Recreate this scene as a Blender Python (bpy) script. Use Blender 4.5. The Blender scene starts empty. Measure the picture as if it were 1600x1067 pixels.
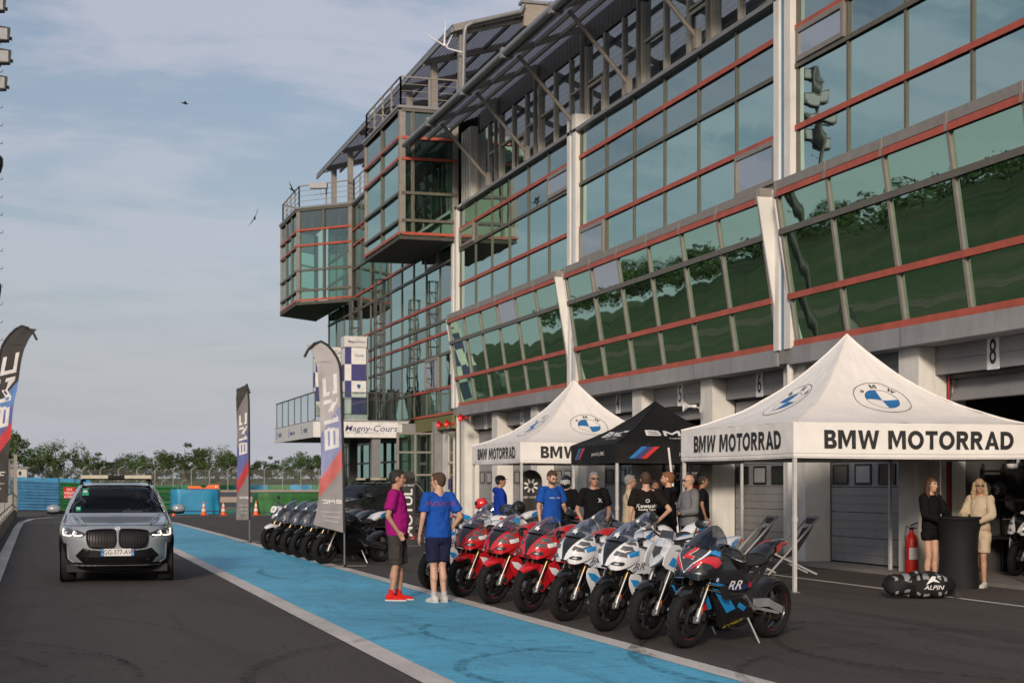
import bpy, bmesh, math, random
from mathutils import Vector, Matrix, noise
R = math.radians
rnd = random.Random(7)
sc = bpy.context.scene
# ------------------------------------------------------------------ camera
cam_data = bpy.data.cameras.new('camera')
cam = bpy.data.objects.new('camera', cam_data)
sc.collection.objects.link(cam)
cam.location = (0, 0, 1.65)
cam.rotation_euler = (R(90), 0, -math.atan(740 / 2463))
cam_data.sensor_width = 36
cam_data.lens = 36 * 2463 / 1600
cam_data.shift_y = 218.5 / 1600
cam_data.clip_end = 6000
cam_data.dof.use_dof = True
cam_data.dof.focus_distance = 17.5
cam_data.dof.aperture_fstop = 4.5
sc.camera = cam
# ------------------------------------------------------------------ light
SUN = Vector((-0.42, -0.85, 0.30)).normalized()
sl = bpy.data.lights.new('sun', 'SUN')
sl.energy = 2.4
sl.angle = R(8)
sl.color = (1.0, 0.86, 0.72)
sun = bpy.data.objects.new('sun', sl)
sc.collection.objects.link(sun)
sun.location = (-20, -30, 40)
sun.rotation_euler = SUN.to_track_quat('Z', 'Y').to_euler()
world = bpy.data.worlds.new('World')
sc.world = world
world.use_nodes = True
nt = world.node_tree
nt.nodes.clear()
def N(nt, t, **kw):
    n = nt.nodes.new(t)
    for k, v in kw.items():
        if k.startswith('i_'):
            key = k[2:]
            key = int(key) if key.isdigit() else key.replace('_', ' ')
            n.inputs[key].default_value = v
        else:
            setattr(n, k, v)
    return n
def ramp(nt, stops, interp='LINEAR'):
    n = nt.nodes.new('ShaderNodeValToRGB')
    e = n.color_ramp.elements
    n.color_ramp.interpolation = interp
    while len(e) < len(stops):
        e.new(0.5)
    for i, (p, col) in enumerate(stops):
        e[i].position = p
        e[i].color = (*col, 1) if len(col) == 3 else col
    return n
L = lambda nt, a, b: nt.links.new(a, b)
sky = N(nt, 'ShaderNodeTexSky', sky_type='NISHITA')
sky.sun_disc = False
sky.sun_elevation = math.asin(SUN.z)
sky.sun_rotation = math.atan2(SUN.x, SUN.y)
sky.air_density = 1.0
sky.dust_density = 2.5
sky.ozone_density = 1.5
tc = N(nt, 'ShaderNodeTexCoord')
sep = N(nt, 'ShaderNodeSeparateXYZ')
L(nt, tc.outputs['Generated'], sep.inputs[0])
# streaky high cloud: direction divided by height gives a flat cloud deck
zc = N(nt, 'ShaderNodeMath', operation='ADD', i_1=0.18)
L(nt, sep.outputs[2], zc.inputs[0])
dx = N(nt, 'ShaderNodeMath', operation='DIVIDE'); dy = N(nt, 'ShaderNodeMath', operation='DIVIDE')
L(nt, sep.outputs[0], dx.inputs[0]); L(nt, zc.outputs[0], dx.inputs[1])
L(nt, sep.outputs[1], dy.inputs[0]); L(nt, zc.outputs[0], dy.inputs[1])
cb = N(nt, 'ShaderNodeCombineXYZ')
L(nt, dx.outputs[0], cb.inputs[0]); L(nt, dy.outputs[0], cb.inputs[1])
mp = N(nt, 'ShaderNodeMapping')
mp.inputs['Scale'].default_value = (1.0, 1.7, 1)
mp.inputs['Rotation'].default_value = (0, 0, 0.25)
mp.inputs['Location'].default_value = (0.4, 0.9, 0)
L(nt, cb.outputs[0], mp.inputs[0])
n1 = N(nt, 'ShaderNodeTexNoise', i_Scale=1.6, i_Detail=7, i_Roughness=0.58, i_Distortion=0.5)
n2 = N(nt, 'ShaderNodeTexNoise', i_Scale=6.0, i_Detail=6, i_Roughness=0.6)
L(nt, mp.outputs[0], n1.inputs['Vector']); L(nt, mp.outputs[0], n2.inputs['Vector'])
mixn = N(nt, 'ShaderNodeMath', operation='MULTIPLY_ADD', i_1=0.30)
L(nt, n2.outputs[0], mixn.inputs[0]); L(nt, n1.outputs[0], mixn.inputs[2])
cr = ramp(nt, [(0.53, (0, 0, 0)), (0.74, (1, 1, 1))], 'EASE')
L(nt, mixn.outputs[0], cr.inputs[0])
# haze towards the horizon
hz = ramp(nt, [(0.0, (1, 1, 1)), (0.06, (0.80,) * 3), (0.15, (0.42,) * 3), (0.30, (0.20,) * 3), (0.6, (0.12,) * 3)], 'B_SPLINE')
L(nt, sep.outputs[2], hz.inputs[0])
mxh = N(nt, 'ShaderNodeMix', data_type='RGBA')
SKYK = 0.09
mxh.inputs[7].default_value = (0.41 / SKYK, 0.42 / SKYK, 0.465 / SKYK, 1)
L(nt, hz.outputs[0], mxh.inputs[0]); L(nt, sky.outputs[0], mxh.inputs[6])
ce = N(nt, 'ShaderNodeMapRange', i_1=0.05, i_2=0.30, i_3=0.12, i_4=0.55)
L(nt, sep.outputs[2], ce.inputs[0])
cf = N(nt, 'ShaderNodeMath', operation='MULTIPLY')
L(nt, cr.outputs[0], cf.inputs[0]); L(nt, ce.outputs[0], cf.inputs[1])
mxc = N(nt, 'ShaderNodeMix', data_type='RGBA')
mxc.inputs[7].default_value = (0.55 / SKYK, 0.53 / SKYK, 0.59 / SKYK, 1)
L(nt, cf.outputs[0], mxc.inputs[0]); L(nt, mxh.outputs[2], mxc.inputs[6])
bg = N(nt, 'ShaderNodeBackground', i_Strength=SKYK)
L(nt, mxc.outputs[2], bg.inputs[0])
wo = N(nt, 'ShaderNodeOutputWorld')
L(nt, bg.outputs[0], wo.inputs[0])
sc.view_settings.view_transform = 'Standard'
sc.view_settings.look = 'None'
sc.view_settings.gamma = 1
sc.view_settings.use_curve_mapping = False
sc.view_settings.exposure = 0.24
sc.render.engine = 'CYCLES'
sc.cycles.max_bounces = 8
sc.cycles.transparent_max_bounces = 16
sc.cycles.caustics_reflective = False
sc.cycles.caustics_refractive = False

# ------------------------------------------------------------------ materials
def mat(name, col, rough=0.6, metal=0.0, var=0.12, scale=5.0, bump=0.0, bscale=60.0, coat=0.0, spec=0.5, alpha=1.0, rvar=0.0, sheen=0.0, streak=0.0):
    m = bpy.data.materials.new(name)
    m.use_nodes = True
    nt = m.node_tree
    b = nt.nodes['Principled BSDF']
    b.inputs['Roughness'].default_value = rough
    b.inputs['Metallic'].default_value = metal
    b.inputs['Specular IOR Level'].default_value = spec
    b.inputs['Coat Weight'].default_value = coat
    b.inputs['Coat Roughness'].default_value = 0.06
    b.inputs['Sheen Weight'].default_value = sheen
    b.inputs['Alpha'].default_value = alpha
    t = N(nt, 'ShaderNodeTexCoord')
    n = N(nt, 'ShaderNodeTexNoise', i_Scale=scale, i_Detail=6, i_Roughness=0.6)
    L(nt, t.outputs['Object'], n.inputs['Vector'])
    lo = tuple(c * (1 - var) for c in col); hi = tuple(min(1, c * (1 + var)) for c in col)
    r = ramp(nt, [(0.3, lo), (0.7, hi)])
    L(nt, n.outputs[0], r.inputs[0])
    colr = r.outputs[0]
    if streak:      # rain streaks and grime running down, plus blotches
        mp = N(nt, 'ShaderNodeMapping'); mp.inputs['Scale'].default_value = (3.0, 3.0, 0.5); L(nt, t.outputs['Object'], mp.inputs[0])
        ns = N(nt, 'ShaderNodeTexNoise', i_Scale=1.6, i_Detail=8, i_Roughness=0.7); L(nt, mp.outputs[0], ns.inputs['Vector'])
        ms = N(nt, 'ShaderNodeMapRange', i_1=0.50, i_2=0.80, i_3=0.0, i_4=streak); L(nt, ns.outputs[0], ms.inputs[0])
        mc = N(nt, 'ShaderNodeMix', data_type='RGBA'); mc.inputs[7].default_value = (col[0] * .38, col[1] * .33, col[2] * .27, 1)
        L(nt, ms.outputs[0], mc.inputs[0]); L(nt, colr, mc.inputs[6]); colr = mc.outputs[2]
    L(nt, colr, b.inputs['Base Color'])
    if rvar:
        mr = N(nt, 'ShaderNodeMapRange', i_3=max(0, rough - rvar), i_4=min(1, rough + rvar))
        L(nt, n.outputs[0], mr.inputs[0]); L(nt, mr.outputs[0], b.inputs['Roughness'])
    if bump:
        n2 = N(nt, 'ShaderNodeTexNoise', i_Scale=bscale, i_Detail=5)
        L(nt, t.outputs['Object'], n2.inputs['Vector'])
        bp = N(nt, 'ShaderNodeBump', i_Strength=bump, i_Distance=0.02)
        L(nt, n2.outputs[0], bp.inputs['Height']); L(nt, bp.outputs[0], b.inputs['Normal'])
    return m
def emit(name, col, k):
    m = bpy.data.materials.new(name); m.use_nodes = True
    b = m.node_tree.nodes['Principled BSDF']
    b.inputs['Base Color'].default_value = (*col, 1)
    b.inputs['Emission Color'].default_value = (*col, 1)
    b.inputs['Emission Strength'].default_value = k
    return m
def glass(name, tint, refl, rtint, bump=0.006, bscale=0.9, rough=0.01, dirt=0.0):
    """coated pane: part mirror, part tinted see-through, slightly wavy"""
    m = bpy.data.materials.new(name); m.use_nodes = True
    nt = m.node_tree; nt.nodes.clear()
    o = N(nt, 'ShaderNodeOutputMaterial')
    t = N(nt, 'ShaderNodeBsdfTransparent'); t.inputs[0].default_value = (*tint, 1)
    g = N(nt, 'ShaderNodeBsdfGlossy'); g.inputs[0].default_value = (*rtint, 1); g.inputs['Roughness'].default_value = rough
    tc = N(nt, 'ShaderNodeTexCoord')
    if bump:
        n = N(nt, 'ShaderNodeTexNoise', i_Scale=bscale, i_Detail=1.5)
        L(nt, tc.outputs['Object'], n.inputs['Vector'])
        bp = N(nt, 'ShaderNodeBump', i_Strength=1.0, i_Distance=bump)
        L(nt, n.outputs[0], bp.inputs['Height']); L(nt, bp.outputs[0], g.inputs['Normal'])
    fr = N(nt, 'ShaderNodeFresnel', i_IOR=1.5)
    mr = N(nt, 'ShaderNodeMapRange', i_1=0.04, i_2=0.6, i_3=refl, i_4=1.0)
    L(nt, fr.outputs[0], mr.inputs[0])
    mx = N(nt, 'ShaderNodeMixShader')
    L(nt, mr.outputs[0], mx.inputs[0]); L(nt, t.outputs[0], mx.inputs[1]); L(nt, g.outputs[0], mx.inputs[2])
    last = mx
    if dirt:
        d = N(nt, 'ShaderNodeBsdfDiffuse'); d.inputs[0].default_value = (0.35, 0.34, 0.30, 1)
        mpn = N(nt, 'ShaderNodeMapping'); mpn.inputs['Scale'].default_value = (3.0, 3.0, 0.6)
        L(nt, tc.outputs['Object'], mpn.inputs[0])
        dn = N(nt, 'ShaderNodeTexNoise', i_Scale=1.3, i_Detail=8, i_Roughness=0.7)
        L(nt, mpn.outputs[0], dn.inputs['Vector'])
        dr = N(nt, 'ShaderNodeMapRange', i_1=0.45, i_2=0.8, i_3=dirt * 0.25, i_4=dirt)
        L(nt, dn.outputs[0], dr.inputs[0])
        m2 = N(nt, 'ShaderNodeMixShader')
        L(nt, dr.outputs[0], m2.inputs[0]); L(nt, mx.outputs[0], m2.inputs[1]); L(nt, d.outputs[0], m2.inputs[2])
        last = m2
    L(nt, last.outputs[0], o.inputs[0])
    return m
M = {}
def mk(k, *a, **kw):
    M[k] = mat(k, *a, **kw); return M[k]
mk('white_paint', (0.72, 0.70, 0.66), 0.55, var=0.10, scale=1.2, bump=0.05, streak=.35)
mk('wall_white', (0.66, 0.64, 0.60), 0.8, var=0.14, scale=0.9, bump=0.15, bscale=20, streak=.35)
mk('blue_paint', (0.09, 0.20, 0.30), 0.5)
mk('red_paint', (0.41, 0.08, 0.045), 0.5, var=0.2, scale=1.5, streak=.35)
mk('mullion', (0.115, 0.105, 0.08), 0.5, var=0.15)
mk('mullion_pale', (0.56, 0.51, 0.44), 0.5, var=0.12)
mk('rail_grey', (0.24, 0.24, 0.245), 0.45, metal=0.3)
mk('concrete_beam', (0.27, 0.27, 0.275), 0.7, var=0.14, scale=1.1, bump=0.1, streak=.5)
mk('door_grey', (0.25, 0.247, 0.25), 0.5, var=0.08, scale=2, streak=.25)
mk('door_dark', (0.12, 0.12, 0.13), 0.5)
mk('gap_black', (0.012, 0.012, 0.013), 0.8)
mk('cladding', (0.105, 0.095, 0.085), 0.55, var=0.12)
mk('cladding_pale', (0.30, 0.26, 0.22), 0.6)
mk('roof_metal', (0.27, 0.29, 0.34), 0.4, metal=0.5, var=0.15)
mk('steel', (0.26, 0.235, 0.21), 0.5, metal=0.2)
mk('steel_dark', (0.07, 0.068, 0.065), 0.5, metal=0.2)
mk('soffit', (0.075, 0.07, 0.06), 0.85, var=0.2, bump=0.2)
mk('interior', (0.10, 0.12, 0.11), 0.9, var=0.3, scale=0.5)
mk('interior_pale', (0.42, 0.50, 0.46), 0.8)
mk('olive', (0.155, 0.15, 0.05), 0.7)
mk('black_plastic', (0.011, 0.011, 0.012), 0.5, var=0.2)
mk('black_gloss', (0.012, 0.012, 0.014), 0.18, coat=0.5)
mk('rubber', (0.011, 0.0105, 0.010), 0.85, var=0.3, scale=20, bump=0.3, bscale=120)
mk('chrome', (0.55, 0.54, 0.52), 0.25, metal=1.0)
mk('alu', (0.36, 0.36, 0.36), 0.4, metal=0.8)
mk('ink', (0.02, 0.02, 0.022), 0.6)
mk('ink_blue', (0.02, 0.16, 0.42), 0.6)
mk('ink_navy', (0.045, 0.045, 0.17), 0.6)
mk('ink_red', (0.55, 0.03, 0.03), 0.6)
mk('ink_grey', (0.33, 0.33, 0.34), 0.6)
mk('print_white', (0.74, 0.73, 0.72), 0.6)
mk('poster_white', (0.62, 0.61, 0.60), 0.6)
mk('red_plastic', (0.55, 0.02, 0.015), 0.4)
mk('orange_plastic', (0.75, 0.15, 0.02), 0.5)
mk('armco_blue', (0.055, 0.185, 0.34), 0.5, var=0.25, scale=2)
mk('armco_green', (0.02, 0.13, 0.035), 0.5, var=0.25, scale=2)
mk('tarp_blue', (0.02, 0.235, 0.43), 0.5, var=0.22, scale=1.2, bump=0.4, bscale=3)
mk('tarp_green', (0.012, 0.115, 0.02), 0.6, var=0.4, scale=2)
mk('galvanised', (0.30, 0.30, 0.29), 0.5, metal=0.4)
mk('pit_concrete', (0.30, 0.25, 0.19), 0.9, var=0.3, scale=2, bump=0.3)
M['pane'] = glass('pane', (0.13, 0.30, 0.22), 0.50, (0.45, 0.605, 0.56), dirt=0.05, bump=0.003)
M['pane_dull'] = glass('pane_dull', (0.05, 0.08, 0.08), 0.40, (0.34, 0.43, 0.42), dirt=0.16, bump=0.003)
M['pane_green'] = glass('pane_green', (0.08, 0.26, 0.16), 0.36, (0.37, 0.56, 0.45), dirt=0.05, bump=0.0028, bscale=.8)
M['pane_clear'] = glass('pane_clear', (0.62, 0.88, 0.75), 0.24, (0.46, 0.62, 0.56), dirt=0.04, bump=0.003)
M['pane_lilac'] = glass('pane_lilac', (0.35, 0.35, 0.38), 0.50, (0.50, 0.52, 0.53), dirt=0.16, bump=0.003)
M['pane_terrace'] = glass('pane_terrace', (0.08, 0.11, 0.12), 0.62, (0.66, 0.74, 0.78), dirt=0.07, bump=0.002)
M['balustrade'] = glass('balustrade', (0.74, 0.86, 0.84), 0.10, (0.8, 0.9, 0.9), bump=0, dirt=0.08)

# ------------------------------------------------------------------ mesh helpers
class MB:
    def __init__(s): s.v = []; s.f = []; s.mi = []; s.m = 0
    def add(s, vs, fs):
        b = len(s.v); s.v += [tuple(p) for p in vs]
        for f in fs: s.f.append([b + i for i in f]); s.mi.append(s.m)
        return s
    def box(s, x0, y0, z0, x1, y1, z1):
        return s.add([(x, y, z) for z in (z0, z1) for y in (y0, y1) for x in (x0, x1)],
                     [(0, 2, 3, 1), (4, 5, 7, 6), (0, 1, 5, 4), (2, 6, 7, 3), (0, 4, 6, 2), (1, 3, 7, 5)])
    def bar(s, p, q, w, h=None, up=(0, 0, 1)):
        h = h or w; p = Vector(p); q = Vector(q); d = (q - p).normalized(); up = Vector(up)
        if abs(d.dot(up)) > 0.98: up = Vector((0, 1, 0))
        r = d.cross(up).normalized() * w / 2; u = r.cross(d).normalized() * h / 2
        vs = [a + i * r + j * u for a in (p, q) for j in (-1, 1) for i in (-1, 1)]
        return s.add(vs, [(0, 2, 3, 1), (4, 5, 7, 6), (0, 1, 5, 4), (2, 6, 7, 3), (0, 4, 6, 2), (1, 3, 7, 5)])
    def tube(s, pts, r, n=8, closed=False, cap=True, sy=1.0):
        pts = [Vector(p) for p in pts]; k = len(pts)
        rs = r if isinstance(r, (list, tuple)) else [r] * k
        vs = []; ref = None
        for i, p in enumerate(pts):
            if closed: d = pts[(i + 1) % k] - pts[i - 1]
            else: d = pts[min(i + 1, k - 1)] - pts[max(i - 1, 0)]
            d.normalize()
            if ref is None:
                ref = Vector((0, 0, 1)) if abs(d.z) < 0.9 else Vector((1, 0, 0))
            a = (ref - d * ref.dot(d)).normalized(); b = d.cross(a); ref = a
            for j in range(n):
                t = 2 * math.pi * j / n
                vs.append(p + (a * math.cos(t) * sy + b * math.sin(t)) * rs[i])
        fs = []
        for i in range(k if closed else k - 1):
            for j in range(n):
                i2 = (i + 1) % k
                fs.append((i * n + j, i * n + (j + 1) % n, i2 * n + (j + 1) % n, i2 * n + j))
        if cap and not closed:
            fs.append(tuple(range(n - 1, -1, -1))); fs.append(tuple((k - 1) * n + j for j in range(n)))
        return s.add(vs, fs)
    def ell(s, c, r, nu=12, nv=8, rot=None):
        if not isinstance(r, (tuple, list)): r = (r, r, r)
        vs = []; c = Vector(c)
        for i in range(nv + 1):
            ph = math.pi * i / nv
            for j in range(nu):
                t = 2 * math.pi * j / nu
                p = Vector((r[0] * math.sin(ph) * math.cos(t), r[1] * math.sin(ph) * math.sin(t), r[2] * math.cos(ph)))
                vs.append(c + (rot @ p if rot else p))
        fs = [(i * nu + j, (i + 1) * nu + j, (i + 1) * nu + (j + 1) % nu, i * nu + (j + 1) % nu) for i in range(nv) for j in range(nu)]
        return s.add(vs, fs)
    def lathe(s, prof, n=24, mtx=None, caps=False):
        """prof: (radius, height) pairs turned about local z"""
        mtx = mtx or Matrix.Identity(4); vs = []
        for r, z in prof:
            for j in range(n):
                t = 2 * math.pi * j / n
                vs.append(mtx @ Vector((r * math.cos(t), r * math.sin(t), z)))
        k = len(prof)
        fs = [(i * n + j, i * n + (j + 1) % n, (i + 1) * n + (j + 1) % n, (i + 1) * n + j) for i in range(k - 1) for j in range(n)]
        if caps: fs += [tuple(range(n - 1, -1, -1)), tuple((k - 1) * n + j for j in range(n))]
        return s.add(vs, fs)
    def grid(s, rows, closed=False):
        n = len(rows[0]); vs = [p for r in rows for p in r]; fs = []
        for i in range(len(rows) - 1):
            for j in range(n if closed else n - 1):
                j2 = (j + 1) % n
                fs.append((i * n + j, i * n + j2, (i + 1) * n + j2, (i + 1) * n + j))
        return s.add(vs, fs)
    def prism(s, poly, fn, t0, t1):
        """poly: 2D outline; fn(x, y, t) -> point; extruded from t0 to t1"""
        n = len(poly); vs = [fn(x, y, t0) for x, y in poly] + [fn(x, y, t1) for x, y in poly]
        fs = [tuple(range(n)), tuple(range(2 * n - 1, n - 1, -1))] + [(i, (i + 1) % n + 0, (i + 1) % n + n, i + n) for i in range(n)]
        fs = fs[:2] + [(i + n, (i + 1) % n + n, (i + 1) % n, i) for i in range(n)]
        return s.add(vs, fs)
    def poly(s, pts): return s.add(pts, [tuple(range(len(pts)))])
    def text(s, txt, fn, size=1.0, bold=0.0, sx=1.0, align='CENTER', shear=0.0):
        vs, fs = text2d(txt, size, bold, sx, align, shear)
        return s.add([fn(x, y) for x, y in vs], fs)
    def build(s, name, mats, parent=None, smooth=None, world=True, loc=None, rot=None, mods=None, fix=False):
        me = bpy.data.meshes.new(name)
        me.from_pydata(s.v, [], s.f)
        if not isinstance(mats, (list, tuple)): mats = [mats]
        for m in mats: me.materials.append(M[m] if isinstance(m, str) else m)
        if len(mats) > 1:
            me.polygons.foreach_set('material_index', s.mi)
        if fix:
            bm = bmesh.new(); bm.from_mesh(me)
            bmesh.ops.remove_doubles(bm, verts=bm.verts, dist=1e-5)
            bmesh.ops.recalc_face_normals(bm, faces=bm.faces)
            bm.to_mesh(me); bm.free()
        if smooth is not None:
            me.polygons.foreach_set('use_smooth', [True] * len(me.polygons))
            me.set_sharp_from_angle(angle=R(smooth))
        me.update()
        o = bpy.data.objects.new(name, me)
        sc.collection.objects.link(o)
        if parent:
            o.parent = parent
            if world:
                o.location = root_offset(parent)
        if loc: o.location = loc
        if rot: o.rotation_euler = rot
        return o
def root_offset(p):
    return -Vector(p.location) if p.parent is None else Vector((0, 0, 0))
_tc = {}
SIDE = bpy.data.scenes.new('scratch')      # small scratch scene so that evaluating one object stays quick
def side_graph():
    vl = SIDE.view_layers[0]; vl.update(); return vl.depsgraph
def text2d(txt, size, bold, sx, align, shear=0.0):
    k = (txt, size, bold, sx, align, shear)
    if k in _tc: return _tc[k]
    cu = bpy.data.curves.new('t', 'FONT')
    cu.body = txt; cu.size = size; cu.offset = bold * size; cu.align_x = align; cu.align_y = 'CENTER'; cu.resolution_u = 3; cu.shear = shear
    cu.fill_mode = 'FRONT' if hasattr(cu, 'fill_mode') else cu.fill_mode
    o = bpy.data.objects.new('t', cu)
    SIDE.collection.objects.link(o)
    dg = side_graph()
    me = bpy.data.meshes.new_from_object(o.evaluated_get(dg), depsgraph=dg)
    vs = [(v.co.x * sx, v.co.y) for v in me.vertices]; fs = [tuple(p.vertices) for p in me.polygons]
    bpy.data.objects.remove(o); bpy.data.meshes.remove(me); bpy.data.curves.remove(cu)
    _tc[k] = (vs, fs)
    return vs, fs
def tag(o, label=None, cat=None, group=None, kind=None):
    if label: o['label'] = label
    if cat: o['category'] = cat
    if group: o['group'] = group
    if kind: o['kind'] = kind
    return o
def thing(name, label, cat, loc=(0, 0, 0), rz=0, group=None):
    o = bpy.data.objects.new(name, None); o.empty_display_size = 0.2
    sc.collection.objects.link(o); o.location = loc; o.rotation_euler = (0, 0, rz)
    return tag(o, label, cat, group)
KIDS = {}
def kids(o): return [c for c in sc.objects if c.parent == o]
def copy_tree(o, loc, rz, label, group=None, lean=0.0):
    r = o.copy(); sc.collection.objects.link(r); r.location = loc; r.rotation_euler = (lean, 0, rz); r['label'] = label
    if group: r['group'] = group
    if o.name not in KIDS: KIDS[o.name] = [(c, kids(c)) for c in kids(o)]
    for c, gs in KIDS[o.name]:
        d = c.copy(); sc.collection.objects.link(d); d.parent = r
        for g in gs:
            e = g.copy(); sc.collection.objects.link(e); e.parent = d
    return r
def inst(src, parent, loc, rot=None, name=None, mat=None):
    """another piece sharing src's mesh"""
    o = bpy.data.objects.new(name or src.name.split('.')[0], src.data)
    sc.collection.objects.link(o); o.parent = parent; o.location = loc
    if rot: o.rotation_euler = rot
    return o
# ================================================================== GROUND
def ground_mat(name, base, kind):
    m = bpy.data.materials.new(name); m.use_nodes = True
    nt = m.node_tree; b = nt.nodes['Principled BSDF']
    g = N(nt, 'ShaderNodeNewGeometry')
    def noise_(scale, det=6, vec=None, rough=0.6, dist=0):
        n = N(nt, 'ShaderNodeTexNoise', i_Scale=scale, i_Detail=det, i_Roughness=rough, i_Distortion=dist)
        L(nt, vec or g.outputs['Position'], n.inputs['Vector']); return n.outputs[0]
    def stretch(sx, sy, rot=0):
        mp = N(nt, 'ShaderNodeMapping'); mp.inputs['Scale'].default_value = (sx, sy, 1); mp.inputs['Rotation'].default_value = (0, 0, rot)
        L(nt, g.outputs['Position'], mp.inputs[0]); return mp.outputs[0]
    def math_(op, a, c):
        n = N(nt, 'ShaderNodeMath', operation=op)
        for i, x in enumerate((a, c)):
            if isinstance(x, (int, float)): n.inputs[i].default_value = x
            else: L(nt, x, n.inputs[i])
        return n.outputs[0]
    def rng(x, a, c, d, e):
        n = N(nt, 'ShaderNodeMapRange', i_1=a, i_2=c, i_3=d, i_4=e); L(nt, x, n.inputs[0]); return n.outputs[0]
    def mixc(f, a, c):
        n = N(nt, 'ShaderNodeMix', data_type='RGBA')
        if isinstance(f, float): n.inputs[0].default_value = f
        else: L(nt, f, n.inputs[0])
        for i, x in ((6, a), (7, c)):
            if isinstance(x, tuple): n.inputs[i].default_value = (*x, 1)
            else: L(nt, x, n.inputs[i])
        return n.outputs[2]
    big = noise_(0.35, 5); mid = noise_(3.0, 6); fine = noise_(90, 3); 
    lo = tuple(c * 0.80 for c in base); hi = tuple(c * 1.22 for c in base)
    col = mixc(rng(big, 0.3, 0.7, 0, 1), lo, hi)
    rough = 0.85; bs = 0.4
    if kind == 'asphalt':
        col = mixc(rng(fine, 0.35, 0.75, 0, 1), mixc(0.5, col, (0.020, 0.017, 0.015)), mixc(0.30, col, (0.17, 0.145, 0.125)))
        ag = noise_(20, 6, None, 0.85)
        col = mixc(rng(ag, 0.38, 0.72, 0, 1), tuple(c * 0.55 for c in base), mixc(0.5, col, tuple(min(1, c * 2.6) for c in base)))
        col = mixc(rng(noise_(150, 2), 0.60, 0.72, 0, 0.55), col, (0.20, 0.18, 0.16))
        st = noise_(1.0, 5, stretch(1.3, 0.10), 0.6, 0.6)      # darker rubbered streaks along the lane
        col = mixc(rng(st, 0.52, 0.70, 0, 0.65), col, tuple(c * 0.5 for c in base))
        st2 = noise_(1.0, 6, stretch(0.5, 4.5, 0.5), 0.6, 1.4)
        col = mixc(rng(st2, 0.62, 0.72, 0, 0.45), col, tuple(c * 0.55 for c in base))
        sp = noise_(2.2, 2)
        col = mixc(rng(sp, 0.72, 0.78, 0, 0.35), col, (0.11, 0.09, 0.075))
        # thin sealed cracks
        vo = N(nt, 'ShaderNodeTexVoronoi', feature='DISTANCE_TO_EDGE', i_Scale=0.22)
        wv = N(nt, 'ShaderNodeVectorMath', operation='ADD')
        nz = N(nt, 'ShaderNodeTexNoise', i_Scale=0.9, i_Detail=5); L(nt, g.outputs['Position'], nz.inputs['Vector'])
        L(nt, g.outputs['Position'], wv.inputs[0]); L(nt, nz.outputs['Color'], wv.inputs[1]); L(nt, wv.outputs[0], vo.inputs['Vector'])
        col = mixc(rng(vo.outputs[0], 0.0, 0.006, 0.5, 0.0), col, (0.02, 0.018, 0.016))
        bs = 0.5
    elif kind == 'paint':
        # worn, scuffed paint: tyre rubber streaks, small chips and pale wear
        st = noise_(1.0, 7, stretch(3.2, 0.45, 0.35), 0.68, 0.6)
        col = mixc(rng(st, 0.54, 0.72, 0, 0.62), col, tuple(c * 0.38 for c in base))
        st3 = noise_(1.0, 8, stretch(0.8, 9.0, -0.30), 0.72, 1.2)
        col = mixc(rng(st3, 0.555, 0.68, 0, 0.8), col, tuple(c * 0.30 for c in base))
        ch = noise_(26, 5, None, 0.75)
        msk = rng(mid, 0.46, 0.62, 0, 1)
        col = mixc(math_('MULTIPLY', rng(ch, 0.54, 0.60, 0, 0.9), msk), col, (0.035, 0.032, 0.03))
        pl = noise_(7, 6, None, 0.7)
        col = mixc(rng(pl, 0.5, 0.75, 0, 0.25), col, tuple(min(0.8, c * 1.5 + 0.04) for c in base))
        rough = 0.6; bs = 0.25
    elif kind == 'line':
        ch = noise_(18, 7, None, 0.8)
        col = mixc(rng(ch, 0.56, 0.64, 0, 0.75), col, (0.06, 0.055, 0.05))
        st = noise_(1.0, 6, stretch(2.5, 0.4, 0.2), 0.7)
        col = mixc(rng(st, 0.5, 0.72, 0, 0.5), col, tuple(c * 0.45 for c in base))
        rough = 0.65
    elif kind == 'grass':
        col = mixc(rng(mid, 0.3, 0.7, 0, 1), col, tuple(c * 0.55 for c in base))
        col = mixc(rng(noise_(0.06, 5), 0.45, 0.65, 0, 0.8), col, (0.13, 0.11, 0.045))
        col = mixc(rng(noise_(0.9, 6), 0.45, 0.7, 0, 0.5), col, (0.10, 0.09, 0.04))
        rough = 0.95
    L(nt, col, b.inputs['Base Color'])
    b.inputs['Roughness'].default_value = rough
    b.inputs['Specular IOR Level'].default_value = 0.35
    bp = N(nt, 'ShaderNodeBump', i_Strength=bs, i_Distance=0.004)
    L(nt, fine, bp.inputs['Height']); L(nt, bp.outputs[0], b.inputs['Normal'])
    return m
M['asphalt'] = ground_mat('asphalt', (0.064, 0.054, 0.047), 'asphalt')
M['asphalt_old'] = ground_mat('asphalt_old', (0.075, 0.07, 0.065), 'asphalt')
M['lane_blue'] = ground_mat('lane_blue', (0.10, 0.43, 0.63), 'paint')
M['line_white'] = ground_mat('line_white', (0.60, 0.56, 0.51), 'line')
M['kerb_red'] = ground_mat('kerb_red', (0.42, 0.04, 0.04), 'line')
M['kerb_green'] = ground_mat('kerb_green', (0.02, 0.19, 0.09), 'line')
M['kerb_black'] = ground_mat('kerb_black', (0.03, 0.03, 0.03), 'line')
M['gravel_tan'] = ground_mat('gravel_tan', (0.60, 0.43, 0.29), 'plain')
M['pale_slab'] = ground_mat('pale_slab', (0.20, 0.185, 0.17), 'plain')
M['road_tan'] = ground_mat('road_tan', (0.15, 0.12, 0.075), 'plain')
M['grass'] = ground_mat('grass', (0.052, 0.105, 0.020), 'grass')

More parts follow.
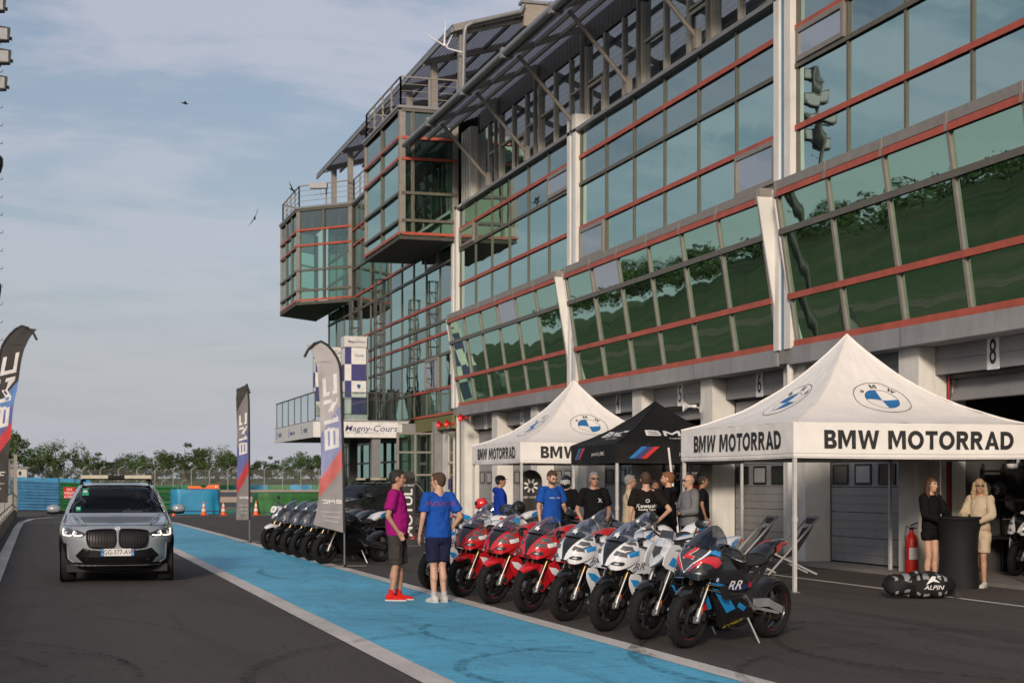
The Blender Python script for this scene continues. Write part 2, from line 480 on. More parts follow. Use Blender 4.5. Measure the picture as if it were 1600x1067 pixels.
def sheet(name, m, pts, z):
    b = MB(); b.poly([(x, y, z) for x, y in pts]); return tag(b.build(name, m), kind='structure')
def strip(name, m, path, w, z):
    """a painted line of width w along a polyline"""
    b = MB(); vs = []
    P = [Vector((x, y, 0)) for x, y in path]
    for i, p in enumerate(P):
        d = (P[min(i + 1, len(P) - 1)] - P[max(i - 1, 0)]).normalized(); n = Vector((-d.y, d.x, 0)) * w / 2
        vs += [(p.x + n.x, p.y + n.y, z), (p.x - n.x, p.y - n.y, z)]
    b.add(vs, [(2 * i, 2 * i + 1, 2 * i + 3, 2 * i + 2) for i in range(len(P) - 1)])
    return tag(b.build(name, m), kind='structure')
# grass terrain reaching the horizon, flat near by and a low bank beyond the circuit
b = MB(); rows = []
def terrain_h(x, y):
    r = max(0.0, min(1.0, (y - 322) / 45)); r = r * r * (3 - 2 * r)
    e = 2.35 * r
    d = max(0.0, min(1.0, (-x - 60) / 80)); d = d * d * (3 - 2 * d)
    return max(e, 9.5 * d * (1 - 0.6 * r)) + (0 if y < 330 and x > -80 else 0.25 * noise.noise(Vector((x * 0.03, y * 0.03, 0)))) - 0.02
ys = [-600, -200, -80, 0, 60, 120, 200, 260, 300, 320, 328, 336, 344, 352, 360, 370, 400, 480, 700, 1200, 2500, 5000]
xs = [-3000, -1500, -800, -400, -250, -180, -160, -140, -120, -110, -100, -90, -80, -70, -60, -50, -30, -15, 0, 15, 30, 60, 100, 160, 260, 500, 1000, 2500]
b.grid([[(x, y, terrain_h(x, y)) for x in xs] for y in ys])
tag(b.build('grass_ground', 'grass', smooth=60, fix=True), kind='structure')
sheet('pit_lane', 'asphalt', [(-1.35, -12), (14.35, -12), (14.35, 84), (60, 84), (60, 90), (11, 110), (-1.35, 99)], 0.0)
sheet('race_track', 'asphalt_old', [(-19, -200), (-5, -200), (-5, 400), (-19, 400)], 0.0)
sheet('blue_lane_paint', 'lane_blue', [(3.26, -12), (5.56, -12), (5.56, 10), (5.40, 30), (5.30, 50), (5.16, 65), (4.30, 71), (3.26, 73.5)], 0.004)
strip('lane_line_inner', 'line_white', [(3.14, -12), (3.14, 30), (3.12, 60), (3.10, 76)], 0.26, 0.008)
strip('lane_line_outer', 'line_white', [(5.70, -12), (5.68, 8), (5.60, 20), (5.48, 35), (5.38, 50), (5.22, 64), (4.6, 70.5), (3.4, 75)], 0.24, 0.008)
strip('lane_line_left', 'line_white', [(-0.72, -12), (-0.72, 58), (-0.66, 66), (-0.3, 72), (0.6, 75.5), (2.2, 76.2)], 0.24, 0.008)
strip('garage_line', 'line_white', [(12.42, -6), (12.42, 80)], 0.12, 0.008)
strip('far_cross_line', 'line_white', [(4.2, 74.6), (7.0, 75.6), (13.0, 76.5), (17, 77)], 0.30, 0.008)
strip('thin_cross_line', 'line_white', [(-0.5, 66.2), (3.0, 66.5)], 0.10, 0.006)
# raised pale apron in front of the garages, a real 6 cm step
b = MB(); b.box(14.35, -12, -0.05, 24, 84, 0.06); tag(b.build('garage_apron', 'pale_slab'), kind='structure')
# painted run-off and gravel seen between the far barriers
def band(name, m, y0, y1, x0, x1, z): return sheet(name, m, [(x0, y0), (x1, y0), (x1 + (y1 - y0) * .3, y1), (x0 + (y1 - y0) * .05, y1)], z)
band('runoff_green', 'kerb_green', 79.5, 104, 7, 26, 0.006)
sheet('kerb_red_paint', 'kerb_red', [(7.2, 99), (12.8, 96.5), (9.4, 108), (8, 118)], 0.012)
sheet('kerb_black_paint', 'kerb_black', [(9.0, 112), (14.5, 96), (22, 99), (16, 122)], 0.016)
band('gravel_near', 'gravel_tan', 126, 172, 4, 80, 0.0)
band('far_track', 'asphalt_old', 172, 252, 4, 110, 0.0)
band('gravel_far', 'gravel_tan', 252, 311, 4, 130, 0.0)
sheet('service_road', 'road_tan', [(-52, -60), (-46, -60), (-42, 120), (-60, 330), (-68, 330), (-50, 120)], 0.0)

# tyre marks laid on the paint and the asphalt
def mark_mat():
    m = bpy.data.materials.new('tyre_mark'); m.use_nodes = True; nt = m.node_tree; nt.nodes.clear()
    o = N(nt, 'ShaderNodeOutputMaterial'); t = N(nt, 'ShaderNodeBsdfTransparent'); d = N(nt, 'ShaderNodeBsdfDiffuse'); d.inputs[0].default_value = (.018, .017, .016, 1)
    g = N(nt, 'ShaderNodeNewGeometry'); n = N(nt, 'ShaderNodeTexNoise', i_Scale=9.0, i_Detail=8, i_Roughness=.75); L(nt, g.outputs['Position'], n.inputs['Vector'])
    r = N(nt, 'ShaderNodeMapRange', i_1=.45, i_2=.68, i_3=.0, i_4=.62); L(nt, n.outputs[0], r.inputs[0])
    x = N(nt, 'ShaderNodeMixShader'); L(nt, r.outputs[0], x.inputs[0]); L(nt, t.outputs[0], x.inputs[1]); L(nt, d.outputs[0], x.inputs[2]); L(nt, x.outputs[0], o.inputs[0]); return m
M['tyre_mark'] = mark_mat()
def arc_mark(cx, cy, r, a0, a1, w, z=0.0125): strip('tyre_mark', 'tyre_mark', [(cx + r * math.cos(R(a0 + (a1 - a0) * i / 24)), cy + r * math.sin(R(a0 + (a1 - a0) * i / 24))) for i in range(25)], w, z)
rm = random.Random(21)
arc_mark(6.6, 16.4, 2.6, 150, 235, .09); arc_mark(5.4, 13.0, 1.9, 100, 200, .12, .0145); arc_mark(9.8, 12.6, 4.6, 120, 215, .13, .0155)
arc_mark(10.5, 13.4, 3.5, 130, 250, .10, .0165); arc_mark(9.0, 28.0, 5.2, 165, 205, .11, .0175); arc_mark(8.5, 11.2, 3.0, 95, 190, .08, .0185); arc_mark(11.6, 18.0, 3.4, 190, 280, .12, .0195)
for i in range(26):
    x = rm.uniform(-.2, 9.5); y = rm.uniform(11, 48); Ln_ = rm.uniform(1.2, 5.5); a = R(90 + rm.gauss(0, 14)); bend = rm.uniform(-.12, .12)
    strip('tyre_mark', 'tyre_mark', [(x + Ln_ * q / 8 * math.cos(a + bend * q), y + Ln_ * q / 8 * math.sin(a + bend * q)) for q in range(9)], rm.uniform(.04, .13), .021 + i * .0006)
# ================================================================== PIT BUILDING
XF, XT, XD = 14.5, 14.05, 15.05     # facade plane, top of the leaning band, garage door plane
PB = thing('pit_building', 'long glass fronted pit building with red transoms, leaning lower windows and numbered garages', 'building', (XF, 15.75, 0))
COLS = [15.75, 28.85, 41.95, 55.05]
def part(b, name, m, **kw): return b.build(name, m, PB, **kw)
def pbox(name, m, *a, **kw):
    b = MB(); b.box(*a); return part(b, name, m, **kw)
OFF = -Vector(PB.location)
def pane_mesh(name, w, h, m):
    """a pane of glass w along y, h tall, facing -x, origin at its centre"""
    b = MB(); b.add([(0, -w / 2, -h / 2), (0, w / 2, -h / 2), (0, w / 2, h / 2), (0, -w / 2, h / 2)], [(0, 1, 2, 3)])
    me = bpy.data.meshes.new(name); me.from_pydata(b.v, [], b.f); me.materials.append(M[m]); return me
def place(me, name, parent, loc, rot=(0, 0, 0)):
    o = bpy.data.objects.new(name, me); sc.collection.objects.link(o); o.parent = parent
    o.location = Vector(loc) + (root_offset(parent)); o.rotation_euler = rot; return o
def window(parent, x, y0, y1, z0, z1, lean=0.0):
    """an opening light with its own raised frame and a pale pane"""
    b = MB(); t = 0.10
    for (a0, a1, c0, c1) in ((y0, y1, z0, z0 + t), (y0, y1, z1 - t, z1), (y0, y0 + t, z0 + t, z1 - t), (y1 - t, y1, z0 + t, z1 - t)):
        b.box(x - 0.10, a0, c0, x - 0.02, a1, c1)
    fr = b.build('window', 'steel', parent)
    o = place(pane_mesh('pane', y1 - y0 - 2 * t, z1 - z0 - 2 * t, 'pane_lilac'), 'pane', fr, (x - 0.06, (y0 + y1) / 2, (z0 + z1) / 2), (0, R(-0.5), R(0.4)))
    return fr
VL = [7.70, 8.69, 9.92, 10.68, 11.40]; VCOL = ['mullion', 'red_paint', 'mullion', 'red_paint', 'rail_grey']
def lean_x(z): return XF - (XF - XT) * (z - 4.36) / (7.36 - 4.36)
SL = [4.40, 5.32, 6.60, 7.34]; SCOL = ['red_paint', 'red_paint', 'mullion', 'red_paint']
lean = math.atan((XF - XT) / 3.0)
cache = {}
def cached(key, fn):
    if key not in cache: cache[key] = fn()
    return cache[key]
special = {(0, 5, 2), (1, 0, 0), (1, 5, 0), (2, 0, 2), (2, 5, 2)}
for k in range(3):
    ya, yb = COLS[k] + 0.42, COLS[k + 1] - 0.42
    p = (yb - ya) / 6
    for j in range(7):
        y = ya + j * p
        me = cached('vm', lambda: MB().box(-0.035, -0.035, 7.62, 0.06, 0.035, 11.40).build('mullion', 'mullion', PB))
        if j == 0 and k == 0: me.location = Vector((XF, y, 0)) + OFF
        else: inst(me, PB, Vector((XF, y, 0)) + OFF)
        def leanm():
            b = MB(); b.bar((XF, 0, 4.36), (XT, 0, 7.36), 0.075, 0.08, up=(0, 1, 0)); return b.build('leaning_mullion', 'steel', PB)
        first = 'lm' not in cache
        me = cached('lm', leanm)
        if first: me.location = Vector((-0.01, y, 0)) + OFF
        else: inst(me, PB, Vector((-0.01, y, 0)) + OFF)
    for z, m in zip(VL, VCOL):
        h = 0.055 if m == 'red_paint' else 0.045
        pbox('red_transom' if m == 'red_paint' else 'transom', m, XF - 0.062, ya - 0.06, z - h, XF - 0.036, yb + 0.06, z + h) if z < 11 else \
            pbox('coping_rail', m, XF - 0.16, ya - 0.3, z, XF + 0.2, yb + 0.3, z + 0.10)
    for z, m in zip(SL, SCOL):
        h = 0.06; x = lean_x(z)
        b = MB(); b.bar((x - 0.063, ya - 0.06, z), (x - 0.063, yb + 0.06, z), 0.025, 2 * h); part(b, 'red_transom' if m == 'red_paint' else 'transom', m)
    for j in range(6):
        yc = ya + (j + 0.5) * p
        for r in range(4):
            z0, z1 = VL[r] + 0.05, VL[r + 1] - 0.05
            if (k, j, r) in special:
                window(PB, XF, yc - p / 2 + 0.06, yc + p / 2 - 0.06, z0, z1); continue
            kind = 'pane_dull' if r >= 2 else ('pane_clear' if (k, j) in ((0, 4), (1, 1), (1, 2)) else 'pane')
            me = cached(('v', r, kind), lambda: pane_mesh('window_pane', p - 0.02, z1 - z0 + 0.1, kind))
            place(me, 'window_pane', PB, (XF, yc, (z0 + z1) / 2), (0, R(rnd.uniform(-0.35, 0.35)), R(rnd.uniform(-0.35, 0.35))))
        for r in range(3):
            z0, z1 = SL[r], SL[r + 1]; zc = (z0 + z1) / 2
            kind = 'pane_green'
            if (k, j, r) in ((1, 4, 2), (2, 2, 2)): kind = 'pane_lilac'
            me = cached(('s', r, kind), lambda: pane_mesh('leaning_pane', p - 0.02, (z1 - z0) / math.cos(lean), kind))
            place(me, 'leaning_pane', PB, (lean_x(zc), yc, zc), (0, -lean + R(rnd.uniform(-0.35, 0.35)), R(rnd.uniform(-0.5, 0.5))))
    # ledge over the leaning band, its brackets and the beam below
    pbox('ledge', 'steel', XT - 0.05, ya - 0.1, 7.42, XF - 0.002, yb + 0.1, 7.60)
    for j in range(7):
        pbox('bracket', 'steel', XT - 0.075, ya + j * p - 0.04, 7.28, XT - 0.053, ya + j * p + 0.04, 7.60)
    pbox('concrete_beam', 'concrete_beam', XF - 0.13, COLS[k] + 0.27, 3.99, XF + 0.45, COLS[k + 1] - 0.27, 4.33)
    for j in (2, 4):
        pbox('beam_joint', 'mullion', XF - 0.133, ya + j * p - 0.012, 3.99, XF - 0.131, ya + j * p + 0.012, 4.33)
    # cheeks closing the leaning band at both ends
    for y in (ya - 0.10, yb + 0.06):
        b = MB(); b.prism([(XF - 0.02, 4.34), (XT - 0.09, 7.42), (XF - 0.02, 7.42)], lambda x, z, t: (x, t, z), y, y + 0.04)
        b.box(XT - 0.02, y - 0.25, 7.1, XF, y, 7.42) if False else None
        part(b, 'end_cheek', 'white_paint')
# structural columns with their blue downpipe strip
for k, y in enumerate(COLS):
    top = 11.9 if k < 3 else 11.5
    if k == 1: top = 15.5
    for a, c, m, x in ((-0.37, -0.10, 'white_paint', XF - 0.16), (-0.10, 0.14, 'blue_paint', XF - 0.10), (0.14, 0.37, 'white_paint', XF - 0.16)):
        pbox('column_strip', m, x, y + a, 4.3, XF + 0.3, y + c, top)
    b = MB(); b.tube([(XF - 0.02, y - 0.1, 4.4), (XF - 0.02, y - 0.1, 0.06)], 0.07, 10); part(b, 'downpipe', 'wall_white', smooth=40)
    b = MB(); b.box(XF - 0.12, y - 0.26, 4.02, XF + 0.1, y + 0.2, 4.29); part(b, 'pipe_box', 'steel')
# garage storey: pillars, numbered headers, sectional doors
GM = 4.367
PY = [15.75 + GM * i for i in range(10)]
for i, y in enumerate(PY):
    big = i % 3 == 0
    w = 0.33 if not big else 0.48
    pbox('pillar', 'wall_white', XF + 0.12, y - w, 0.06, XD + 0.5, y + w, 3.985 if not big else 4.4)
doors = []
WORD = dict(zip('123456789', 'one two three four five six seven eight nine'.split()))
WHERE = {'1': 'the garage door nearest the red horns', '2': 'the garage door behind the far white tent', '3': 'the garage door above the far white tent roof', '4': 'the garage door left of the black tent peak', '5': 'the open garage above the black tent', '6': 'the garage door right of the horn loudspeaker', '7': 'the closed door hidden by the nearest tent peak', '8': 'the open garage behind the women', '9': 'a garage door outside the right edge'}
SIGN = {1: '8', 2: '7', 3: '6', 4: '5', 5: '4', 6: '3', 7: '2', 8: '1', 0: '9'}
def digit_sign(y, z, ch, x=XD - 0.105):
    t = thing('number_sign', 'white plate with a black %s over %s' % (WORD[ch], WHERE[ch]), 'sign', (x, y, z))
    b = MB(); b.box(-0.012, -0.17, -0.28, 0.0, 0.17, 0.28); b.build('plate', 'print_white', t, world=False)
    b = MB(); b.text(ch, lambda a, c: (-0.016, -a * 0.72, c - 0.01), 0.58, 0.012); b.build('digit', 'ink', t, world=False)
for i in range(9):
    ya = PY[i] + (0.48 if i % 3 == 0 else 0.33); yb = PY[i + 1] - (0.48 if (i + 1) % 3 == 0 else 0.33)
    # header of ribbed grey panels
    for q in range(2):
        pbox('header_panel', 'door_grey', XD - 0.10, ya + 0.002, 3.50 + q * 0.245, XD, yb - 0.002, 3.50 + q * 0.245 + 0.238)
    pbox('header_core', 'gap_black', XD - 0.085, ya + 0.004, 3.51, XD + 0.2, yb - 0.004, 3.99)
    digit_sign((ya + yb) / 2 + (0.1 if i % 3 else 0.0), 3.76, SIGN[i])
    openness = {1: 0.87, 4: 0.9}.get(i, 0.0)
    d0 = MB(); d0.box(XD + 0.12, ya, 0.06, XD + 0.19, ya + 0.06, 3.44); d0.box(XD + 0.12, yb - 0.06, 0.06, XD + 0.19, yb, 3.44); d0.box(XD + 0.12, ya, 3.44, XD + 0.19, yb, 3.5)
    door = part(d0, 'garage_door', 'steel_dark')
    n = 7; ph = 3.40 / n
    for q in range(n):
        zb = 0.09 + q * ph + openness * 3.40
        if zb > 3.45: continue
        b = MB()
        z1 = min(zb + ph - 0.010, 3.49)
        if openness and q == 0:      # the last section hangs tilted as the open door rolls back
            b.bar((XD + 0.16, (ya + yb) / 2, zb), (XD + 0.34, (ya + yb) / 2, z1), 0.04, yb - ya - 0.14, up=(0, 1, 0))
        else:
            for s in range(3):
                h2 = (z1 - zb) / 3
                b.box(XD + 0.12, ya + 0.07, zb + s * h2, XD + 0.16, yb - 0.07, zb + (s + 1) * h2 - 0.008)
            b.box(XD + 0.135, ya + 0.075, zb, XD + 0.155, yb - 0.075, z1)
        pn = b.build('door_panel', 'door_grey', door, world=False)
        if q == 3 and not openness:
            nw = 4; pw = (yb - ya) / nw
            for s in range(nw):
                yc = ya + (s + 0.5) * pw; wz = zb + ph / 2
                w = MB()
                for (a0, a1, c0, c1) in ((-.31, .31, .16, .20), (-.31, .31, -.20, -.16), (-.31, -.27, -.16, .16), (.27, .31, -.16, .16)):
                    w.box(XD + 0.095, yc + a0, wz + c0, XD + 0.119, yc + a1, wz + c1)
                w.m = 1; w.box(XD + 0.104, yc - 0.27, wz - 0.16, XD + 0.1185, yc + 0.27, wz + 0.16)
                w.build('door_window', ['black_plastic', 'black_gloss' if s % 2 else 'ink_grey'], door, world=False)
# garage interiors (dark shell) and upper floors
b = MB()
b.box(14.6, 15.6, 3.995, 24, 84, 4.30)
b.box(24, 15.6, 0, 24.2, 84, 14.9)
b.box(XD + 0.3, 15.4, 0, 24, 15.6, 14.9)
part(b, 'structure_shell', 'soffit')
for i in (1, 2, 4, 5): pbox('garage_partition', 'steel_dark', XD + 0.52, PY[i] - 0.08, 0.06, 23.9, PY[i] + 0.08, 3.98)
for z in (7.45, 11.25): pbox('floor_slab', 'interior_pale', XF + 0.15, 15.7, z, 23.9, 81.3, z + 0.15)
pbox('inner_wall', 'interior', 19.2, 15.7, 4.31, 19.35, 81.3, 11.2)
for k in range(3):
    for q in (0.28, 0.62, 0.86):
        y = COLS[k] + 13.1 * q
        pbox('inner_column', 'interior_pale', XF + 0.9, y - 0.16, 4.32, XF + 1.2, y + 0.16, 7.44)
        pbox('inner_column', 'interior_pale', XF + 1.1, y - 0.15, 7.62, XF + 1.4, y + 0.15, 11.2)
# terrace storey: pale mullions, glass, dark cladding fascia
XG2 = 14.78
TY0, TY1 = 15.9, 53.3
n = int((TY1 - TY0) / 1.42); tp = (TY1 - TY0) / n
tm = MB().box(-0.05, -0.055, 11.5, 0.10, 0.055, 13.84).build('terrace_mullion', 'mullion_pale', PB)
tme = pane_mesh('terrace_pane', tp - 0.02, 2.32, 'pane_terrace')
for j in range(n + 1):
    y = TY0 + j * tp
    if j == 0: tm.location = Vector((XG2, y, 0)) + OFF
    else: inst(tm, PB, Vector((XG2 - (0.03 if j % 3 == 0 else 0), y, 0)) + OFF)
    if j < n:
        place(tme, 'terrace_pane', PB, (XG2 + 0.02, y + tp / 2, 12.67), (0, R(rnd.uniform(-0.3, 0.3)), R(rnd.uniform(-0.3, 0.3))))
        if j % 3 != 1: pbox('terrace_rail', 'mullion_pale', XG2 - 0.04, y + 0.057, 12.78, XG2 + 0.01, y + tp - 0.057, 12.84)
        if j % 5 == 2:
            b = MB()
            for (a0, a1, c0, c1) in ((0.10, tp - 0.1, 11.55, 11.63), (0.10, tp - 0.1, 12.62, 12.70), (0.10, 0.18, 11.63, 12.62), (tp - 0.18, tp - 0.10, 11.63, 12.62)):
                b.box(XG2 - 0.06, y + a0, c0, XG2 - 0.01, y + a1, c1)
            part(b, 'window_frame', 'mullion_pale')
b = MB()
for j in range(int((TY1 - TY0) / 0.35)):
    y = TY0 + j * 0.35
    b.box(XG2 - 0.03, y + 0.012, 13.86, XG2 + 0.12, y + 0.338, 14.50)
tag(part(b, 'fascia_cladding', 'cladding'), kind='stuff')
pbox('fascia_core', 'gap_black', XG2 - 0.005, 15.9, 13.85, XG2 + 0.3, 53.3, 14.5)
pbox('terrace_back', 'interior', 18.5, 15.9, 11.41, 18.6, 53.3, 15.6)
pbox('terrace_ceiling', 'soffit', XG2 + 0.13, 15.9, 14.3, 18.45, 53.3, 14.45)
pbox('terrace_end_wall', 'wall_white', XF + 0.02, 53.36, 11.5, XF + 1.0, 54.62, 14.1)
for j in range(3): pbox('wall_joint', 'steel', XF + 0.0, 53.7 + j * 0.32, 11.5, XF + 0.018, 53.73 + j * 0.32, 14.1)
# awning: ribbed metal sheet on rafters with raking struts and a gutter pipe
def sheet_mat():
    """ribbed roofing sheet that lets a little daylight through"""
    m = mat('awning_sheeting', (0.30, 0.32, 0.38), 0.45, var=.15); nt = m.node_tree; b = nt.nodes['Principled BSDF']; o = [n for n in nt.nodes if n.type == 'OUTPUT_MATERIAL'][0]
    t = N(nt, 'ShaderNodeBsdfTranslucent'); t.inputs[0].default_value = (.42, .45, .52, 1); x = N(nt, 'ShaderNodeMixShader', i_0=.5)
    L(nt, b.outputs[0], x.inputs[1]); L(nt, t.outputs[0], x.inputs[2]); L(nt, x.outputs[0], o.inputs[0]); M['awning_sheeting'] = m
sheet_mat()
def ribbed(name, m, x0, z0, x1, z1, y0, y1, pitch=0.16, th=0.03):
    b = MB(); nseg = int((x1 - x0) / (pitch / 4)); rows = []
    prof = [0, 0.035, 0.035, 0]
    for i in range(nseg + 1):
        t = i / nseg; rows.append([(x0 + (x1 - x0) * t, y, z0 + (z1 - z0) * t + prof[i % 4] * 1.3) for y in (y0, y1)])
    b.grid(rows)
    return part(b, name, m)
ribbed('awning_sheet', 'awning_sheeting', 12.35, 13.62, 15.2, 14.74, 15.5, 54.4)
b = MB(); b.tube([(12.38, 15.5, 13.52), (12.38, 54.45, 13.52)], 0.10, 12); part(b, 'gutter_pipe', 'rail_grey', smooth=40)
pbox('awning_edge_beam', 'rail_grey', 12.52, 15.5, 13.42, 12.60, 54.4, 13.64)
for x, z in ((13.2, 13.86), (13.95, 14.16)): pbox('purlin', 'steel', x, 15.5, z - 0.12, x + 0.08, 54.4, z)
for j in range(9):
    y = 15.75 + GM * (j + 0) + (0.0 if j else 0.0)
    y = 50.7 - GM * j + 0.0
    b = MB(); b.bar((12.45, y, 13.52), (14.72, y, 14.42), 0.08, 0.16); part(b, 'rafter', 'steel')
    b = MB(); b.tube([(12.78, y, 13.50), (14.38, y, 11.78)], 0.058, 8); part(b, 'strut', 'steel', smooth=40)
    b = MB(); b.box(12.28, y - 0.10, 13.38, 12.62, y + 0.10, 13.66); part(b, 'strut_bracket', 'rail_grey')
    b = MB(); b.box(14.32, y - 0.10, 11.5, 14.46, y + 0.10, 11.95); part(b, 'strut_foot', 'steel')
    b = MB(); b.box(14.62, y - 0.06, 11.5, 14.72, y + 0.06, 14.4); part(b, 'terrace_post', 'steel')
b = MB(); b.box(15.3, 15.5, 14.80, 24, 54.0, 15.0); part(b, 'roof_slab', 'cladding')

# far wing: flat glazed facade from the third bay to the end
FY0, FY1 = 55.5, 81.4; NF = 12; fp = (FY1 - FY0) / NF
FL = [4.17, 5.13, 6.40, 7.17, 7.63, 8.37, 9.75, 10.45, 11.8, 12.95, 13.7, 14.9]
FR = {5.13, 7.17, 8.37, 10.45, 12.95, 13.7, 4.17}
fm = None
for j in range(NF + 1):
    y = FY0 + j * fp
    if fm is None:
        fm = MB().box(-0.035, -0.035, 4.1, 0.05, 0.035, 14.9).build('mullion', 'mullion', PB); fm.location = Vector((XF, y, 0)) + OFF
    else: inst(fm, PB, Vector((XF, y, 0)) + OFF)
for z in FL:
    red = z in FR
    if z in (8.37, 7.17) or not red: pbox('red_transom' if red else 'transom', 'red_paint' if red else 'mullion', XF - 0.062, FY0 - 0.05, z - 0.05, XF - 0.036, FY1 + 0.05, z + 0.05)
    elif z in (5.13, 4.17):
        pbox('red_transom', 'red_paint', XF - 0.062, FY0 - 0.05, z - 0.05, XF - 0.036, 61.9, z + 0.05)
        pbox('transom', 'mullion', XF - 0.062, 61.9, z - 0.04, XF - 0.036, FY1, z + 0.04)
    else: pbox('red_transom', 'red_paint', XF - 0.062, FY0 - 0.05, z - 0.05, XF - 0.036, FY1, z + 0.05)
for j in range(NF):
    yc = FY0 + (j + 0.5) * fp
    for r in range(len(FL) - 1):
        z0, z1 = FL[r] + 0.04, FL[r + 1] - 0.04
        if (j, r) in ((1, 6), (1, 1), (1, 2)) and r != 2:
            window(PB, XF, yc - fp / 2 + 0.06, yc + fp / 2 - 0.06, z0, z1 + (1.2 if r == 1 else 0) * 0, 0); continue
        kind = 'pane_dull' if (j + r) % 5 == 0 else 'pane'
        me = cached(('f', r, kind), lambda: pane_mesh('window_pane', fp - 0.02, z1 - z0 + 0.08, kind))
        place(me, 'window_pane', PB, (XF, yc, (z0 + z1) / 2), (0, R(rnd.uniform(-0.35, 0.35)), R(rnd.uniform(-0.3, 0.3))))
pbox('end_wall', 'wall_white', XF + 0.06, 81.46, 0, 23.9, 81.7, 14.85)
pbox('deck_slab', 'rail_grey', XF - 0.12, 54.7, 14.92, 24, 82, 15.04)
pbox('inner_column', 'interior_pale', XF + 1.0, 66, 4.32, XF + 1.3, 66.4, 11.2)

# projecting box bay and the angular bay beyond it
def glazed_face(p, q, cols, lv, reds, base, kind='pane'):
    """glazing between plan points p and q (outside on the left of p->q)"""
    P0, Q0 = Vector((*p, 0)), Vector((*q, 0)); d = (Q0 - P0); Ln = d.length; d.normalize()
    nrm = Vector((-d.y, d.x, 0))
    ang = math.atan2(d.y, d.x) - math.pi / 2
    for t in [0] + cols + [Ln]:
        w = 0.10 if t in (0, Ln) else 0.05
        c0 = P0 + d * min(max(t, 0.05), Ln - 0.05)
        b = MB(); b.bar(c0 + Vector((0, 0, lv[0])), c0 + Vector((0, 0, lv[-1])), 2 * w, 0.14, up=nrm); b.build('mullion', 'mullion' if w < 0.1 else 'steel', PB)
    for i, z in enumerate(lv):
        a0 = P0 + nrm * 0.085 + Vector((0, 0, z)); a1 = Q0 + nrm * 0.085 + Vector((0, 0, z))
        b = MB(); b.bar(a0, a1, 0.05, 0.10); b.build('red_transom' if i in reds else 'transom', 'red_paint' if i in reds else 'mullion', PB)
    ts = [0] + cols + [Ln]
    for a, c in zip(ts[:-1], ts[1:]):
        for i in range(len(lv) - 1):
            me = pane_mesh('window_pane', c - a, lv[i + 1] - lv[i], kind if i < len(lv) - 2 else 'pane_dull')
            m = P0 + d * (a + c) / 2
            place(me, 'window_pane', PB, (m.x, m.y, (lv[i] + lv[i + 1]) / 2), (0, R(rnd.uniform(-0.4, 0.4)), ang + R(rnd.uniform(-0.4, 0.4))))
LV = [10.50, 10.97, 11.95, 13.17, 13.92, 14.90]; RD = {0, 3, 4}
BX0, BY0, BY1 = 12.40, 55.05, 61.3
def solid(name, m, pts, z0, z1):
    b = MB(); b.prism(pts, lambda x, y, t: (x, y, t), z0, z1); return part(b, name, m, fix=True)
glazed_face((BX0, BY0), (BX0, BY1), [3.1], LV, RD, 10.5)
glazed_face((XF - 0.05, BY0), (BX0, BY0), [1.62], LV, RD, 10.5, 'pane_green')
glazed_face((BX0, BY1), (XF, BY1), [1.05], LV, RD, 10.5)
solid('bay_floor', 'soffit', [(BX0 - 0.05, BY0 - 0.03), (XF - 0.15, BY0 - 0.03), (XF - 0.15, BY1), (BX0 - 0.05, BY1)], 10.30, 10.42)
solid('bay_roof', 'rail_grey', [(BX0 - 0.14, BY0 - 0.14), (XF - 0.13, BY0 - 0.14), (XF - 0.13, BY1 + 0.1), (BX0 - 0.14, BY1 + 0.1)], 14.96, 15.06)
O1, O2, O3, O4 = (XF - 0.08, 74.75), (12.2, 77.05), (12.2, 82.4), (14.4, 84.6)
glazed_face(O2, O3, [1.8, 3.6], LV, RD, 10.5, 'pane_clear')
glazed_face(O1, O2, [1.62], LV, RD, 10.5, 'pane_clear')
glazed_face(O3, O4, [1.5], LV, RD, 10.5, 'pane_clear')
solid('bay_floor', 'soffit', [(XF - 0.15, 74.7), (12.1, 77.0), (12.1, 82.5), (14.4, 84.7), (XF - 0.15, 84.7)], 10.28, 10.42)
solid('bay_roof', 'rail_grey', [(XF - 0.13, 74.6), (12.06, 76.95), (12.06, 82.55), (14.4, 84.85), (XF - 0.13, 84.85)], 14.96, 15.06)
def railing(pts, z, n_per=1.4):
    for a, c in zip(pts[:-1], pts[1:]):
        A, C = Vector((*a, z)), Vector((*c, z)); Ln = (C - A).length; k = max(1, round(Ln / n_per))
        for i in range(k + 1):
            p = A.lerp(C, i / k); b = MB(); b.bar(p, p + Vector((0, 0, 1.05)), 0.07, 0.03); b.build('railing_post', 'steel', PB)
        for h, w in ((1.05, 0.05), (0.8, 0.02), (0.55, 0.02), (0.3, 0.02)):
            b = MB(); b.bar(A + Vector((0, 0, h)), C + Vector((0, 0, h)), w); b.build('railing_bar', 'steel', PB)
railing([(XF, 55.1), (BX0, 55.1), (BX0, 61.2), (XF, 61.2)], 15.06)
railing([(XF, 61.3), (XF, 74.6), (12.25, 77.05), (12.25, 82.4), (14.4, 84.5)], 15.06)
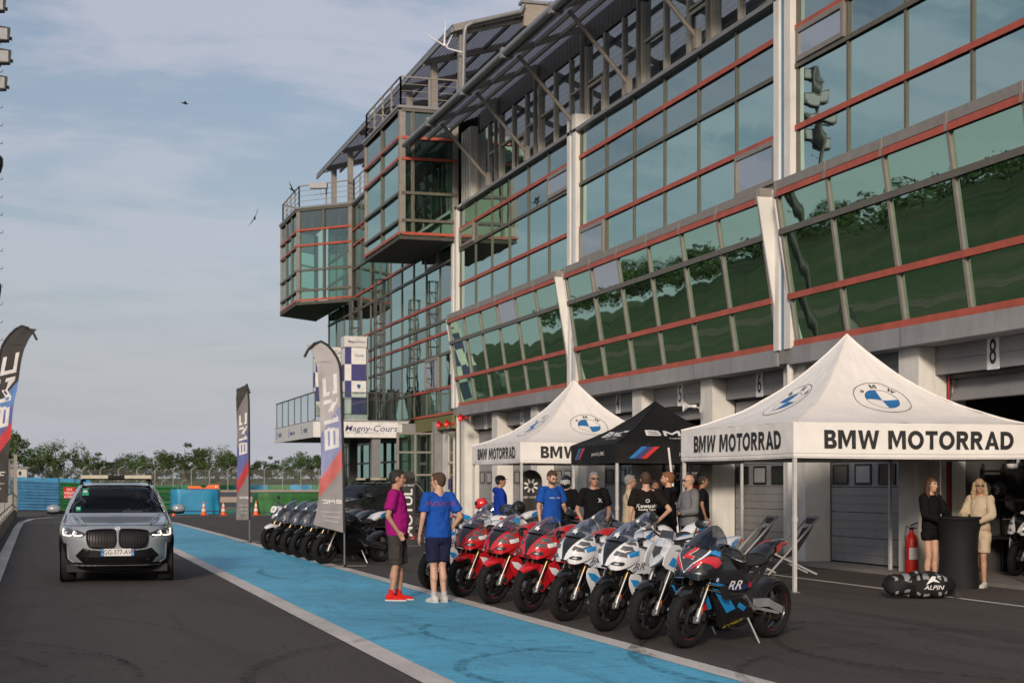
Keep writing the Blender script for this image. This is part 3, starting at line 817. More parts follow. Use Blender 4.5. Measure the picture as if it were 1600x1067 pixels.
# upper roof on posts
ribbed('roof_sheet', 'awning_sheeting', 13.95, 17.72, 20.0, 19.4, 54.0, 82.3)
pbox('roof_edge', 'rail_grey', 13.98, 54.0, 17.52, 14.06, 82.3, 17.70)
for y in (54.3, 58.4, 62.6, 66.8, 71.0, 75.2, 79.6):
    b = MB(); b.box(14.32, y - 0.13, 15.04, 14.56, y + 0.13, 17.62); part(b, 'roof_post', 'steel')
    b = MB(); b.bar((14.0, y, 17.54), (18.4, y, 18.78), 0.14, 0.24); part(b, 'rafter', 'steel')
for x in (15.2, 16.4): pbox('purlin', 'steel_dark', x, 54.0, 17.56 + (x - 13.95) * 0.278, x + 0.08, 82.2, 17.68 + (x - 13.95) * 0.278)
b = MB()
for j in range(78):
    y = 54.3 + j * 0.35; b.box(17.0, y + 0.012, 15.04, 17.15, y + 0.338, 18.3)
tag(part(b, 'upper_cladding', 'cladding'), kind='stuff')
pbox('upper_core', 'gap_black', 17.03, 54.3, 15.04, 19.9, 81.4, 18.25)
for j in range(4): pbox('gable_panel', 'cladding_pale', 16.65 + j * 0.8, 53.92, 17.95, 16.64 + (j + 1) * 0.8, 54.2, 18.75)
pbox('gable_cap', 'rail_grey', 16.55, 53.85, 18.76, 20.0, 54.3, 18.86)
b = MB(); b.tube([(16.6, 53.82, 18.66), (16.5, 53.8, 18.40), (14.7, 53.8, 17.86), (14.46, 53.8, 17.7), (14.42, 53.86, 17.4), (14.42, 54.08, 15.1)], 0.08, 8); part(b, 'drain_pipe', 'rail_grey', smooth=50)
b = MB(); b.bar((14.05, 53.95, 17.66), (16.6, 53.95, 18.42), 0.10, 0.24); part(b, 'verge_board', 'steel')

# ground storey of the far wing and the entrance recess
pbox('olive_panel', 'olive', XF - 0.10, 55.55, 3.58, XF + 0.05, 61.5, 4.08)
pbox('grey_wall', 'rail_grey', 14.3, 57.75, 0.06, 14.62, 58.15, 3.9)
pbox('wall', 'wall_white', 14.75, 55.6, 0.06, 14.95, 58.2, 4.1)
pbox('wall', 'wall_white', 14.60, 56.9, 0.06, 14.748, 57.7, 3.9)
b = MB(); b.box(14.55, 55.9, 0.1, 14.62, 55.98, 3.5); b.box(14.55, 56.72, 0.1, 14.62, 56.8, 3.5); b.box(14.55, 55.98, 2.3, 14.62, 56.72, 2.4); b.box(14.55, 55.98, 3.42, 14.62, 56.72, 3.5); b.box(14.55, 55.98, 0.1, 14.62, 56.72, 0.35)
dr = part(b, 'door', 'mullion_pale')
place(pane_mesh('pane', 0.74, 3.2, 'pane_lilac'), 'pane', dr, (14.60, 56.35, 1.9), (0, 0, 0))
b = MB(); b.box(14.52, 56.2, 1.35, 14.545, 56.55, 1.75); part(b, 'door_notice', 'ink_navy')
# glazed porch facing down the lane
b = MB()
for x in (12.95, 13.62, 14.28): b.box(x - 0.04, 58.0, 0.5, x + 0.04, 58.1, 3.5)
for z in (0.5, 1.9, 2.75, 3.46): b.box(12.91, 57.985, z - 0.035, 14.32, 58.105, z + 0.035)
fr = part(b, 'porch_frame', 'steel')
for x in (13.285, 13.95):
    for z, h in ((1.2, 1.33), (2.32, 0.78), (3.1, 0.64)):
        place(pane_mesh('pane', 0.6, h, 'pane_green'), 'pane', fr, (x, 58.06, z), (0, 0, -math.pi / 2 + R(3)))
pbox('porch_base', 'wall_white', 12.9, 57.97, 0.12, 14.3, 58.2, 0.46)
pbox('porch_stripe', 'kerb_green', 12.88, 57.95, 0.06, 14.3, 58.21, 0.118)
for y, m in ((61.8, 'rail_grey'), (66.5, 'steel_dark'), (71.5, 'steel_dark')):
    b = MB(); b.box(12.7, y - 0.16, 0.06, 13.05, y + 0.16, 3.4); part(b, 'entrance_column', m)
b = MB()
for y in (62.4, 64.0, 65.6, 67.2, 68.8, 70.4, 72.0, 74, 76, 78, 80, 81.3): b.box(14.7, y - 0.05, 0.06, 14.8, y + 0.05, 3.45)
for z in (0.15, 1.2, 2.5, 3.4): b.box(14.68, 62.4, z - 0.04, 14.82, 81.3, z + 0.04)
fr = part(b, 'entrance_frame', 'steel_dark')
for y in [63.2 + 1.6 * i for i in range(6)] + [73, 75, 77, 79, 80.6]:
    place(pane_mesh('pane', 1.55, 3.2, 'pane_green'), 'pane', fr, (14.76, y, 1.8), (0, 0, R(rnd.uniform(-1, 1))))
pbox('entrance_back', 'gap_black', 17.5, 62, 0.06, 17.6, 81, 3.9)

# canopy over the entrance
CN = thing('entrance_canopy', 'white canopy slab over the building entrance with glass balustrade and circuit lettering', 'canopy', (10.4, 61.5, 3.39))
b = MB(); b.box(10.5, 61.6, 3.42, 14.4, 72, 3.95); b.build('slab', 'soffit', CN)
b = MB(); b.box(10.40, 61.46, 3.39, 13.72, 61.56, 4.03); b.build('front_board', 'print_white', CN)
b = MB(); b.box(13.722, 61.50, 3.45, 14.15, 61.56, 3.96); b.box(13.722, 61.44, 3.39, 14.15, 61.6, 3.448); b.box(13.722, 61.44, 3.965, 14.15, 61.6, 4.03); b.build('open_end', 'poster_white', CN)
b = MB(); b.box(13.9, 61.3, 3.45, 14.45, 61.49, 3.95); b.build('end_box', 'rail_grey', CN)
b = MB(); b.box(10.34, 61.56, 3.39, 10.40, 72.0, 4.03); b.build('side_board', 'poster_white', CN)
b = MB(); b.box(10.33, 61.4, 4.035, 14.2, 61.6, 4.07); b.box(10.33, 61.6, 4.035, 10.5, 72, 4.07); b.build('edge_trim', 'ink_grey', CN)
b = MB(); b.text('Magny-Cours', lambda x, z: (12.62 + x, 61.455, 3.74 + z), 0.34, 0.004, 1.15, shear=0.25)
b.build('lettering', 'ink_navy', CN)
b = MB(); b.text('INTERNATIONAL CIRCUIT  FRANCE', lambda x, z: (12.4 + x, 61.456, 3.565 + z), 0.085, 0, 1.1); b.build('small_lettering', 'ink_grey', CN)
def shield(fn, s, b1=None):
    b = MB(); out = [(-.5, .5), (-.1, .62), (.5, .5), (.42, -.1), (.0, -.62), (-.42, -.1)]
    b.prism([(x * s, y * s) for x, y in out], fn, 0, 0.004); b.m = 1
    b.prism([(x * s * .62, y * s * .62 - .04 * s) for x, y in out], fn, 0.0045, 0.008); return b
shield(lambda x, z, t: (11.22 + x, 61.455 - t, 3.74 + z), 0.36).build('emblem', ['ink_blue', 'ink_navy'], CN)
b = MB()
for y, s in ((70.6, 'NIEVRE'), (67.0, 'Magny-Cours'), (63.6, 'NIEVRE')):
    b.text(s, lambda a, c, y=y: (10.33, y - a - 0.2, 3.70 + c), 0.26 if s[0] == 'N' else 0.22, 0.01, 1.1)
b.build('side_lettering', 'ink_navy', CN)
b = MB()
for y, s in ((70.6, 'NIEVRE'), (67.0, 'Magny-Cours'), (63.6, 'NIEVRE')):
    b.box(10.325, y + 0.78, 3.55, 10.335, y + 0.84, 3.92)
b.build('side_mark', 'ink_blue', CN)
for j in range(7):
    y = 61.62 + j * 1.73
    if j < 6:
        o = MB().add([(10.42, y, 4.12), (10.42, y + 1.70, 4.12), (10.42, y + 1.70, 5.14), (10.42, y, 5.14)], [(0, 1, 2, 3)]).build('balustrade_pane', 'balustrade', CN)
    b = MB(); b.box(10.40, y - 0.03, 4.07, 10.46, y, 5.15); b.build('baluster', 'steel_dark', CN)
b = MB(); b.box(10.39, 61.55, 5.15, 10.47, 72.1, 5.19); b.build('handrail', 'steel_dark', CN)
for j in range(3):
    x = 10.5 + j * 1.28
    MB().add([(x, 61.62, 4.12), (x + 1.25, 61.62, 4.12), (x + 1.25, 61.62, 5.14), (x, 61.62, 5.14)], [(0, 1, 2, 3)]).build('balustrade_pane', 'balustrade', CN)
b = MB(); b.box(10.47, 61.6, 5.15, 14.3, 61.66, 5.19); b.build('handrail', 'steel_dark', CN)
b = MB(); b.box(11.1, 71.9, 3.42, 14.3, 72.0, 3.9); b.build('rear_board', 'soffit', CN)

# two checkered banner columns on the canopy
def banner(x, y, w, h, dpt, label, z=4.1, header=True):
    t = thing('checkered_banner', label, 'banner', (x, y, z), 0, 'checkered banners on the entrance canopy')
    b = MB(); b.box(0, 0, 0.25, w, dpt, h - 0.45); b.build('panel', 'print_white', t, world=False)
    b = MB(); b.box(-0.03, -0.05, h - 0.43, w + 0.03, dpt, h); b.build('header', 'poster_white', t, world=False)
    b = MB(); b.box(w + 0.05, 0.1, 0, w + 0.11, 0.16, h + 0.05); b.box(-0.02, dpt + .02, 0, 0.04, dpt + 0.08, h); b.build('frame', 'galvanised', t, world=False)
    b = MB(); rows_ = 4; ch = (h - 0.70) / rows_
    for r in range(rows_):
        z0 = 0.25 + r * ch
        if r % 2 == 0: b.box(w * 0.30, -0.012, z0, w, -0.004, z0 + ch)
        else: b.box(0, -0.012, z0, w * 0.30, -0.004, z0 + ch)
        if r % 2 == 0: b.box(-0.012, 0.1, z0, -0.004, dpt, z0 + ch)
    b.build('checks', 'ink_navy', t, world=False)
    b = MB(); b.text('Magny-Cours', lambda a, c: (w * 0.55 + a, -0.06, h - 0.22 + c), w * 0.15, 0.01, 1.0)
    b.text('NIEVRE', lambda a, c: (w * 0.66 + a, -0.014, 0.25 + 3.5 * ch + c), w * 0.14, 0, 1.0)
    b.text('Magny-Cours', lambda a, c: (w * 0.65 + a, -0.014, 0.25 + 1.25 * ch + c), w * 0.10, 0, 1.0); b.build('lettering', 'ink_navy', t, world=False)
    shield(lambda a, c, q: (w * 0.65 + a, -0.012 - q, 0.25 + 1.65 * ch + c), 0.16).build('emblem', ['ink_blue', 'ink_navy'], t, world=False)
    if header:
        b = MB(); b.box(0, -0.02, -0.03, w + .05, 0.1, 0.22); b.build('foot_board', 'poster_white', t, world=False)
    return t
banner(11.72, 62.2, 0.86, 3.35, 0.7, 'front checkered banner column nearest the lattice towers, blue and white squares')
banner(10.95, 64.6, 1.35, 3.1, 0.5, 'rear checkered banner partly hidden behind the grey feather flag', header=False)

# lattice towers standing on the canopy
def lattice(x, y, z0, z1, w, label):
    t = thing('lattice_tower', label, 'lattice tower', (x, y, z0), 0, 'lattice towers on the entrance canopy')
    for i in (0, 1):
        for j in (0, 1):
            b = MB(); b.bar((i * w, j * w, 0), (i * w, j * w, z1 - z0), 0.05); b.build('upright', 'steel_dark', t, world=False)
    n = int((z1 - z0) / 0.42); b = MB()
    for q in range(n + 1):
        z = q * (z1 - z0) / n
        for a, c in (((0, 0), (w, 0)), ((0, 0), (0, w)), ((w, 0), (w, w)), ((0, w), (w, w))): b.bar((*a, z), (*c, z), 0.03)
        if q < n and q % 2: b.bar((0, 0, z), (w, 0, z + (z1 - z0) / n), 0.025)
    tag(b.build('bracing', 'steel_dark', t, world=False), kind='stuff')
lattice(13.2, 63.2, 4.07, 9.9, 0.36, 'taller dark lattice tower on the canopy beside the folded tables')
lattice(13.0, 67.5, 4.07, 9.6, 0.38, 'shorter dark lattice tower on the canopy next to the checkered banners')
# folded terrace furniture stacked behind the balustrade
for i, (x, y) in enumerate(((13.3, 64.5), (13.9, 63.9), (13.5, 66.0))):
    b = MB()
    for q in range(6):
        b.bar((x - 0.2 + q * 0.07, y, 4.08), (x + 0.05 + q * 0.07, y + 0.1, 5.3 + 0.08 * (q % 3)), 0.03, 0.35)
        b.bar((x + 0.35 - q * 0.05, y, 4.08), (x - 0.1 + q * 0.05, y, 5.45), 0.04)
    tag(b.build('folded_tables', 'black_plastic'), 'stack of folded dark terrace tables, %s on the canopy terrace' % ('left one behind the lattice tower', 'right one by the glass', 'rear one')[i], 'folded tables', 'folded furniture on the canopy')
# ================================================================== SURROUNDINGS
mk('bark', (0.09, 0.065, 0.045), 0.9, var=0.3, bump=0.5)
M['leaf'] = mat('leaf', (0.050, 0.090, 0.020), 0.7, var=0.45, scale=0.7)
M['leaf_dark'] = mat('leaf_dark', (0.036, 0.066, 0.016), 0.75, var=0.45, scale=0.7)
for k in ('leaf', 'leaf_dark'):
    b_ = M[k].node_tree.nodes['Principled BSDF']; b_.inputs['Subsurface Weight'].default_value = 0.0
def crown_mesh(b, r, c, rad, n, size, clumps=26):
    cs = []
    for i in range(clumps):
        d = Vector((r.gauss(0, 1), r.gauss(0, 1), r.gauss(0, 0.8))).normalized()
        q = r.uniform(0.45, 1.0)
        cs.append((Vector(c) + Vector((d.x * rad[0], d.y * rad[1], d.z * rad[2])) * q, r.uniform(0.16, 0.34) * rad[0]))
    for i in range(n):
        cc, cr = cs[r.randrange(clumps)]
        d = Vector((r.gauss(0, 1), r.gauss(0, 1), r.gauss(0, 0.7))); d = d.normalized() * cr * r.uniform(0.5, 1.08)
        p = cc + d; u = Vector((r.uniform(-1, 1), r.uniform(-1, 1), r.uniform(-.6, .6))).normalized(); w = u.cross(Vector((r.uniform(-1, 1), r.uniform(-1, 1), r.uniform(-1, 1)))).normalized()
        s1 = size * r.uniform(0.6, 1.3); s2 = s1 * r.uniform(0.5, 0.8)
        b.add([p - u * s1, p - w * s2, p + u * s1, p + w * s2], [(0, 1, 2, 3)])
    return cs
def make_tree(name, label, h, cw, seed, group, leaf='leaf', loc=(0, 0, 0), low=0.14):
    r = random.Random(seed); t = thing(name, label, 'tree', loc, 0, group)
    b = MB(); b.tube([(0, 0, -0.2), (0.05 * h * r.uniform(-.5, .5), 0, h * 0.3), (0.03 * h, 0.02 * h, h * 0.62), (0, 0, h * 0.85)], [h * 0.030, h * 0.022, h * 0.013, h * 0.004], 7)
    c = MB(); cs = crown_mesh(c, r, (0, 0, h * (low + (1 - low) * 0.52)), (cw / 2, cw / 2, h * (1 - low) * 0.5), 3600, h * 0.026, 30)
    for q in cs[:10]:
        b.tube([(0.02 * h, 0.01 * h, h * r.uniform(0.25, 0.5)), tuple(q[0] * 0.55 + Vector((0, 0, h * 0.2))), tuple(q[0])], [h * 0.012, h * 0.008, h * 0.003], 5)
    b.build('trunk', 'bark', t, world=False, smooth=60); c.build('crown', leaf, t, world=False)
    return t
def gp(u, v, H=0.0):
    """photograph measurement -> place on the ground (used once, to read real positions)"""
    f, hz, ya = 2463.0, 752.0, math.atan(740 / 2463); s, c = math.sin(ya), math.cos(ya)
    Z = f * (1.65 - H) / (v - hz); a = (u - 800) / f
    return Z * (s + a * c), Z * (c - a * s)
def far(u, Z):
    ya = math.atan(740 / 2463); s, c = math.sin(ya), math.cos(ya); a = (u - 800) / 2463
    return Z * (s + a * c), Z * (c - a * s)
# the tree line beyond the circuit (u along the photograph, distance, height, width, words)
TL = [(14, 250, 7.8, 9, 'tallest dark tree, behind the feather flag at the far left'), (52, 300, 5.6, 6, 'low rounded tree right of the white hut'),
      (85, 300, 7.2, 11, 'broad tree in the gap left of the grey car roof'), (128, 300, 5.4, 4, 'small feathery tree above the light bar end'),
      (165, 320, 5.2, 9, 'low wide tree above the grey car'), (206, 320, 5.4, 8, 'ragged tree above the right half of the light bar'), (243, 310, 5.3, 7, 'slender tree right of the grey car roof'),
      (288, 300, 6.7, 9.5, 'full tree above the blue tarpaulin stack'), (328, 300, 6.2, 9, 'full tree above the orange barriers'), (362, 310, 5.6, 7, 'tree half hidden by the far feather flag'),
      (412, 330, 4.6, 6.5, 'small round tree right of the far feather flag'), (452, 330, 4.6, 6, 'small tree above the green block'), (486, 320, 5.6, 8, 'tree touching the grey feather flag'),
      (520, 340, 5.6, 8, 'tree behind the canopy sign'), (560, 340, 5.2, 8, 'tree glimpsed beyond the entrance')]
G_T = 'trees in a line beyond the circuit fence'
protos = []
for i in range(3):
    protos.append(make_tree('broadleaf_tree', TL[i][4], TL[i][2], TL[i][3], 11 + i, G_T, 'leaf' if i != 1 else 'leaf_dark', (*far(TL[i][0], TL[i][1]), 2.2)))
for i, (u, Z, h, w, lab) in enumerate(TL):
    if i < 3: continue
    src = protos[i % 3]; j = i % 3
    t = copy_tree(src, (*far(u, Z), 2.2 if Z >= 300 else 1.0), i * 1.7, lab)
    k = h / TL[j][2]; t.scale = (k * (w / h) / (TL[j][3] / TL[j][2]), k * (w / h) / (TL[j][3] / TL[j][2]), k)
# low scrub under the trees reads as one mass
r_ = random.Random(3); b = MB()
for i in range(130):
    u = -120 + i * 6; x, y = far(u, 330 + r_.uniform(-20, 20)); s = r_.uniform(1.0, 2.0)
    crown_mesh(b, r_, (x, y, 2.4 + s * 0.6), (2.6, 2.6, s), 170, 0.20, 6)
tag(b.build('scrub', 'leaf_dark'), kind='stuff')
# woodland and verge across the track, outside the frame but mirrored in the facade
for i in range(26):
    x = -118 - r_.uniform(0, 45) - 0.1 * i; y = -40 + i * 17 + r_.uniform(-5, 5); h = r_.uniform(4, 7)
    t = copy_tree(protos[i % 3], (x, y, 8.6), i * 2.1, 'tree in the wood across the race track, seen only as a reflection')
    t['group'] = 'wood across the race track'; k = h / TL[i % 3][2]; t.scale = (k * 1.1, k * 1.1, k)
b = MB()
for i in range(90):
    crown_mesh(b, r_, (-108 - r_.uniform(0, 22), -50 + i * 5.2, 9.8), (7, 7, 2.4), 320, 0.4, 8)
tag(b.build('undergrowth', 'leaf'), kind='stuff')
# white hut
x, y = far(32, 290)
t = thing('white_hut', 'small white flat roofed hut with one window beyond the fence', 'hut', (x, y, 2.0), R(8))
b = MB(); b.box(-2.4, 0, -1, 1.2, 3, 2.0); b.build('wall', 'wall_white', t, world=False)
b = MB(); b.box(-2.6, -0.25, 2.0, 1.55, 3.2, 2.36); b.build('roof', 'rail_grey', t, world=False)
b = MB(); b.box(-0.35, -0.03, 0.8, 0.15, 0.0, 1.5); b.build('window', 'black_gloss', t, world=False)
# circuit fences: bent posts and wire mesh
def mesh_mat(name, k):
    m = bpy.data.materials.new(name); m.use_nodes = True; nt = m.node_tree; nt.nodes.clear()
    o = N(nt, 'ShaderNodeOutputMaterial'); t = N(nt, 'ShaderNodeBsdfTransparent'); d = N(nt, 'ShaderNodeBsdfDiffuse'); d.inputs[0].default_value = (0.16, 0.16, 0.15, 1)
    x = N(nt, 'ShaderNodeMixShader', i_0=k); L(nt, t.outputs[0], x.inputs[1]); L(nt, d.outputs[0], x.inputs[2]); L(nt, x.outputs[0], o.inputs[0]); return m
M['wire_mesh'] = mesh_mat('wire_mesh', 0.22)
def fence(label, us, Z, h, z0, lean, off=0.0):
    pts = [far(u, Z) for u in us]
    t = thing('wire_fence', label, 'fence', (pts[0][0], pts[0][1], z0))
    o0 = Vector((pts[0][0], pts[0][1], z0))
    for x, y in pts:
        p = Vector((x, y, z0)) - o0
        b = MB(); b.tube([p + Vector((0, 0, -1)), p + Vector((0, 0, h * 0.82)), p + Vector((lean * 0.35, 0, h * 0.94)), p + Vector((lean, 0, h))], h * 0.022, 6); b.build('post', 'galvanised', t, world=False)
    b = MB(); a, c = Vector((*pts[0], z0)) - o0, Vector((*pts[-1], z0)) - o0
    b.poly([a, c, c + Vector((0, 0, h * 0.85)), a + Vector((0, 0, h * 0.85))]); b.build('wire', 'wire_mesh', t, world=False)
fence('tall wire fence with bent post tops on the bank below the tree line', [14 + 28.5 * i for i in range(-3, 20)], 262, 3.1, 1.0, 0.9)
fence('lower nearer wire fence with bent posts behind the blue barrier', [32 + 31.5 * i for i in range(-3, 9)], 175, 1.95, -0.1, 0.5)
# far barrier of tyre blocks in blue and green wraps
xa, ya_ = far(-60, 318); n = 0
t = thing('far_barrier', 'distant long low barrier wrapped in alternating green and blue', 'barrier', (xa, ya_, 0))
for i, (u0, u1, m) in enumerate([(150, 250, 'armco_green'), (250, 365, 'kerb_green'), (365, 419, 'tarp_blue'), (419, 453, 'armco_green'), (453, 488, 'tarp_blue'), (488, 530, 'armco_green'), (530, 640, 'tarp_blue')]):
    p, q = Vector((*far(u0 + 0.3, 318), 0)), Vector((*far(u1, 318), 0)); off = -Vector((xa, ya_, 0))
    b = MB(); b.bar(p + off + Vector((0, 0, 0.5)), q + off + Vector((0, 0, 0.5)), 0.9, 1.05); b.build('barrier_block', m, t, world=False)
b = MB(); p, q = Vector((*far(-60, 319), 0)), Vector((*far(365, 320), 0))
# steel multi-rail barrier at the end of the lane
A0, A1 = Vector((-1.9, 95.4, 0)), Vector((7.2, 84.6, 0))
t = thing('steel_barrier', 'curved multi rail steel crash barrier painted blue and green behind the grey car', 'barrier', A0)
secs = [(0, .335, 'armco_blue'), (.337, .475, 'armco_green'), (.477, .86, 'armco_blue'), (.862, 1.0, 'armco_green')]
dirv = (A1 - A0); Ln = dirv.length; dv = dirv.normalized(); nv = Vector((dv.y, -dv.x, 0))
for a, c, m in secs:
    for q in range(5):
        rows = []
        for f in (a, c):
            zt = 1.78 - 0.42 * f; zz = zt / 5; base = dv * (f * Ln)
            prof = [(0.0, 0.02), (-.09, .12), (-.09, .3), (0.02, .44), (0.02, .54), (-.09, .68), (-.09, .86), (0.0, .96), (0.05, .96), (0.05, .02)]
            rows.append([base - nv * d * -1.0 * 1.0 + Vector((0, 0, (q + z) * zz)) for d, z in [(-d_, z_) for d_, z_ in prof]])
        b = MB(); b.grid(rows); b.build('rail', m, t, world=False, fix=True)
for f in (0.05, .2, .35, .5, .65, .8, .97):
    p = dv * (f * Ln) - nv * 0.12; b = MB(); b.box(p.x - .06, p.y - .06, 0, p.x + .06, p.y + .06, 1.6 - 0.4 * f); b.build('post', 'galvanised', t, world=False)
b = MB(); p0 = dv * (.37 * Ln) + nv * 0.16
b.bar(p0 + Vector((0, 0, 1.02)), p0 + dv * 0.95 + Vector((0, 0, 1.02)), 0.02, 0.62)
sg = b.build('notice', 'red_plastic', None); sg.location = A0; tag(sg, 'red notice with white lines fixed to the steel barrier beside the car roof', 'sign')
b = MB()
for i, s in enumerate(('ZONE', 'INTERDITE', 'AU PUBLIC')):
    b.text(s, lambda x, z, i=i: tuple(p0 + dv * (0.475 + x) + nv * 0.014 + Vector((0, 0, 1.2 - 0.2 * i + z))), 0.19, 0.01, 0.9)
o = b.build('lettering', 'print_white', sg, world=False)
B2 = Vector((-2.2, 98.5, 0))
b = MB()
for q in range(6): b.box(-0.2 + q * 0.9, -q * 0.6, 0, 0.62 + q * 0.9, -q * 0.6 + 0.3, 1.95 - 0.035 * q)
o = b.build('tyre_stack', 'tarp_blue'); o.location = B2; tag(o, 'row of turquoise wrapped tyre stacks peeking over the blue steel barrier', 'tyre wall')
o['kind'] = 'stuff'
# wrapped tyre stacks at the pit entry
def wrapped(label, x0, x1, y, h, dpt, m, seed):
    t = thing('tyre_wall', label, 'tyre wall', ((x0 + x1) / 2, y, 0)); w = (x1 - x0) / 2; b = MB(); rows = []; nn = 56
    for k, z in enumerate([0, 0.05, 0.2, 0.4, 0.6, 0.8, 0.95, 1.0]):
        row = []
        for j in range(nn):
            a = 2 * math.pi * j / nn; cx, sx = math.cos(a), math.sin(a); e = 0.42
            X = w * math.copysign(abs(cx) ** e, cx); Y = dpt * math.copysign(abs(sx) ** e, sx)
            k2 = 1 + 0.035 * math.sin(a * 9 + seed + z) * (1 - z * 0.5) + 0.02 * noise.noise(Vector((a * 4, z * 3, seed)))
            if z == 1.0: k2 *= 0.97
            row.append((X * k2, Y * k2 + dpt, h * z + (0.02 * math.sin(a * 5) if z > 0.9 else 0)))
        rows.append(row)
    b.grid(rows, closed=True); b.add([rows[-1][j] for j in range(nn)], [tuple(range(nn))]); b.build('tarpaulin', m, t, world=False, smooth=50)
    b = MB(); b.tube([(p[0] * 1.01, (p[1] - dpt) * 1.01 + dpt, h * 0.12 + 0.01) for p in rows[2]], 0.02, 5, closed=True); b.build('strap', 'ink_navy', t, world=False)
wrapped('tyre stack wrapped in turquoise tarpaulin at the end of the blue barrier', 6.45, 8.85, 80.6, 1.26, 0.9, 'tarp_blue', 1)
wrapped('long tyre stack wrapped in dark green tarpaulin behind the dark motorcycles', 10.15, 14.2, 77.2, 1.10, 0.7, 'tarp_green', 5)
# orange plastic barriers far away
for i, (u, lab) in enumerate(((307, 'left orange water filled barrier above the turquoise tyre stack'), (331, 'right orange water filled barrier with a white disc'))):
    x, y = far(u, 286); t = thing('plastic_barrier', lab, 'barrier', (x, y, 0), 0, 'orange plastic barriers')
    b = MB(); b.prism([(-1.35, 0), (1.35, 0), (1.3, .45), (1.25, 1.0 + .1 * i), (-.6, .95 + .1 * i), (-1.2, .55), (-1.3, .45)] if i else [(-1.5, 0), (1.5, 0), (1.4, .4), (.9, .6), (.6, .85), (-1.5, .85)], lambda a, z, q: (a, q, z), -.25, .25); b.build('body', 'orange_plastic', t, world=False, fix=True)
    b = MB(); b.box(-1.2, -.262, .38, 1.2, -.251, .44); b.build('groove', 'red_plastic', t, world=False)
    if i: b = MB(); b.lathe([(0, 0), (.16, 0)], 12, Matrix.Translation((.7, -.263, .72)) @ Matrix.Rotation(R(90), 4, 'X')); b.build('disc', 'print_white', t, world=False)
# traffic cones
def cone(x, y, h, label, low=False):
    t = thing('traffic_cone', label, 'cone', (x, y, 0), 0, 'traffic cones at the pit entry')
    b = MB(); b.box(-h * .27, -h * .27, 0.004, h * .27, h * .27, h * .06); b.build('base', 'red_plastic', t, world=False)
    for i, (a, c, m) in enumerate(((.06, .30, 'orange_plastic'), (.30, .48, 'print_white'), (.48, .62, 'orange_plastic'), (.62, .80, 'print_white'), (.80, 1.0, 'orange_plastic'))):
        rr = lambda q: h * (.20 - .165 * q)
        b = MB(); b.lathe([(rr(a), h * a), (rr(c), h * c)], 16, caps=(i == 4)); b.build('cone_band', m, t, world=False, smooth=40)
cone(7.70, 77.7, 0.70, 'traffic cone left of centre in front of the turquoise tyre stack'); cone(8.62, 77.5, 0.70, 'traffic cone at the right corner of the turquoise tyre stack')
cone(10.15, 78.6 - 1.5, 0.72, 'dull red traffic cone beside the green tyre stack'); cone(6.20, 76.9, 0.42, 'short traffic cone beside the door mirror of the grey car')
# pit wall with its rail on the left
t = thing('pit_wall', 'low tan concrete pit wall topped by a galvanised railing at the left edge', 'wall', (-1.15, 0, 0))
for i in range(24): b = MB(); b.box(-.14, -10 + i * 3.6, 0, .12, -10 + i * 3.6 + 3.585, .42); b.build('wall_block', 'pit_concrete', t, world=False)
for i in range(24):
    y = -9 + i * 3.6
    b = MB(); b.box(-.03, y, .42, .03, y + .06, 1.15); b.build('post', 'galvanised', t, world=False)
for z in (.62, 1.14): b = MB(); b.bar((0, -10, z), (0, 76, z), .05); b.build('rail', 'galvanised', t, world=False)
b = MB()
for i in range(430): y = -9 + i * 0.2; b.box(-.008, y, .62, .008, y + .016, 1.14)
tag(b.build('bars', 'galvanised', t, world=False), kind='stuff')
t = thing('fence_gate', 'tall weathered wire gate leaf at the end of the pit wall by the lane', 'gate', (-0.98, 73.5, 0), R(6))
b = MB(); b.box(-.07, -.07, 0, .07, .07, 2.85); b.build('post', 'cladding_pale', t, world=False)
b = MB(); b.box(-.03, .07, .1, .03, 2.9, .18); b.box(-.03, .07, 2.6, .03, 2.9, 2.68); b.box(-.03, .07, 1.4, .03, 2.9, 1.46); b.box(-.03, 2.84, .18, .03, 2.9, 2.6); b.box(-.035, .07, .0, .035, 2.9, .1); b.build('frame', 'galvanised', t, world=False)
b = MB(); b.poly([(0, .07, .1), (0, 2.9, .1), (0, 2.9, 2.65), (0, .07, 2.65)]); b.build('wire', mesh_mat('gate_mesh', 0.6), t, world=False)
t = thing('fence_gate', 'second tall gate leaf seen behind the far left feather flag', 'gate', (-1.75, 73.2, 0), R(75))
b = MB(); b.box(-.03, 0, .1, .03, 1.2, .18); b.box(-.03, 0, 2.3, .03, 1.2, 2.38); b.box(-.03, 0, 1.3, .03, 1.2, 1.36); b.box(-.03, 0, .18, .03, .06, 2.3); b.build('frame', 'galvanised', t, world=False)
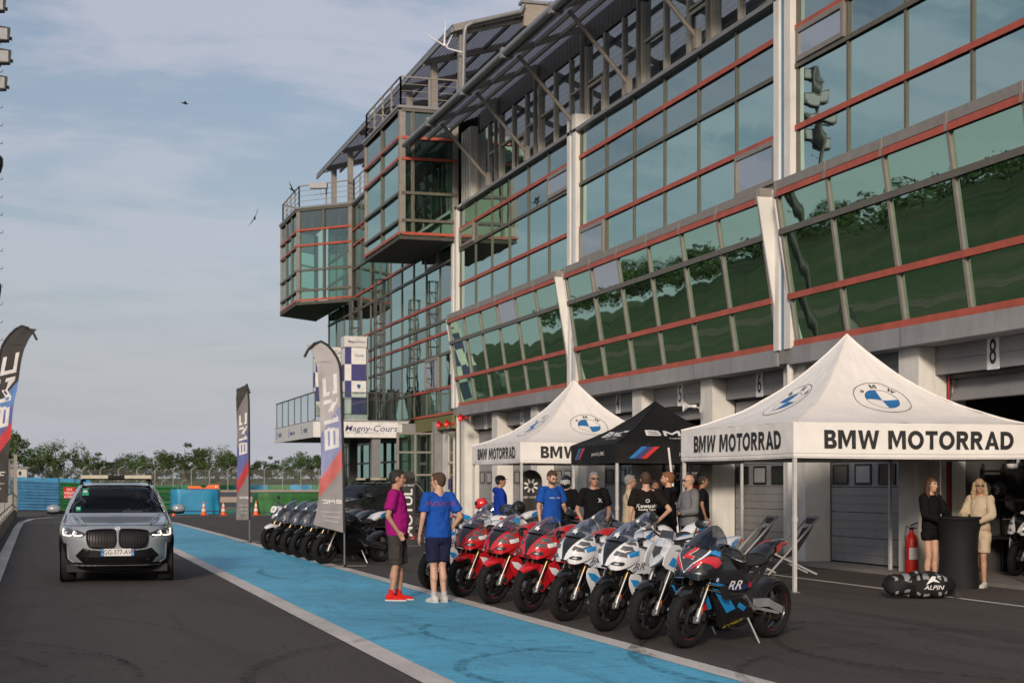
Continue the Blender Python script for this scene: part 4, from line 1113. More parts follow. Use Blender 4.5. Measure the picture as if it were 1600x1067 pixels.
# floodlight mast beside the lane
t = thing('floodlight_mast', 'tall floodlight mast with climbing pegs at the left edge, also mirrored in the glass', 'floodlight mast', (-1.52, 57.5, 0))
b = MB(); b.tube([(0, 0, 0), (0, 0, 18.5)], [.20, .11], 12); b.build('pole', 'steel_dark', t, world=False, smooth=40)
for i in range(34):
    z = 2.2 + i * 0.62; s = 1 if i % 2 == 0 else 1
    if z < 16.4: b = MB(); b.tube([(.12, 0, z), (.33, 0, z), (.33, 0, z + .08)], .013, 5); b.build('peg', 'steel_dark', t, world=False)
for i, (x, y, z, ry) in enumerate(((.25, -.1, 17.1, 0), (.28, .0, 16.35, 1), (-.3, .1, 17.3, 2), (-.25, -.2, 16.2, 3), (.15, .3, 15.5, 1), (-.3, .3, 15.2, 2), (.1, .2, 18.2, 0))):
    b = MB(); b.prism([(-.30, -.26), (.30, -.20), (.34, .24), (-.24, .30)], lambda a, c, q: (x + a, y + q, z + c), -.18, .18)
    b.bar((x, y, z - .3), (0, 0, z - .35), .05); b.box(x + .28, y - .05, z - .15, x + .40, y + .05, z - .05)
    lm = b.build('floodlight', 'black_plastic', t, world=False, fix=True)
    b = MB(); b.box(x - .22, y - .20, z - .18, x + .24, y - .185, z + .20); b.build('lens', 'ink_grey', lm, world=False)
b = MB(); b.tube([(0.02, 0, 12.35), (0.02, 0, 12.6), (0.02, 0, 12.85), (.02, 0, 12.95)], [.26, .33, .33, .25], 14); b.build('mast_collar', 'black_plastic', t, world=False)
b = MB(); b.tube([(0.2, 0, 7.95), (0.2, -.02, 8.3), (.2, 0, 8.5)], [.04, .09, .08], 8); b.build('camera_housing', 'black_plastic', t, world=False)
# birds
for i, (u, v, Z, s, bank, lab) in enumerate(((289, 162, 70, .30, .1, 'small dark bird gliding highest in the open sky'), (457, 297, 62, .30, .9, 'dark bird banking left of the far end of the roof'), (398, 341, 60, .30, -1.1, 'dark bird with raised wings level with the far bay'), (967, 280, 52, .16, .2, 'bird crossing in front of the upper windows'))):
    if i == 3: continue
    x, y = far(u, Z); z = 1.65 + (752 - v) * Z / 2463; t = thing('bird', lab, 'bird', (x, y, z), R(40 * i), 'birds in the sky'); t.rotation_euler = (bank, .2, R(40 * i))
    b = MB(); b.tube([(-.18, 0, 0), (-.08, 0, 0), (.04, 0, 0), (.15, 0, .01)], [.01, .035, .04, .012], 6); b.build('body', 'ink', t, world=False)
    for sg_ in (-1, 1): b = MB(); b.prism([(-.05, .02), (.06, .02), (.05, .20), (-.03, .42), (-.05, .22)], lambda a, c, q: (a, c * sg_, .12 * c + q), 0, .006); b.build('wing', 'ink', t, world=False)

# ------------------------------------------------------------------ feather flags
mk('flag_grey', (0.175, 0.165, 0.165), 0.8, var=.1); mk('flag_backlit', (0.24, 0.225, 0.23), 0.8, var=.08); mk('flag_backlit_mid', (0.37, 0.35, 0.355), 0.8, var=.08); mk('flag_black', (0.030, 0.027, 0.027), 0.75)
mk('flag_blue', (0.10, 0.11, 0.30), 0.8); mk('flag_sky', (0.10, 0.20, 0.45), 0.8); mk('flag_red', (0.45, 0.04, 0.05), 0.8); mk('flag_backlit_red', (0.52, 0.13, 0.12), 0.8); mk('flag_backlit_blue', (0.23, 0.25, 0.42), 0.8); mk('flag_white', (0.62, 0.60, 0.60), 0.8)
def logo_bmc(fn, s, shear=0.2):
    """three squared-off letters B M C built of bars; fn(a, c) with a along the word"""
    b = MB()
    def q(pts): b.add([fn((x + y * shear) * s, y * s) for x, y in pts], [tuple(range(len(pts)))])
    def rect(x0, y0, x1, y1, n=4):
        st = max(1, int((x1 - x0) / .35)); tt = max(1, int((y1 - y0) / .35))
        for i in range(st):
            for j in range(tt):
                a0, a1 = x0 + (x1 - x0) * i / st, x0 + (x1 - x0) * (i + 1) / st; c0, c1 = y0 + (y1 - y0) * j / tt, y0 + (y1 - y0) * (j + 1) / tt
                q([(a0, c0), (a1, c0), (a1, c1), (a0, c1)])
    w = .24
    rect(-2.3, -.5, -2.3 + w, .5); rect(-2.06, .26, -1.1, .5); rect(-2.06, -.12, -1.0, .12); rect(-2.06, -.5, -1.0, -.26); rect(-1.22, .12, -1.0, .26); rect(-1.15, -.26, -.92, -.12)
    rect(-.7, -.5, -.7 + w, .5); q([(-.46, .5), (-.46, .15), (.05, -.2), (.05, .15)]); q([(.05, .15), (.05, -.2), (.56, .15), (.56, .5)]); rect(.56, -.5, .8, .5)
    rect(1.05, .26, 2.3, .5); rect(1.05, -.5, 2.2, -.26); rect(1.05, -.26, 1.29, .26)
    return b
def feather(loc, Hh, z0, W, label, pal, fdir, flut, curl, lean=0.0, side=-1, mirror=True, base=True, tailw=1.0, bend=1.0):
    """pole plus bowed banner: fabric hangs from z0 to Hh on the side `fdir` of the pole"""
    t = thing('feather_flag', label, 'flag', (*loc, 0), fdir, 'tall feather flags beside the lane')
    def pole_x(z):          # the whip bends over at the top
        k = max(0, (z - (Hh - 0.55)) / 0.55); return side * -1 * 0.0 + lean * (z / Hh) ** 2 + side * 0.0 + side * (0.30 * bend * k * k)
    pts = [(pole_x(z), 0, z) for z in [0.02, .8, z0, 1.8, 2.6, 3.2, Hh - .55, Hh - .42, Hh - .3, Hh - .18, Hh - .07]] + ([(pole_x(Hh) + side * .05, 0, Hh), (pole_x(Hh) + side * .18, 0, Hh - .04), (pole_x(Hh) + side * .30, 0, Hh - .16), (pole_x(Hh) + side * .37, 0, Hh - .30)] if bend > .5 else [(pole_x(Hh), 0, Hh), (pole_x(Hh) - side * .04, .0, Hh - .12), (pole_x(Hh) - side * .09, 0, Hh - .26)])
    b = MB(); b.tube(pts[:4], .016, 8); b.build('lower_pole', 'alu', t, world=False, smooth=40)
    b = MB(); b.tube(pts[2:], .026, 8); b.build('sleeve_pole', 'ink', t, world=False, smooth=40)
    NS, NZ = 20, 230
    def fab(s, k):
        """s 0..1 from pole to free edge, k 0..1 from foot to top"""
        z = z0 + (Hh - 0.02 - z0) * k
        w = W * (1 - 0.10 * math.sin(k * 3.0)) * (tailw + (1 - tailw) * min(1, k * 3.2))
        top = max(0, (k - .90) / .10)
        px = pole_x(min(z, Hh - .02))
        x = px + side * s * w * (1 - 0.22 * top)
        y = flut * (math.sin(k * 7 + s * 2.2) * .5 + math.sin(s * 7 + k * 4) * .35) * s * (1 if k < .9 else .5) + .03 * math.sin(k * 23 + s * 5) * s
        zz = z - s * (0.05 + curl * top) - .10 * s * (1 - k) * (1 if tailw > 1 else 0) + (.10 * s * (1 - k) if tailw > 1 else 0)
        zz = z - s * curl * top * 1.0 - (0.0 if k > .12 else (-.16 * s * (1 - k / .12) * (tailw > 1)))
        return Vector((x, y, zz))
    b = MB(); rows = [[fab(s / NS, k / NZ) for s in range(NS + 1)] for k in range(NZ + 1)]
    b.grid(rows); b.mi = []
    for k in range(NZ):
        for s in range(NS):
            kk, ss = (k + .5) / NZ, (s + .5) / NS; d = kk + (ss - .5) * .14 * pal['slant']
            if d < .27: mi = 0
            elif d < .37: mi = 1
            elif d < .47: mi = 2
            elif d < .60: mi = 3
            elif d < .88: mi = 4
            else: mi = 5
            b.mi.append(mi)
    b.build('banner', [pal['base'], pal['red'], pal['blue'], pal['sky'] if True else 0, pal['mid'], pal['top']], t, world=False, smooth=60)
    sg2 = -1 if mirror else 1
    for off in (0.006, -0.006):
        lb = logo_bmc(lambda a, c: fab(.5 + (c * sg2 * 1.0) / W * 1.0, .635 + a / (Hh - z0)) + Vector((0, off, 0)), W * .66 * (1 if True else 1), 0.25)
        lb.build('logo', 'flag_white', t, world=False)
        lb = logo_bmc(lambda a, c: fab(.46 + (a * sg2 * -1 * side * -1) / W, .165 + c / (Hh - z0)) + Vector((0, off, 0)), W * .16, 0.25)
        lb.build('small_logo', 'flag_white', t, world=False)
        b = MB()
        for i, s_ in enumerate(('TRACK EXPERIENCE', 'www.bmc.fr', 'RACING')):
            b.text(s_, lambda a, c, i=i: fab(max(0.02, .46 - .02 * i + a * sg2 / W * side), .108 - i * .028 + c / (Hh - z0)) + Vector((0, off, 0)), W * .12 if i else W * .085, 0, 1)
        b.build('small_text', 'flag_white', t, world=False)
    if base:
        b = MB(); b.bar((-.42, -.02, .03), (.42, .02, .03), .05, .02); b.bar((0, -.35, .045), (0, .35, .045), .05, .02); b.build('cross_foot', 'steel_dark', t, world=False)
    return t
BACKLIT = dict(base='flag_backlit', red='flag_backlit_red', blue='flag_backlit_blue', sky='flag_backlit_blue', mid='flag_backlit_mid', top='flag_backlit_mid', slant=1.2)  # light through the black cloth is painted in as paler colours
DARK = dict(base='flag_grey', red='flag_red', blue='flag_blue', sky='flag_blue', mid='flag_grey', top='flag_black', slant=1.2)
NIGHT = dict(base='flag_black', red='flag_red', blue='flag_blue', sky='flag_sky', mid='flag_black', top='flag_black', slant=-1.4)
feather((5.64, 29.97), 4.34, .66, .47, 'feather flag coloured pale grey as if backlit, with mirrored lettering, nearest the two talking men', BACKLIT, R(-16), .10, 0.05, lean=-.10, tailw=1.28)
feather((5.43, 42.57), 4.27, .62, .36, 'slim grey feather flag with red and blue bands beyond the dark motorcycle row', DARK, R(-14), .06, .12, lean=-.02, tailw=1.0, bend=.2)
feather((-1.15, 35.3), 4.95, 1.20, .52, 'black feather flag with red band cut by the left edge of the picture', NIGHT, R(-17), .05, .05, lean=.50, side=1, mirror=False, base=False)
# ================================================================== TENTS AND PIT-LANE OBJECTS
M['tent_white'] = mat('tent_white', (0.80, 0.77, 0.74), 0.75, var=0.05, scale=2.5, bump=0.7, bscale=4)
M['tent_black'] = mat('tent_black', (0.009, 0.009, 0.010), 0.7, spec=.25, var=0.15, scale=2.5, bump=0.25, bscale=7)

def glyph(ch, w=.245):
    """heavy geometric capital as overlapping convex strokes, height 1; returns (polygons, advance)"""
    def rc(x0, y0, x1, y1): return [(x0, y0), (x1, y0), (x1, y1), (x0, y1)]
    def arc(cx, cy, rx, ry, a0, a1, n=10, wy=w * .92):
        out = []
        for i in range(n):
            p, q = R(a0 + (a1 - a0) * i / n), R(a0 + (a1 - a0) * (i + 1) / n)
            out.append([(cx + rx * math.cos(p), cy + ry * math.sin(p)), (cx + rx * math.cos(q), cy + ry * math.sin(q)), (cx + (rx - w) * math.cos(q), cy + (ry - wy) * math.sin(q)), (cx + (rx - w) * math.cos(p), cy + (ry - wy) * math.sin(p))])
        return out
    h = w * .92
    if ch == 'B': return [rc(0, 0, w, 1), rc(w, 1 - h, .46, 1), rc(w, .5 - h * .45, .48, .5 + h * .45), rc(w, 0, .50, h)] + arc(.44, .742, .27, .258, -90, 90) + arc(.47, .27, .29, .27, -90, 90), .78
    if ch == 'M': return [rc(0, 0, w, 1), rc(.84, 0, .84 + w, 1), [(w * .5, 1), (w * 1.35, 1), (.60, .25), (.44, .12)], [(.525, .05), (.44, .2), (.84 + w * .5 - w * .9, 1), (.84 + w * .5, 1)], ], .84 + w + .07
    if ch == 'W': return [[(0, 1), (w * 1.05, 1), (.46, 0), (.26, 0)], [(.26, 0), (.46, 0), (.74, 1), (.56, 1)], [(.56, 1), (.74, 1), (1.04, 0), (.84, 0)], [(.84, 0), (1.04, 0), (1.30, 1), (1.30 - w * 1.05, 1)]], 1.33
    if ch == 'O': return arc(.5, .5, .50, .51, 0, 360, 26), 1.06
    if ch == 'T': return [rc(0, 1 - h, .78, 1), rc(.39 - w / 2, 0, .39 + w / 2, 1 - h)], .80
    if ch == 'R': return [rc(0, 0, w, 1), rc(w, 1 - h, .46, 1), rc(w, .40, .46, .40 + h)] + arc(.44, .70, .29, .30, -90, 90) + [[(.30, .42), (.52, .46), (.80, 0), (.55, 0)]], .83
    if ch == 'A': return [[(0, 0), (w * 1.1, 0), (.56, 1), (.37, 1)], [(.93, 0), (.93 - w * 1.1, 0), (.37, 1), (.56, 1)], rc(.22, .20, .71, .20 + h * .85)], .95
    if ch == 'D': return [rc(0, 0, w, 1), rc(w, 1 - h, .42, 1), rc(w, 0, .42, h)] + arc(.38, .5, .48, .50, -90, 90, 14), .92
    return [], .38
from mathutils.geometry import delaunay_2d_cdt
def heavy_text(b, txt, fn, size):
    tot = sum(glyph(c)[1] + .06 for c in txt) - .06; x = -tot / 2
    for c in txt:
        ps, adv = glyph(c)
        if ps:
            V, F = [], []
            for p in ps:
                area = sum(p[i][0] * p[(i + 1) % len(p)][1] - p[(i + 1) % len(p)][0] * p[i][1] for i in range(len(p)))
                if area < 0: p = p[::-1]
                F.append(list(range(len(V), len(V) + len(p)))); V += [Vector(q) for q in p]
            V += [Vector((i * .16 + .013, j * .16 + .017)) for i in range(9) for j in range(7)]
            r = delaunay_2d_cdt(V, [], F, 0, 1e-5)
            b.add([fn((x + q.x) * size, (q.y - .5) * size) for q in r[0]], [tuple(f) for f, o in zip(r[2], r[5]) if o])
        x += adv + .06
def roundel(fn, r, navy=False):
    """ring badge with blue and white quarters and three letters; fn(a, c, lift)"""
    parts = []
    def sect(r0, r1, a0, a1, lift, b, n=None, rings=1):
        n = n or max(3, int((a1 - a0) / R(11)))
        rows = [[fn(rr * math.cos(a0 + (a1 - a0) * j / n), rr * math.sin(a0 + (a1 - a0) * j / n), lift) for j in range(n + 1)] for rr in [r0 + (r1 - r0) * i / rings for i in range(rings + 1)]]
        b.grid(rows)
    P2 = 2 * math.pi
    b = MB(); sect(r * .975, r, 0, P2, .003, b); sect(r * .575, r * .60, 0, P2, .003, b)
    for ch, ang in (('B', 137), ('M', 90), ('W', 43)):
        a = R(ang); ca, sa = math.cos(a - math.pi / 2), math.sin(a - math.pi / 2); cx, cy = .785 * r * math.cos(a), .785 * r * math.sin(a)
        heavy_text(b, ch, lambda x, y: fn(cx + x * ca - y * sa, cy + x * sa + y * ca, .003), r * .22)
    k = MB(); sect(0, r * .575, math.pi / 2, math.pi, .003, k, rings=3); sect(0, r * .575, -math.pi / 2, 0, .003, k, rings=3)
    w = MB(); sect(0, r * .975, 0, P2, .0015, w, rings=4)
    return b, k, w
def bmw_text(b, fn, size, bold=0.018, sx=1.14):
    heavy_text(b, 'BMW MOTORRAD', fn, size)
mk('leg_white', (.50, .49, .48), .4)
def tent(label, x0, y0, w, d, Hb, Hp, val, m, ink, kind, ktop=0.35):
    t = thing('event_tent', label, 'tent', (x0, y0, 0), 0, 'pop-up tents along the garages')
    He = Hb + val; cx, cy = w / 2, d / 2
    cs = [(0, 0), (w, 0), (w, d), (0, d)]
    def roof(i, s, k, lift=0.0):
        a, c = cs[i], cs[(i + 1) % 4]
        px, py = a[0] + (c[0] - a[0]) * s, a[1] + (c[1] - a[1]) * s
        X, Y = px + (cx - px) * k, py + (cy - py) * k
        h = He + (Hp - He) * (ktop * k + (1 - ktop) * k ** 2.3)
        h += 0.035 * (1 - k) * math.sin(math.pi * s) * 0 - 0.10 * math.sin(math.pi * k) * math.sin(math.pi * s) * .35
        h += 0.016 * noise.noise(Vector((X * 3 + i * 5, Y * 3, 1.0))) + .010 * k * math.sin(s * 34 + i) * (1 - k) * 2
        return Vector((X, Y, h + lift))
    def wall(i, s, z, off=0.0):
        a, c = Vector((*cs[i], 0)), Vector((*cs[(i + 1) % 4], 0)); dr = (c - a).normalized(); n = Vector((dr.y, -dr.x, 0))
        k = (He - z) / val
        wv = 0.016 * math.sin(s * 17 + i) * k + 0.010 * noise.noise(Vector((s * 16, z * 9, i * 3.0))) + .02 * k * math.sin(s * 5.2)
        p = a + (c - a) * s + n * (off + wv * math.sin(math.pi * min(1, max(0, s))) ** .3)
        return Vector((p.x, p.y, z - 0.012 * math.sin(s * math.pi) * k))
    for i in range(4):
        b = MB(); b.grid([[roof(i, s / 20, k / 18) for s in range(21)] for k in range(19)]); b.build('roof_panel', m, t, world=False, smooth=50)
        b = MB(); b.grid([[wall(i, s / 60, Hb + val * k / 8) for s in range(61)] for k in range(9)]); b.build('valance', m, t, world=False, smooth=60)
        b = MB(); b.grid([[wall(i, s / 60, Hb + val * k, .004) for s in range(61)] for k in (.03, .045)]); b.grid([[wall(i, s / 60, Hb + val * k, .004) for s in range(61)] for k in (.13, .14)]); b.build('hem_seam', 'ink_grey' if kind != 'black' else 'ink', t, world=False)
        Lw = math.dist(cs[i], cs[(i + 1) % 4]); SL_ = math.hypot(Lw / 2, Hp - He) if False else math.hypot((cy if i % 2 == 0 else cx), Hp - He)
        def on_roof(a, c, lift, k0=.5, i=i, Lw=Lw, SL_=SL_):
            k = k0 + c / SL_; s = .5 + a / (Lw * max(.05, 1 - k)); return roof(i, s, k, lift * 1.6)
        def on_wall(a, c, i=i, Lw=Lw): return wall(i, .5 + a / Lw, Hb + val * .53 + c, .008)
        if kind == 'white':
            for bb, mm, nm in zip(roundel(lambda a, c, l: on_roof(a, c, l + .004, .47), .47), (ink, 'ink_blue', 'tent_white'), ('badge_ring', 'badge_quarters', 'badge_ground')): bb.build(nm, mm, t, world=False)
            b = MB(); bmw_text(b, lambda a, c: on_wall(a + Lw * .02, c), .275); b.build('lettering', ink, t, world=False)
        else:
            logo_bmc(lambda a, c: on_roof(a, c, .01, .36), .26, .18).build('logo', 'print_white', t, world=False)
            b = MB(); b.text('CONCEPT RACING', lambda a, c: on_roof(a + .3, c - .26, .01, .36), .10, .01); b.build('small_lettering', 'print_white', t, world=False)
            for q, mm in enumerate(('ink_blue', 'ink_navy', 'ink_red')):
                b = MB(); x = -Lw / 2 + .28 + q * .14
                b.grid([[on_wall(x + .30 * f + a, -val * .28 + val * .62 * f) for a in (0, .13)] for f in (0, .25, .5, .75, 1)]); b.build('colour_stripe', mm, t, world=False)
            b = MB(); b.text('powered by BMC', lambda a, c: on_wall(a + .35, c), .11, .005); b.build('valance_lettering', 'print_white' if i == 3 else 'ink_grey', t, world=False)
    for i in range(4):   # corner seam piping
        b = MB(); b.tube([roof(i, 0, k / 18, .008) for k in range(19)], .012, 5); b.build('seam', m, t, world=False)
        x, y = cs[i]; sx = .04 if x == 0 else -.04; sy = .04 if y == 0 else -.04
        b = MB(); b.box(x + sx - .026, y + sy - .026, .02, x + sx + .026, y + sy + .026, He - .02); b.box(x + sx - .033, y + sy - .033, 1.05, x + sx + .033, y + sy + .033, 1.12); lg = b.build('leg', 'leg_white', t, world=False)
        b = MB(); b.box(x + sx - .06, y + sy - .06, .004, x + sx + .06, y + sy + .06, .02); b.build('foot', 'alu', lg, world=False)
        b = MB(); b.bar((x + sx, y + sy, Hb - .02), (x + sx * 6, y + sy, Hb + .16), .02); b.build('bracket', 'alu', lg, world=False)
    for i in range(4):   # scissor bars under the roof
        a, c = Vector((*cs[i], 0)), Vector((*cs[(i + 1) % 4], 0)); a = a.lerp(c, .012); c = c.lerp(a, .012); inw = Vector((cx, cy, 0)); a = a.lerp(inw, .02); c = c.lerp(inw, .02)
        b = MB(); n = 4
        for q in range(n):
            p, r = a.lerp(c, q / n), a.lerp(c, (q + 1) / n); z0, z1 = Hb + .08, Hb + .40
            b.bar((p.x, p.y, z0), (r.x, r.y, z1), .022, .03); b.bar((p.x, p.y, z1), (r.x, r.y, z0), .018, .03)
        b.build('scissor_truss', 'alu', t, world=False)
    b = MB(); b.tube([(cx, cy, Hb + .35), (cx, cy, Hp - .05)], .03, 8); b.build('centre_pole', 'alu', t, world=False)
    return t
tent('nearest white pop-up tent with round blue badges and lettering, over the bar table', 10.68, 21.1, 4.1, 4.25, 2.0, 4.06, .53, 'tent_white', 'ink', 'white')
tent('farther white pop-up tent with round blue badges, left of the black tent', 10.70, 34.95, 4.1, 4.25, 2.08, 4.16, .48, 'tent_white', 'ink', 'white')
tent('black pop-up tent with white logo and coloured stripes between two white tents', 11.62, 31.1, 2.95, 2.9, 2.04, 3.42, .40, 'tent_black', 'ink', 'black', .62)
o = MB().tube([(0, 0, 0), (-.28, 0, 2.3)], .022, 8).build('loose_pole', 'print_white', smooth=40); o.location = (11.9, 28.2, 0.0); tag(o, 'thin white pole leaning under the left side of the nearest white tent', 'pole')
o = MB().tube([(0, 0, 0.06), (0, 0, 2.05)], .026, 8).build('loose_pole', 'alu', smooth=40); x, y = 14.3, 22.95; o.location = (x, y, 0); tag(o, 'upright tent pole behind the bar table and the woman in beige', 'pole')

# bar table with black stretch cover
t = thing('bar_table', 'tall round bar table in a black stretch cover between the two women', 'table', (13.72, 21.5, 0.0))
def cover(a, z):
    """stretch cover: four feet pulled outward, waist in the middle"""
    k = z / 1.06; four = abs(math.cos(2 * a)) ** 1.5
    r = .285 + .085 * k ** 6 + (1 - k) ** 3 * (.03 + .05 * four)
    return Vector((r * math.cos(a), r * math.sin(a), z))
b = MB(); b.grid([[cover(2 * math.pi * j / 40 + .2, 1.06 * i / 14) for j in range(40)] for i in range(15)], closed=True); b.build('cover', 'tent_black', t, world=False, smooth=60)
b = MB(); b.lathe([(0, 1.062), (.36, 1.062), (.385, 1.072), (.385, 1.095), (.37, 1.105), (0, 1.108)], 36); b.build('table_top', 'tent_black', t, world=False, smooth=40)
mk('bag_grey', (.24, .245, .25), .8)
# duffel bag
t = thing('duffel_bag', 'black and grey striped wheeled kit bag lying on the asphalt', 'bag', (11.96, 19.75, 0), R(-14))
b = MB(); rows = []
for i in range(25):
    f = i / 24; x = -.52 + 1.04 * f; e = max(.02, 1 - abs(2 * f - 1) ** 4.5); row = []
    for j in range(20):
        a = 2 * math.pi * j / 20; ca, sa = math.cos(a), math.sin(a)
        y = .21 * math.copysign(abs(ca) ** .7, ca) * e ** .5; z = .165 + .155 * math.copysign(abs(sa) ** .7, sa) * e ** .5 * (1 - .1 * math.sin(f * 9))
        nz = .045 * noise.noise(Vector((x * 6, y * 6, z * 6))) + .015 * noise.noise(Vector((x * 22, y * 22, z * 22))); row.append((x, y + nz, max(.012, z * 1.12 + nz)))
    rows.append(row)
b.grid(rows, closed=True); n0 = len(b.f); b.mi = [(1 if int((f // 20) * 1.0) in (3, 6, 7, 10, 12, 13, 17, 19) and (f % 20) in (0, 1, 2, 3, 5, 6, 7, 8, 11, 13, 14, 16, 17, 18, 19) else 0) for f in range(n0)]
b.build('body', ['tent_black', 'bag_grey'], t, world=False, smooth=70)
b = MB(); b.tube([(-.2, -.2, .24), (-.17, -.24, .33), (0, -.25, .38), (.17, -.24, .33), (.2, -.2, .24)], .014, 6); b.build('handle', 'black_plastic', t, world=False, smooth=60)
b = MB()
for y in (-.16, .16): b.lathe([(0.0, -.02), (.05, -.02), (.05, .02), (0, .02)], 14, Matrix.Translation((.5, y, .055)) @ Matrix.Rotation(R(90), 4, 'X'))
b.build('wheels', 'black_plastic', t, world=False); 
b = MB(); b.text('ALPIN', lambda a, c: (.14 + a, -.232, .16 + c), .085, .004, 1.2, shear=.3); b.prism([(0, 0), (.10, .05), (.20, .03), (.12, .09), (.22, .12), (.08, .12)], lambda a, c, q: (.03 + a, -.232 - q, .2 + c), 0, .003); b.build('emblem', 'print_white', t, world=False)
# fire extinguishers
def extinguisher(x, y, label, h=.62):
    t = thing('fire_extinguisher', label, 'fire extinguisher', (x, y, .06)); s = h / .62
    b = MB(); b.lathe([(r * s, z * s) for r, z in ((.0, 0), (.085, 0), (.09, .02), (.09, .45), (.07, .52), (.03, .56), (.025, .60), (0, .60))], 20); b.build('cylinder', 'red_plastic', t, world=False, smooth=40)
    b = MB(); b.box(-.03, -.02, .60 * s, .03, .02, .64 * s); b.bar((-.02, 0, .66 * s), (.12, 0, .70 * s), .02); b.bar((-.02, 0, .63 * s), (.11, 0, .62 * s), .016); b.build('valve', 'black_plastic', t, world=False)
    b = MB(); b.tube([(-.03, 0, .62 * s), (-.10, 0, .66 * s), (-.14, -.02, .5 * s), (-.115, -.03, .2 * s)], .011, 6); b.build('hose', 'black_plastic', t, world=False)
    b = MB(); b.grid([[(.0915 * s * math.sin(a), -.0915 * s * math.cos(a), z * s) for a in [R(q) for q in range(-50, 51, 20)]] for z in (.2, .36)]); b.build('sticker', 'print_white', t, world=False)
extinguisher(14.42, 24.05, 'large red fire extinguisher beside the white pillar behind the dark haired woman', .78)
extinguisher(14.35, 33.2, 'red fire extinguisher by the pillar behind the man in the grey hoodie', .70)
# deck chairs with printed seats
def deck_chair(x, y, rz, label):
    t = thing('deck_chair', label, 'deck chair', (x, y, 0), rz, 'printed deck chairs')
    for s in (-.27, .27):
        b = MB(); b.bar((-.50, s, .02), (.42, s, 1.02), .02, .03); b.build('frame_rail', 'ink_grey', t, world=False)
        b = MB(); b.bar((.40, s * .9, .02), (-.45, s * .9, .42), .02, .03); b.build('frame_rail', 'ink_grey', t, world=False)
    b = MB(); pts = [(.40, 1.0), (.25, .72), (.08, .46), (-.08, .33), (-.25, .30), (-.43, .40)]
    b.grid([[(px, s, pz) for s in (-.24, .24)] for px, pz in pts]); b.build('canvas', 'flag_black', t, world=False, smooth=60)
    logo_bmc(lambda a, c: (.325 + c * .45 - .012, -a, .855 + c * .85 + .008), .085, .2).build('logo', 'print_white', t, world=False)
    b = MB(); b.bar((.42, -.28, 1.02), (.42, .28, 1.02), .035); b.build('cross_bar', 'ink_grey', t, world=False)
deck_chair(12.25, 25.9, R(-8), 'left black deck chair with a white logo behind the dark racing motorcycle')
deck_chair(12.75, 25.3, R(-8), 'right black deck chair with a white logo next to the tent leg')
# totem sign and rounded board
t = thing('totem_sign', 'black upright totem with vertical white lettering behind the man in purple', 'sign', (9.05, 39.3, 0), R(-10))
b = MB(); b.box(-.17, -.04, .03, .17, .04, 1.75); b.lathe([(.17, -.04), (.17, .04)], 20, Matrix.Translation((0, 0, 1.75)) @ Matrix.Rotation(R(90), 4, 'X'), caps=True); b.build('panel', 'flag_black', t, world=False)
b = MB(); b.box(-.25, -.2, .0, .25, .2, .03); b.build('foot', 'steel_dark', t, world=False)
b = MB(); b.text('MOTUL', lambda a, c: (-c * 1.0 + .0, -.045, .85 + a), .30, .02, 1.2); b.text('GET READY', lambda a, c: (a, -.045, 1.55 + c), .06, .004); b.build('lettering', 'print_white', t, world=False)
b = MB(); b.prism([(0, 0), (.10, 0), (.10, .1)], lambda a, c, q: (.04 + a, -.043 - q, .18 + c), 0, .003); b.build('red_mark', 'ink_red', t, world=False)
t = thing('rounded_board', 'black round topped board with a white starburst behind the man in the blue tee', 'sign', (11.35, 36.2, 0), R(-12))
b = MB(); b.prism([(-.27, .03), (.27, .03)] + [(.27 * math.cos(R(a)), 1.66 + .27 * math.sin(R(a))) for a in range(0, 181, 15)], lambda a, c, q: (a, q, c), -.03, .03); b.build('panel', 'flag_black', t, world=False, fix=True)
b = MB()
for q in range(8):
    a = R(45 * q + 22); p = Vector((math.cos(a), 0, math.sin(a))); b.bar(Vector((0, -.035, 1.55)) + p * .07, Vector((0, -.035, 1.55)) + p * .17, .045, .004, up=(0, 1, 0))
b.text('GET READY', lambda a, c: (a, -.035, 1.27 + c), .07, .004); tag(b.build('starburst', 'print_white', t, world=False), kind='stuff')
b = MB(); b.box(-.3, -.2, 0, .3, .2, .028); b.build('foot', 'steel_dark', t, world=False)
# horns on the facade
def horn(x, y, z, label, m, rz, s=1.0):
    t = thing('horn_speaker', label, 'speaker', (x, y, z), rz)
    mt = Matrix.Rotation(R(90), 4, 'Y')
    b = MB(); b.lathe([(.0, -.02), (.05 * s, -.02), (.05 * s, .08 * s), (.03 * s, .10 * s), (.05 * s, .2 * s), (.11 * s, .30 * s), (.155 * s, .34 * s), (.15 * s, .335 * s), (.05 * s, .20 * s), (0, .16 * s)], 24, mt); b.build('horn', m, t, world=False, smooth=50)
    b = MB(); b.bar((0, 0, 0), (-.12, .0, -.05), .03); b.bar((-.12, 0, -.14), (-.12, 0, .06), .05); b.build('bracket', 'galvanised', t, world=False)
horn(14.25, 33.0, 3.35, 'white horn loudspeaker on the pillar between garages five and six', 'print_white', R(165), .8)
for x, y, z, lab in ((14.3, 53.0, 3.86, 'red siren horn nearest, on the pillar beside garage one'), (14.3, 54.9, 3.72, 'middle red siren horn under the end of the concrete beam'), (14.25, 55.9, 3.72, 'red siren horn by the olive panel')):
    horn(x, y, z, lab, 'red_plastic', R(200), .9)
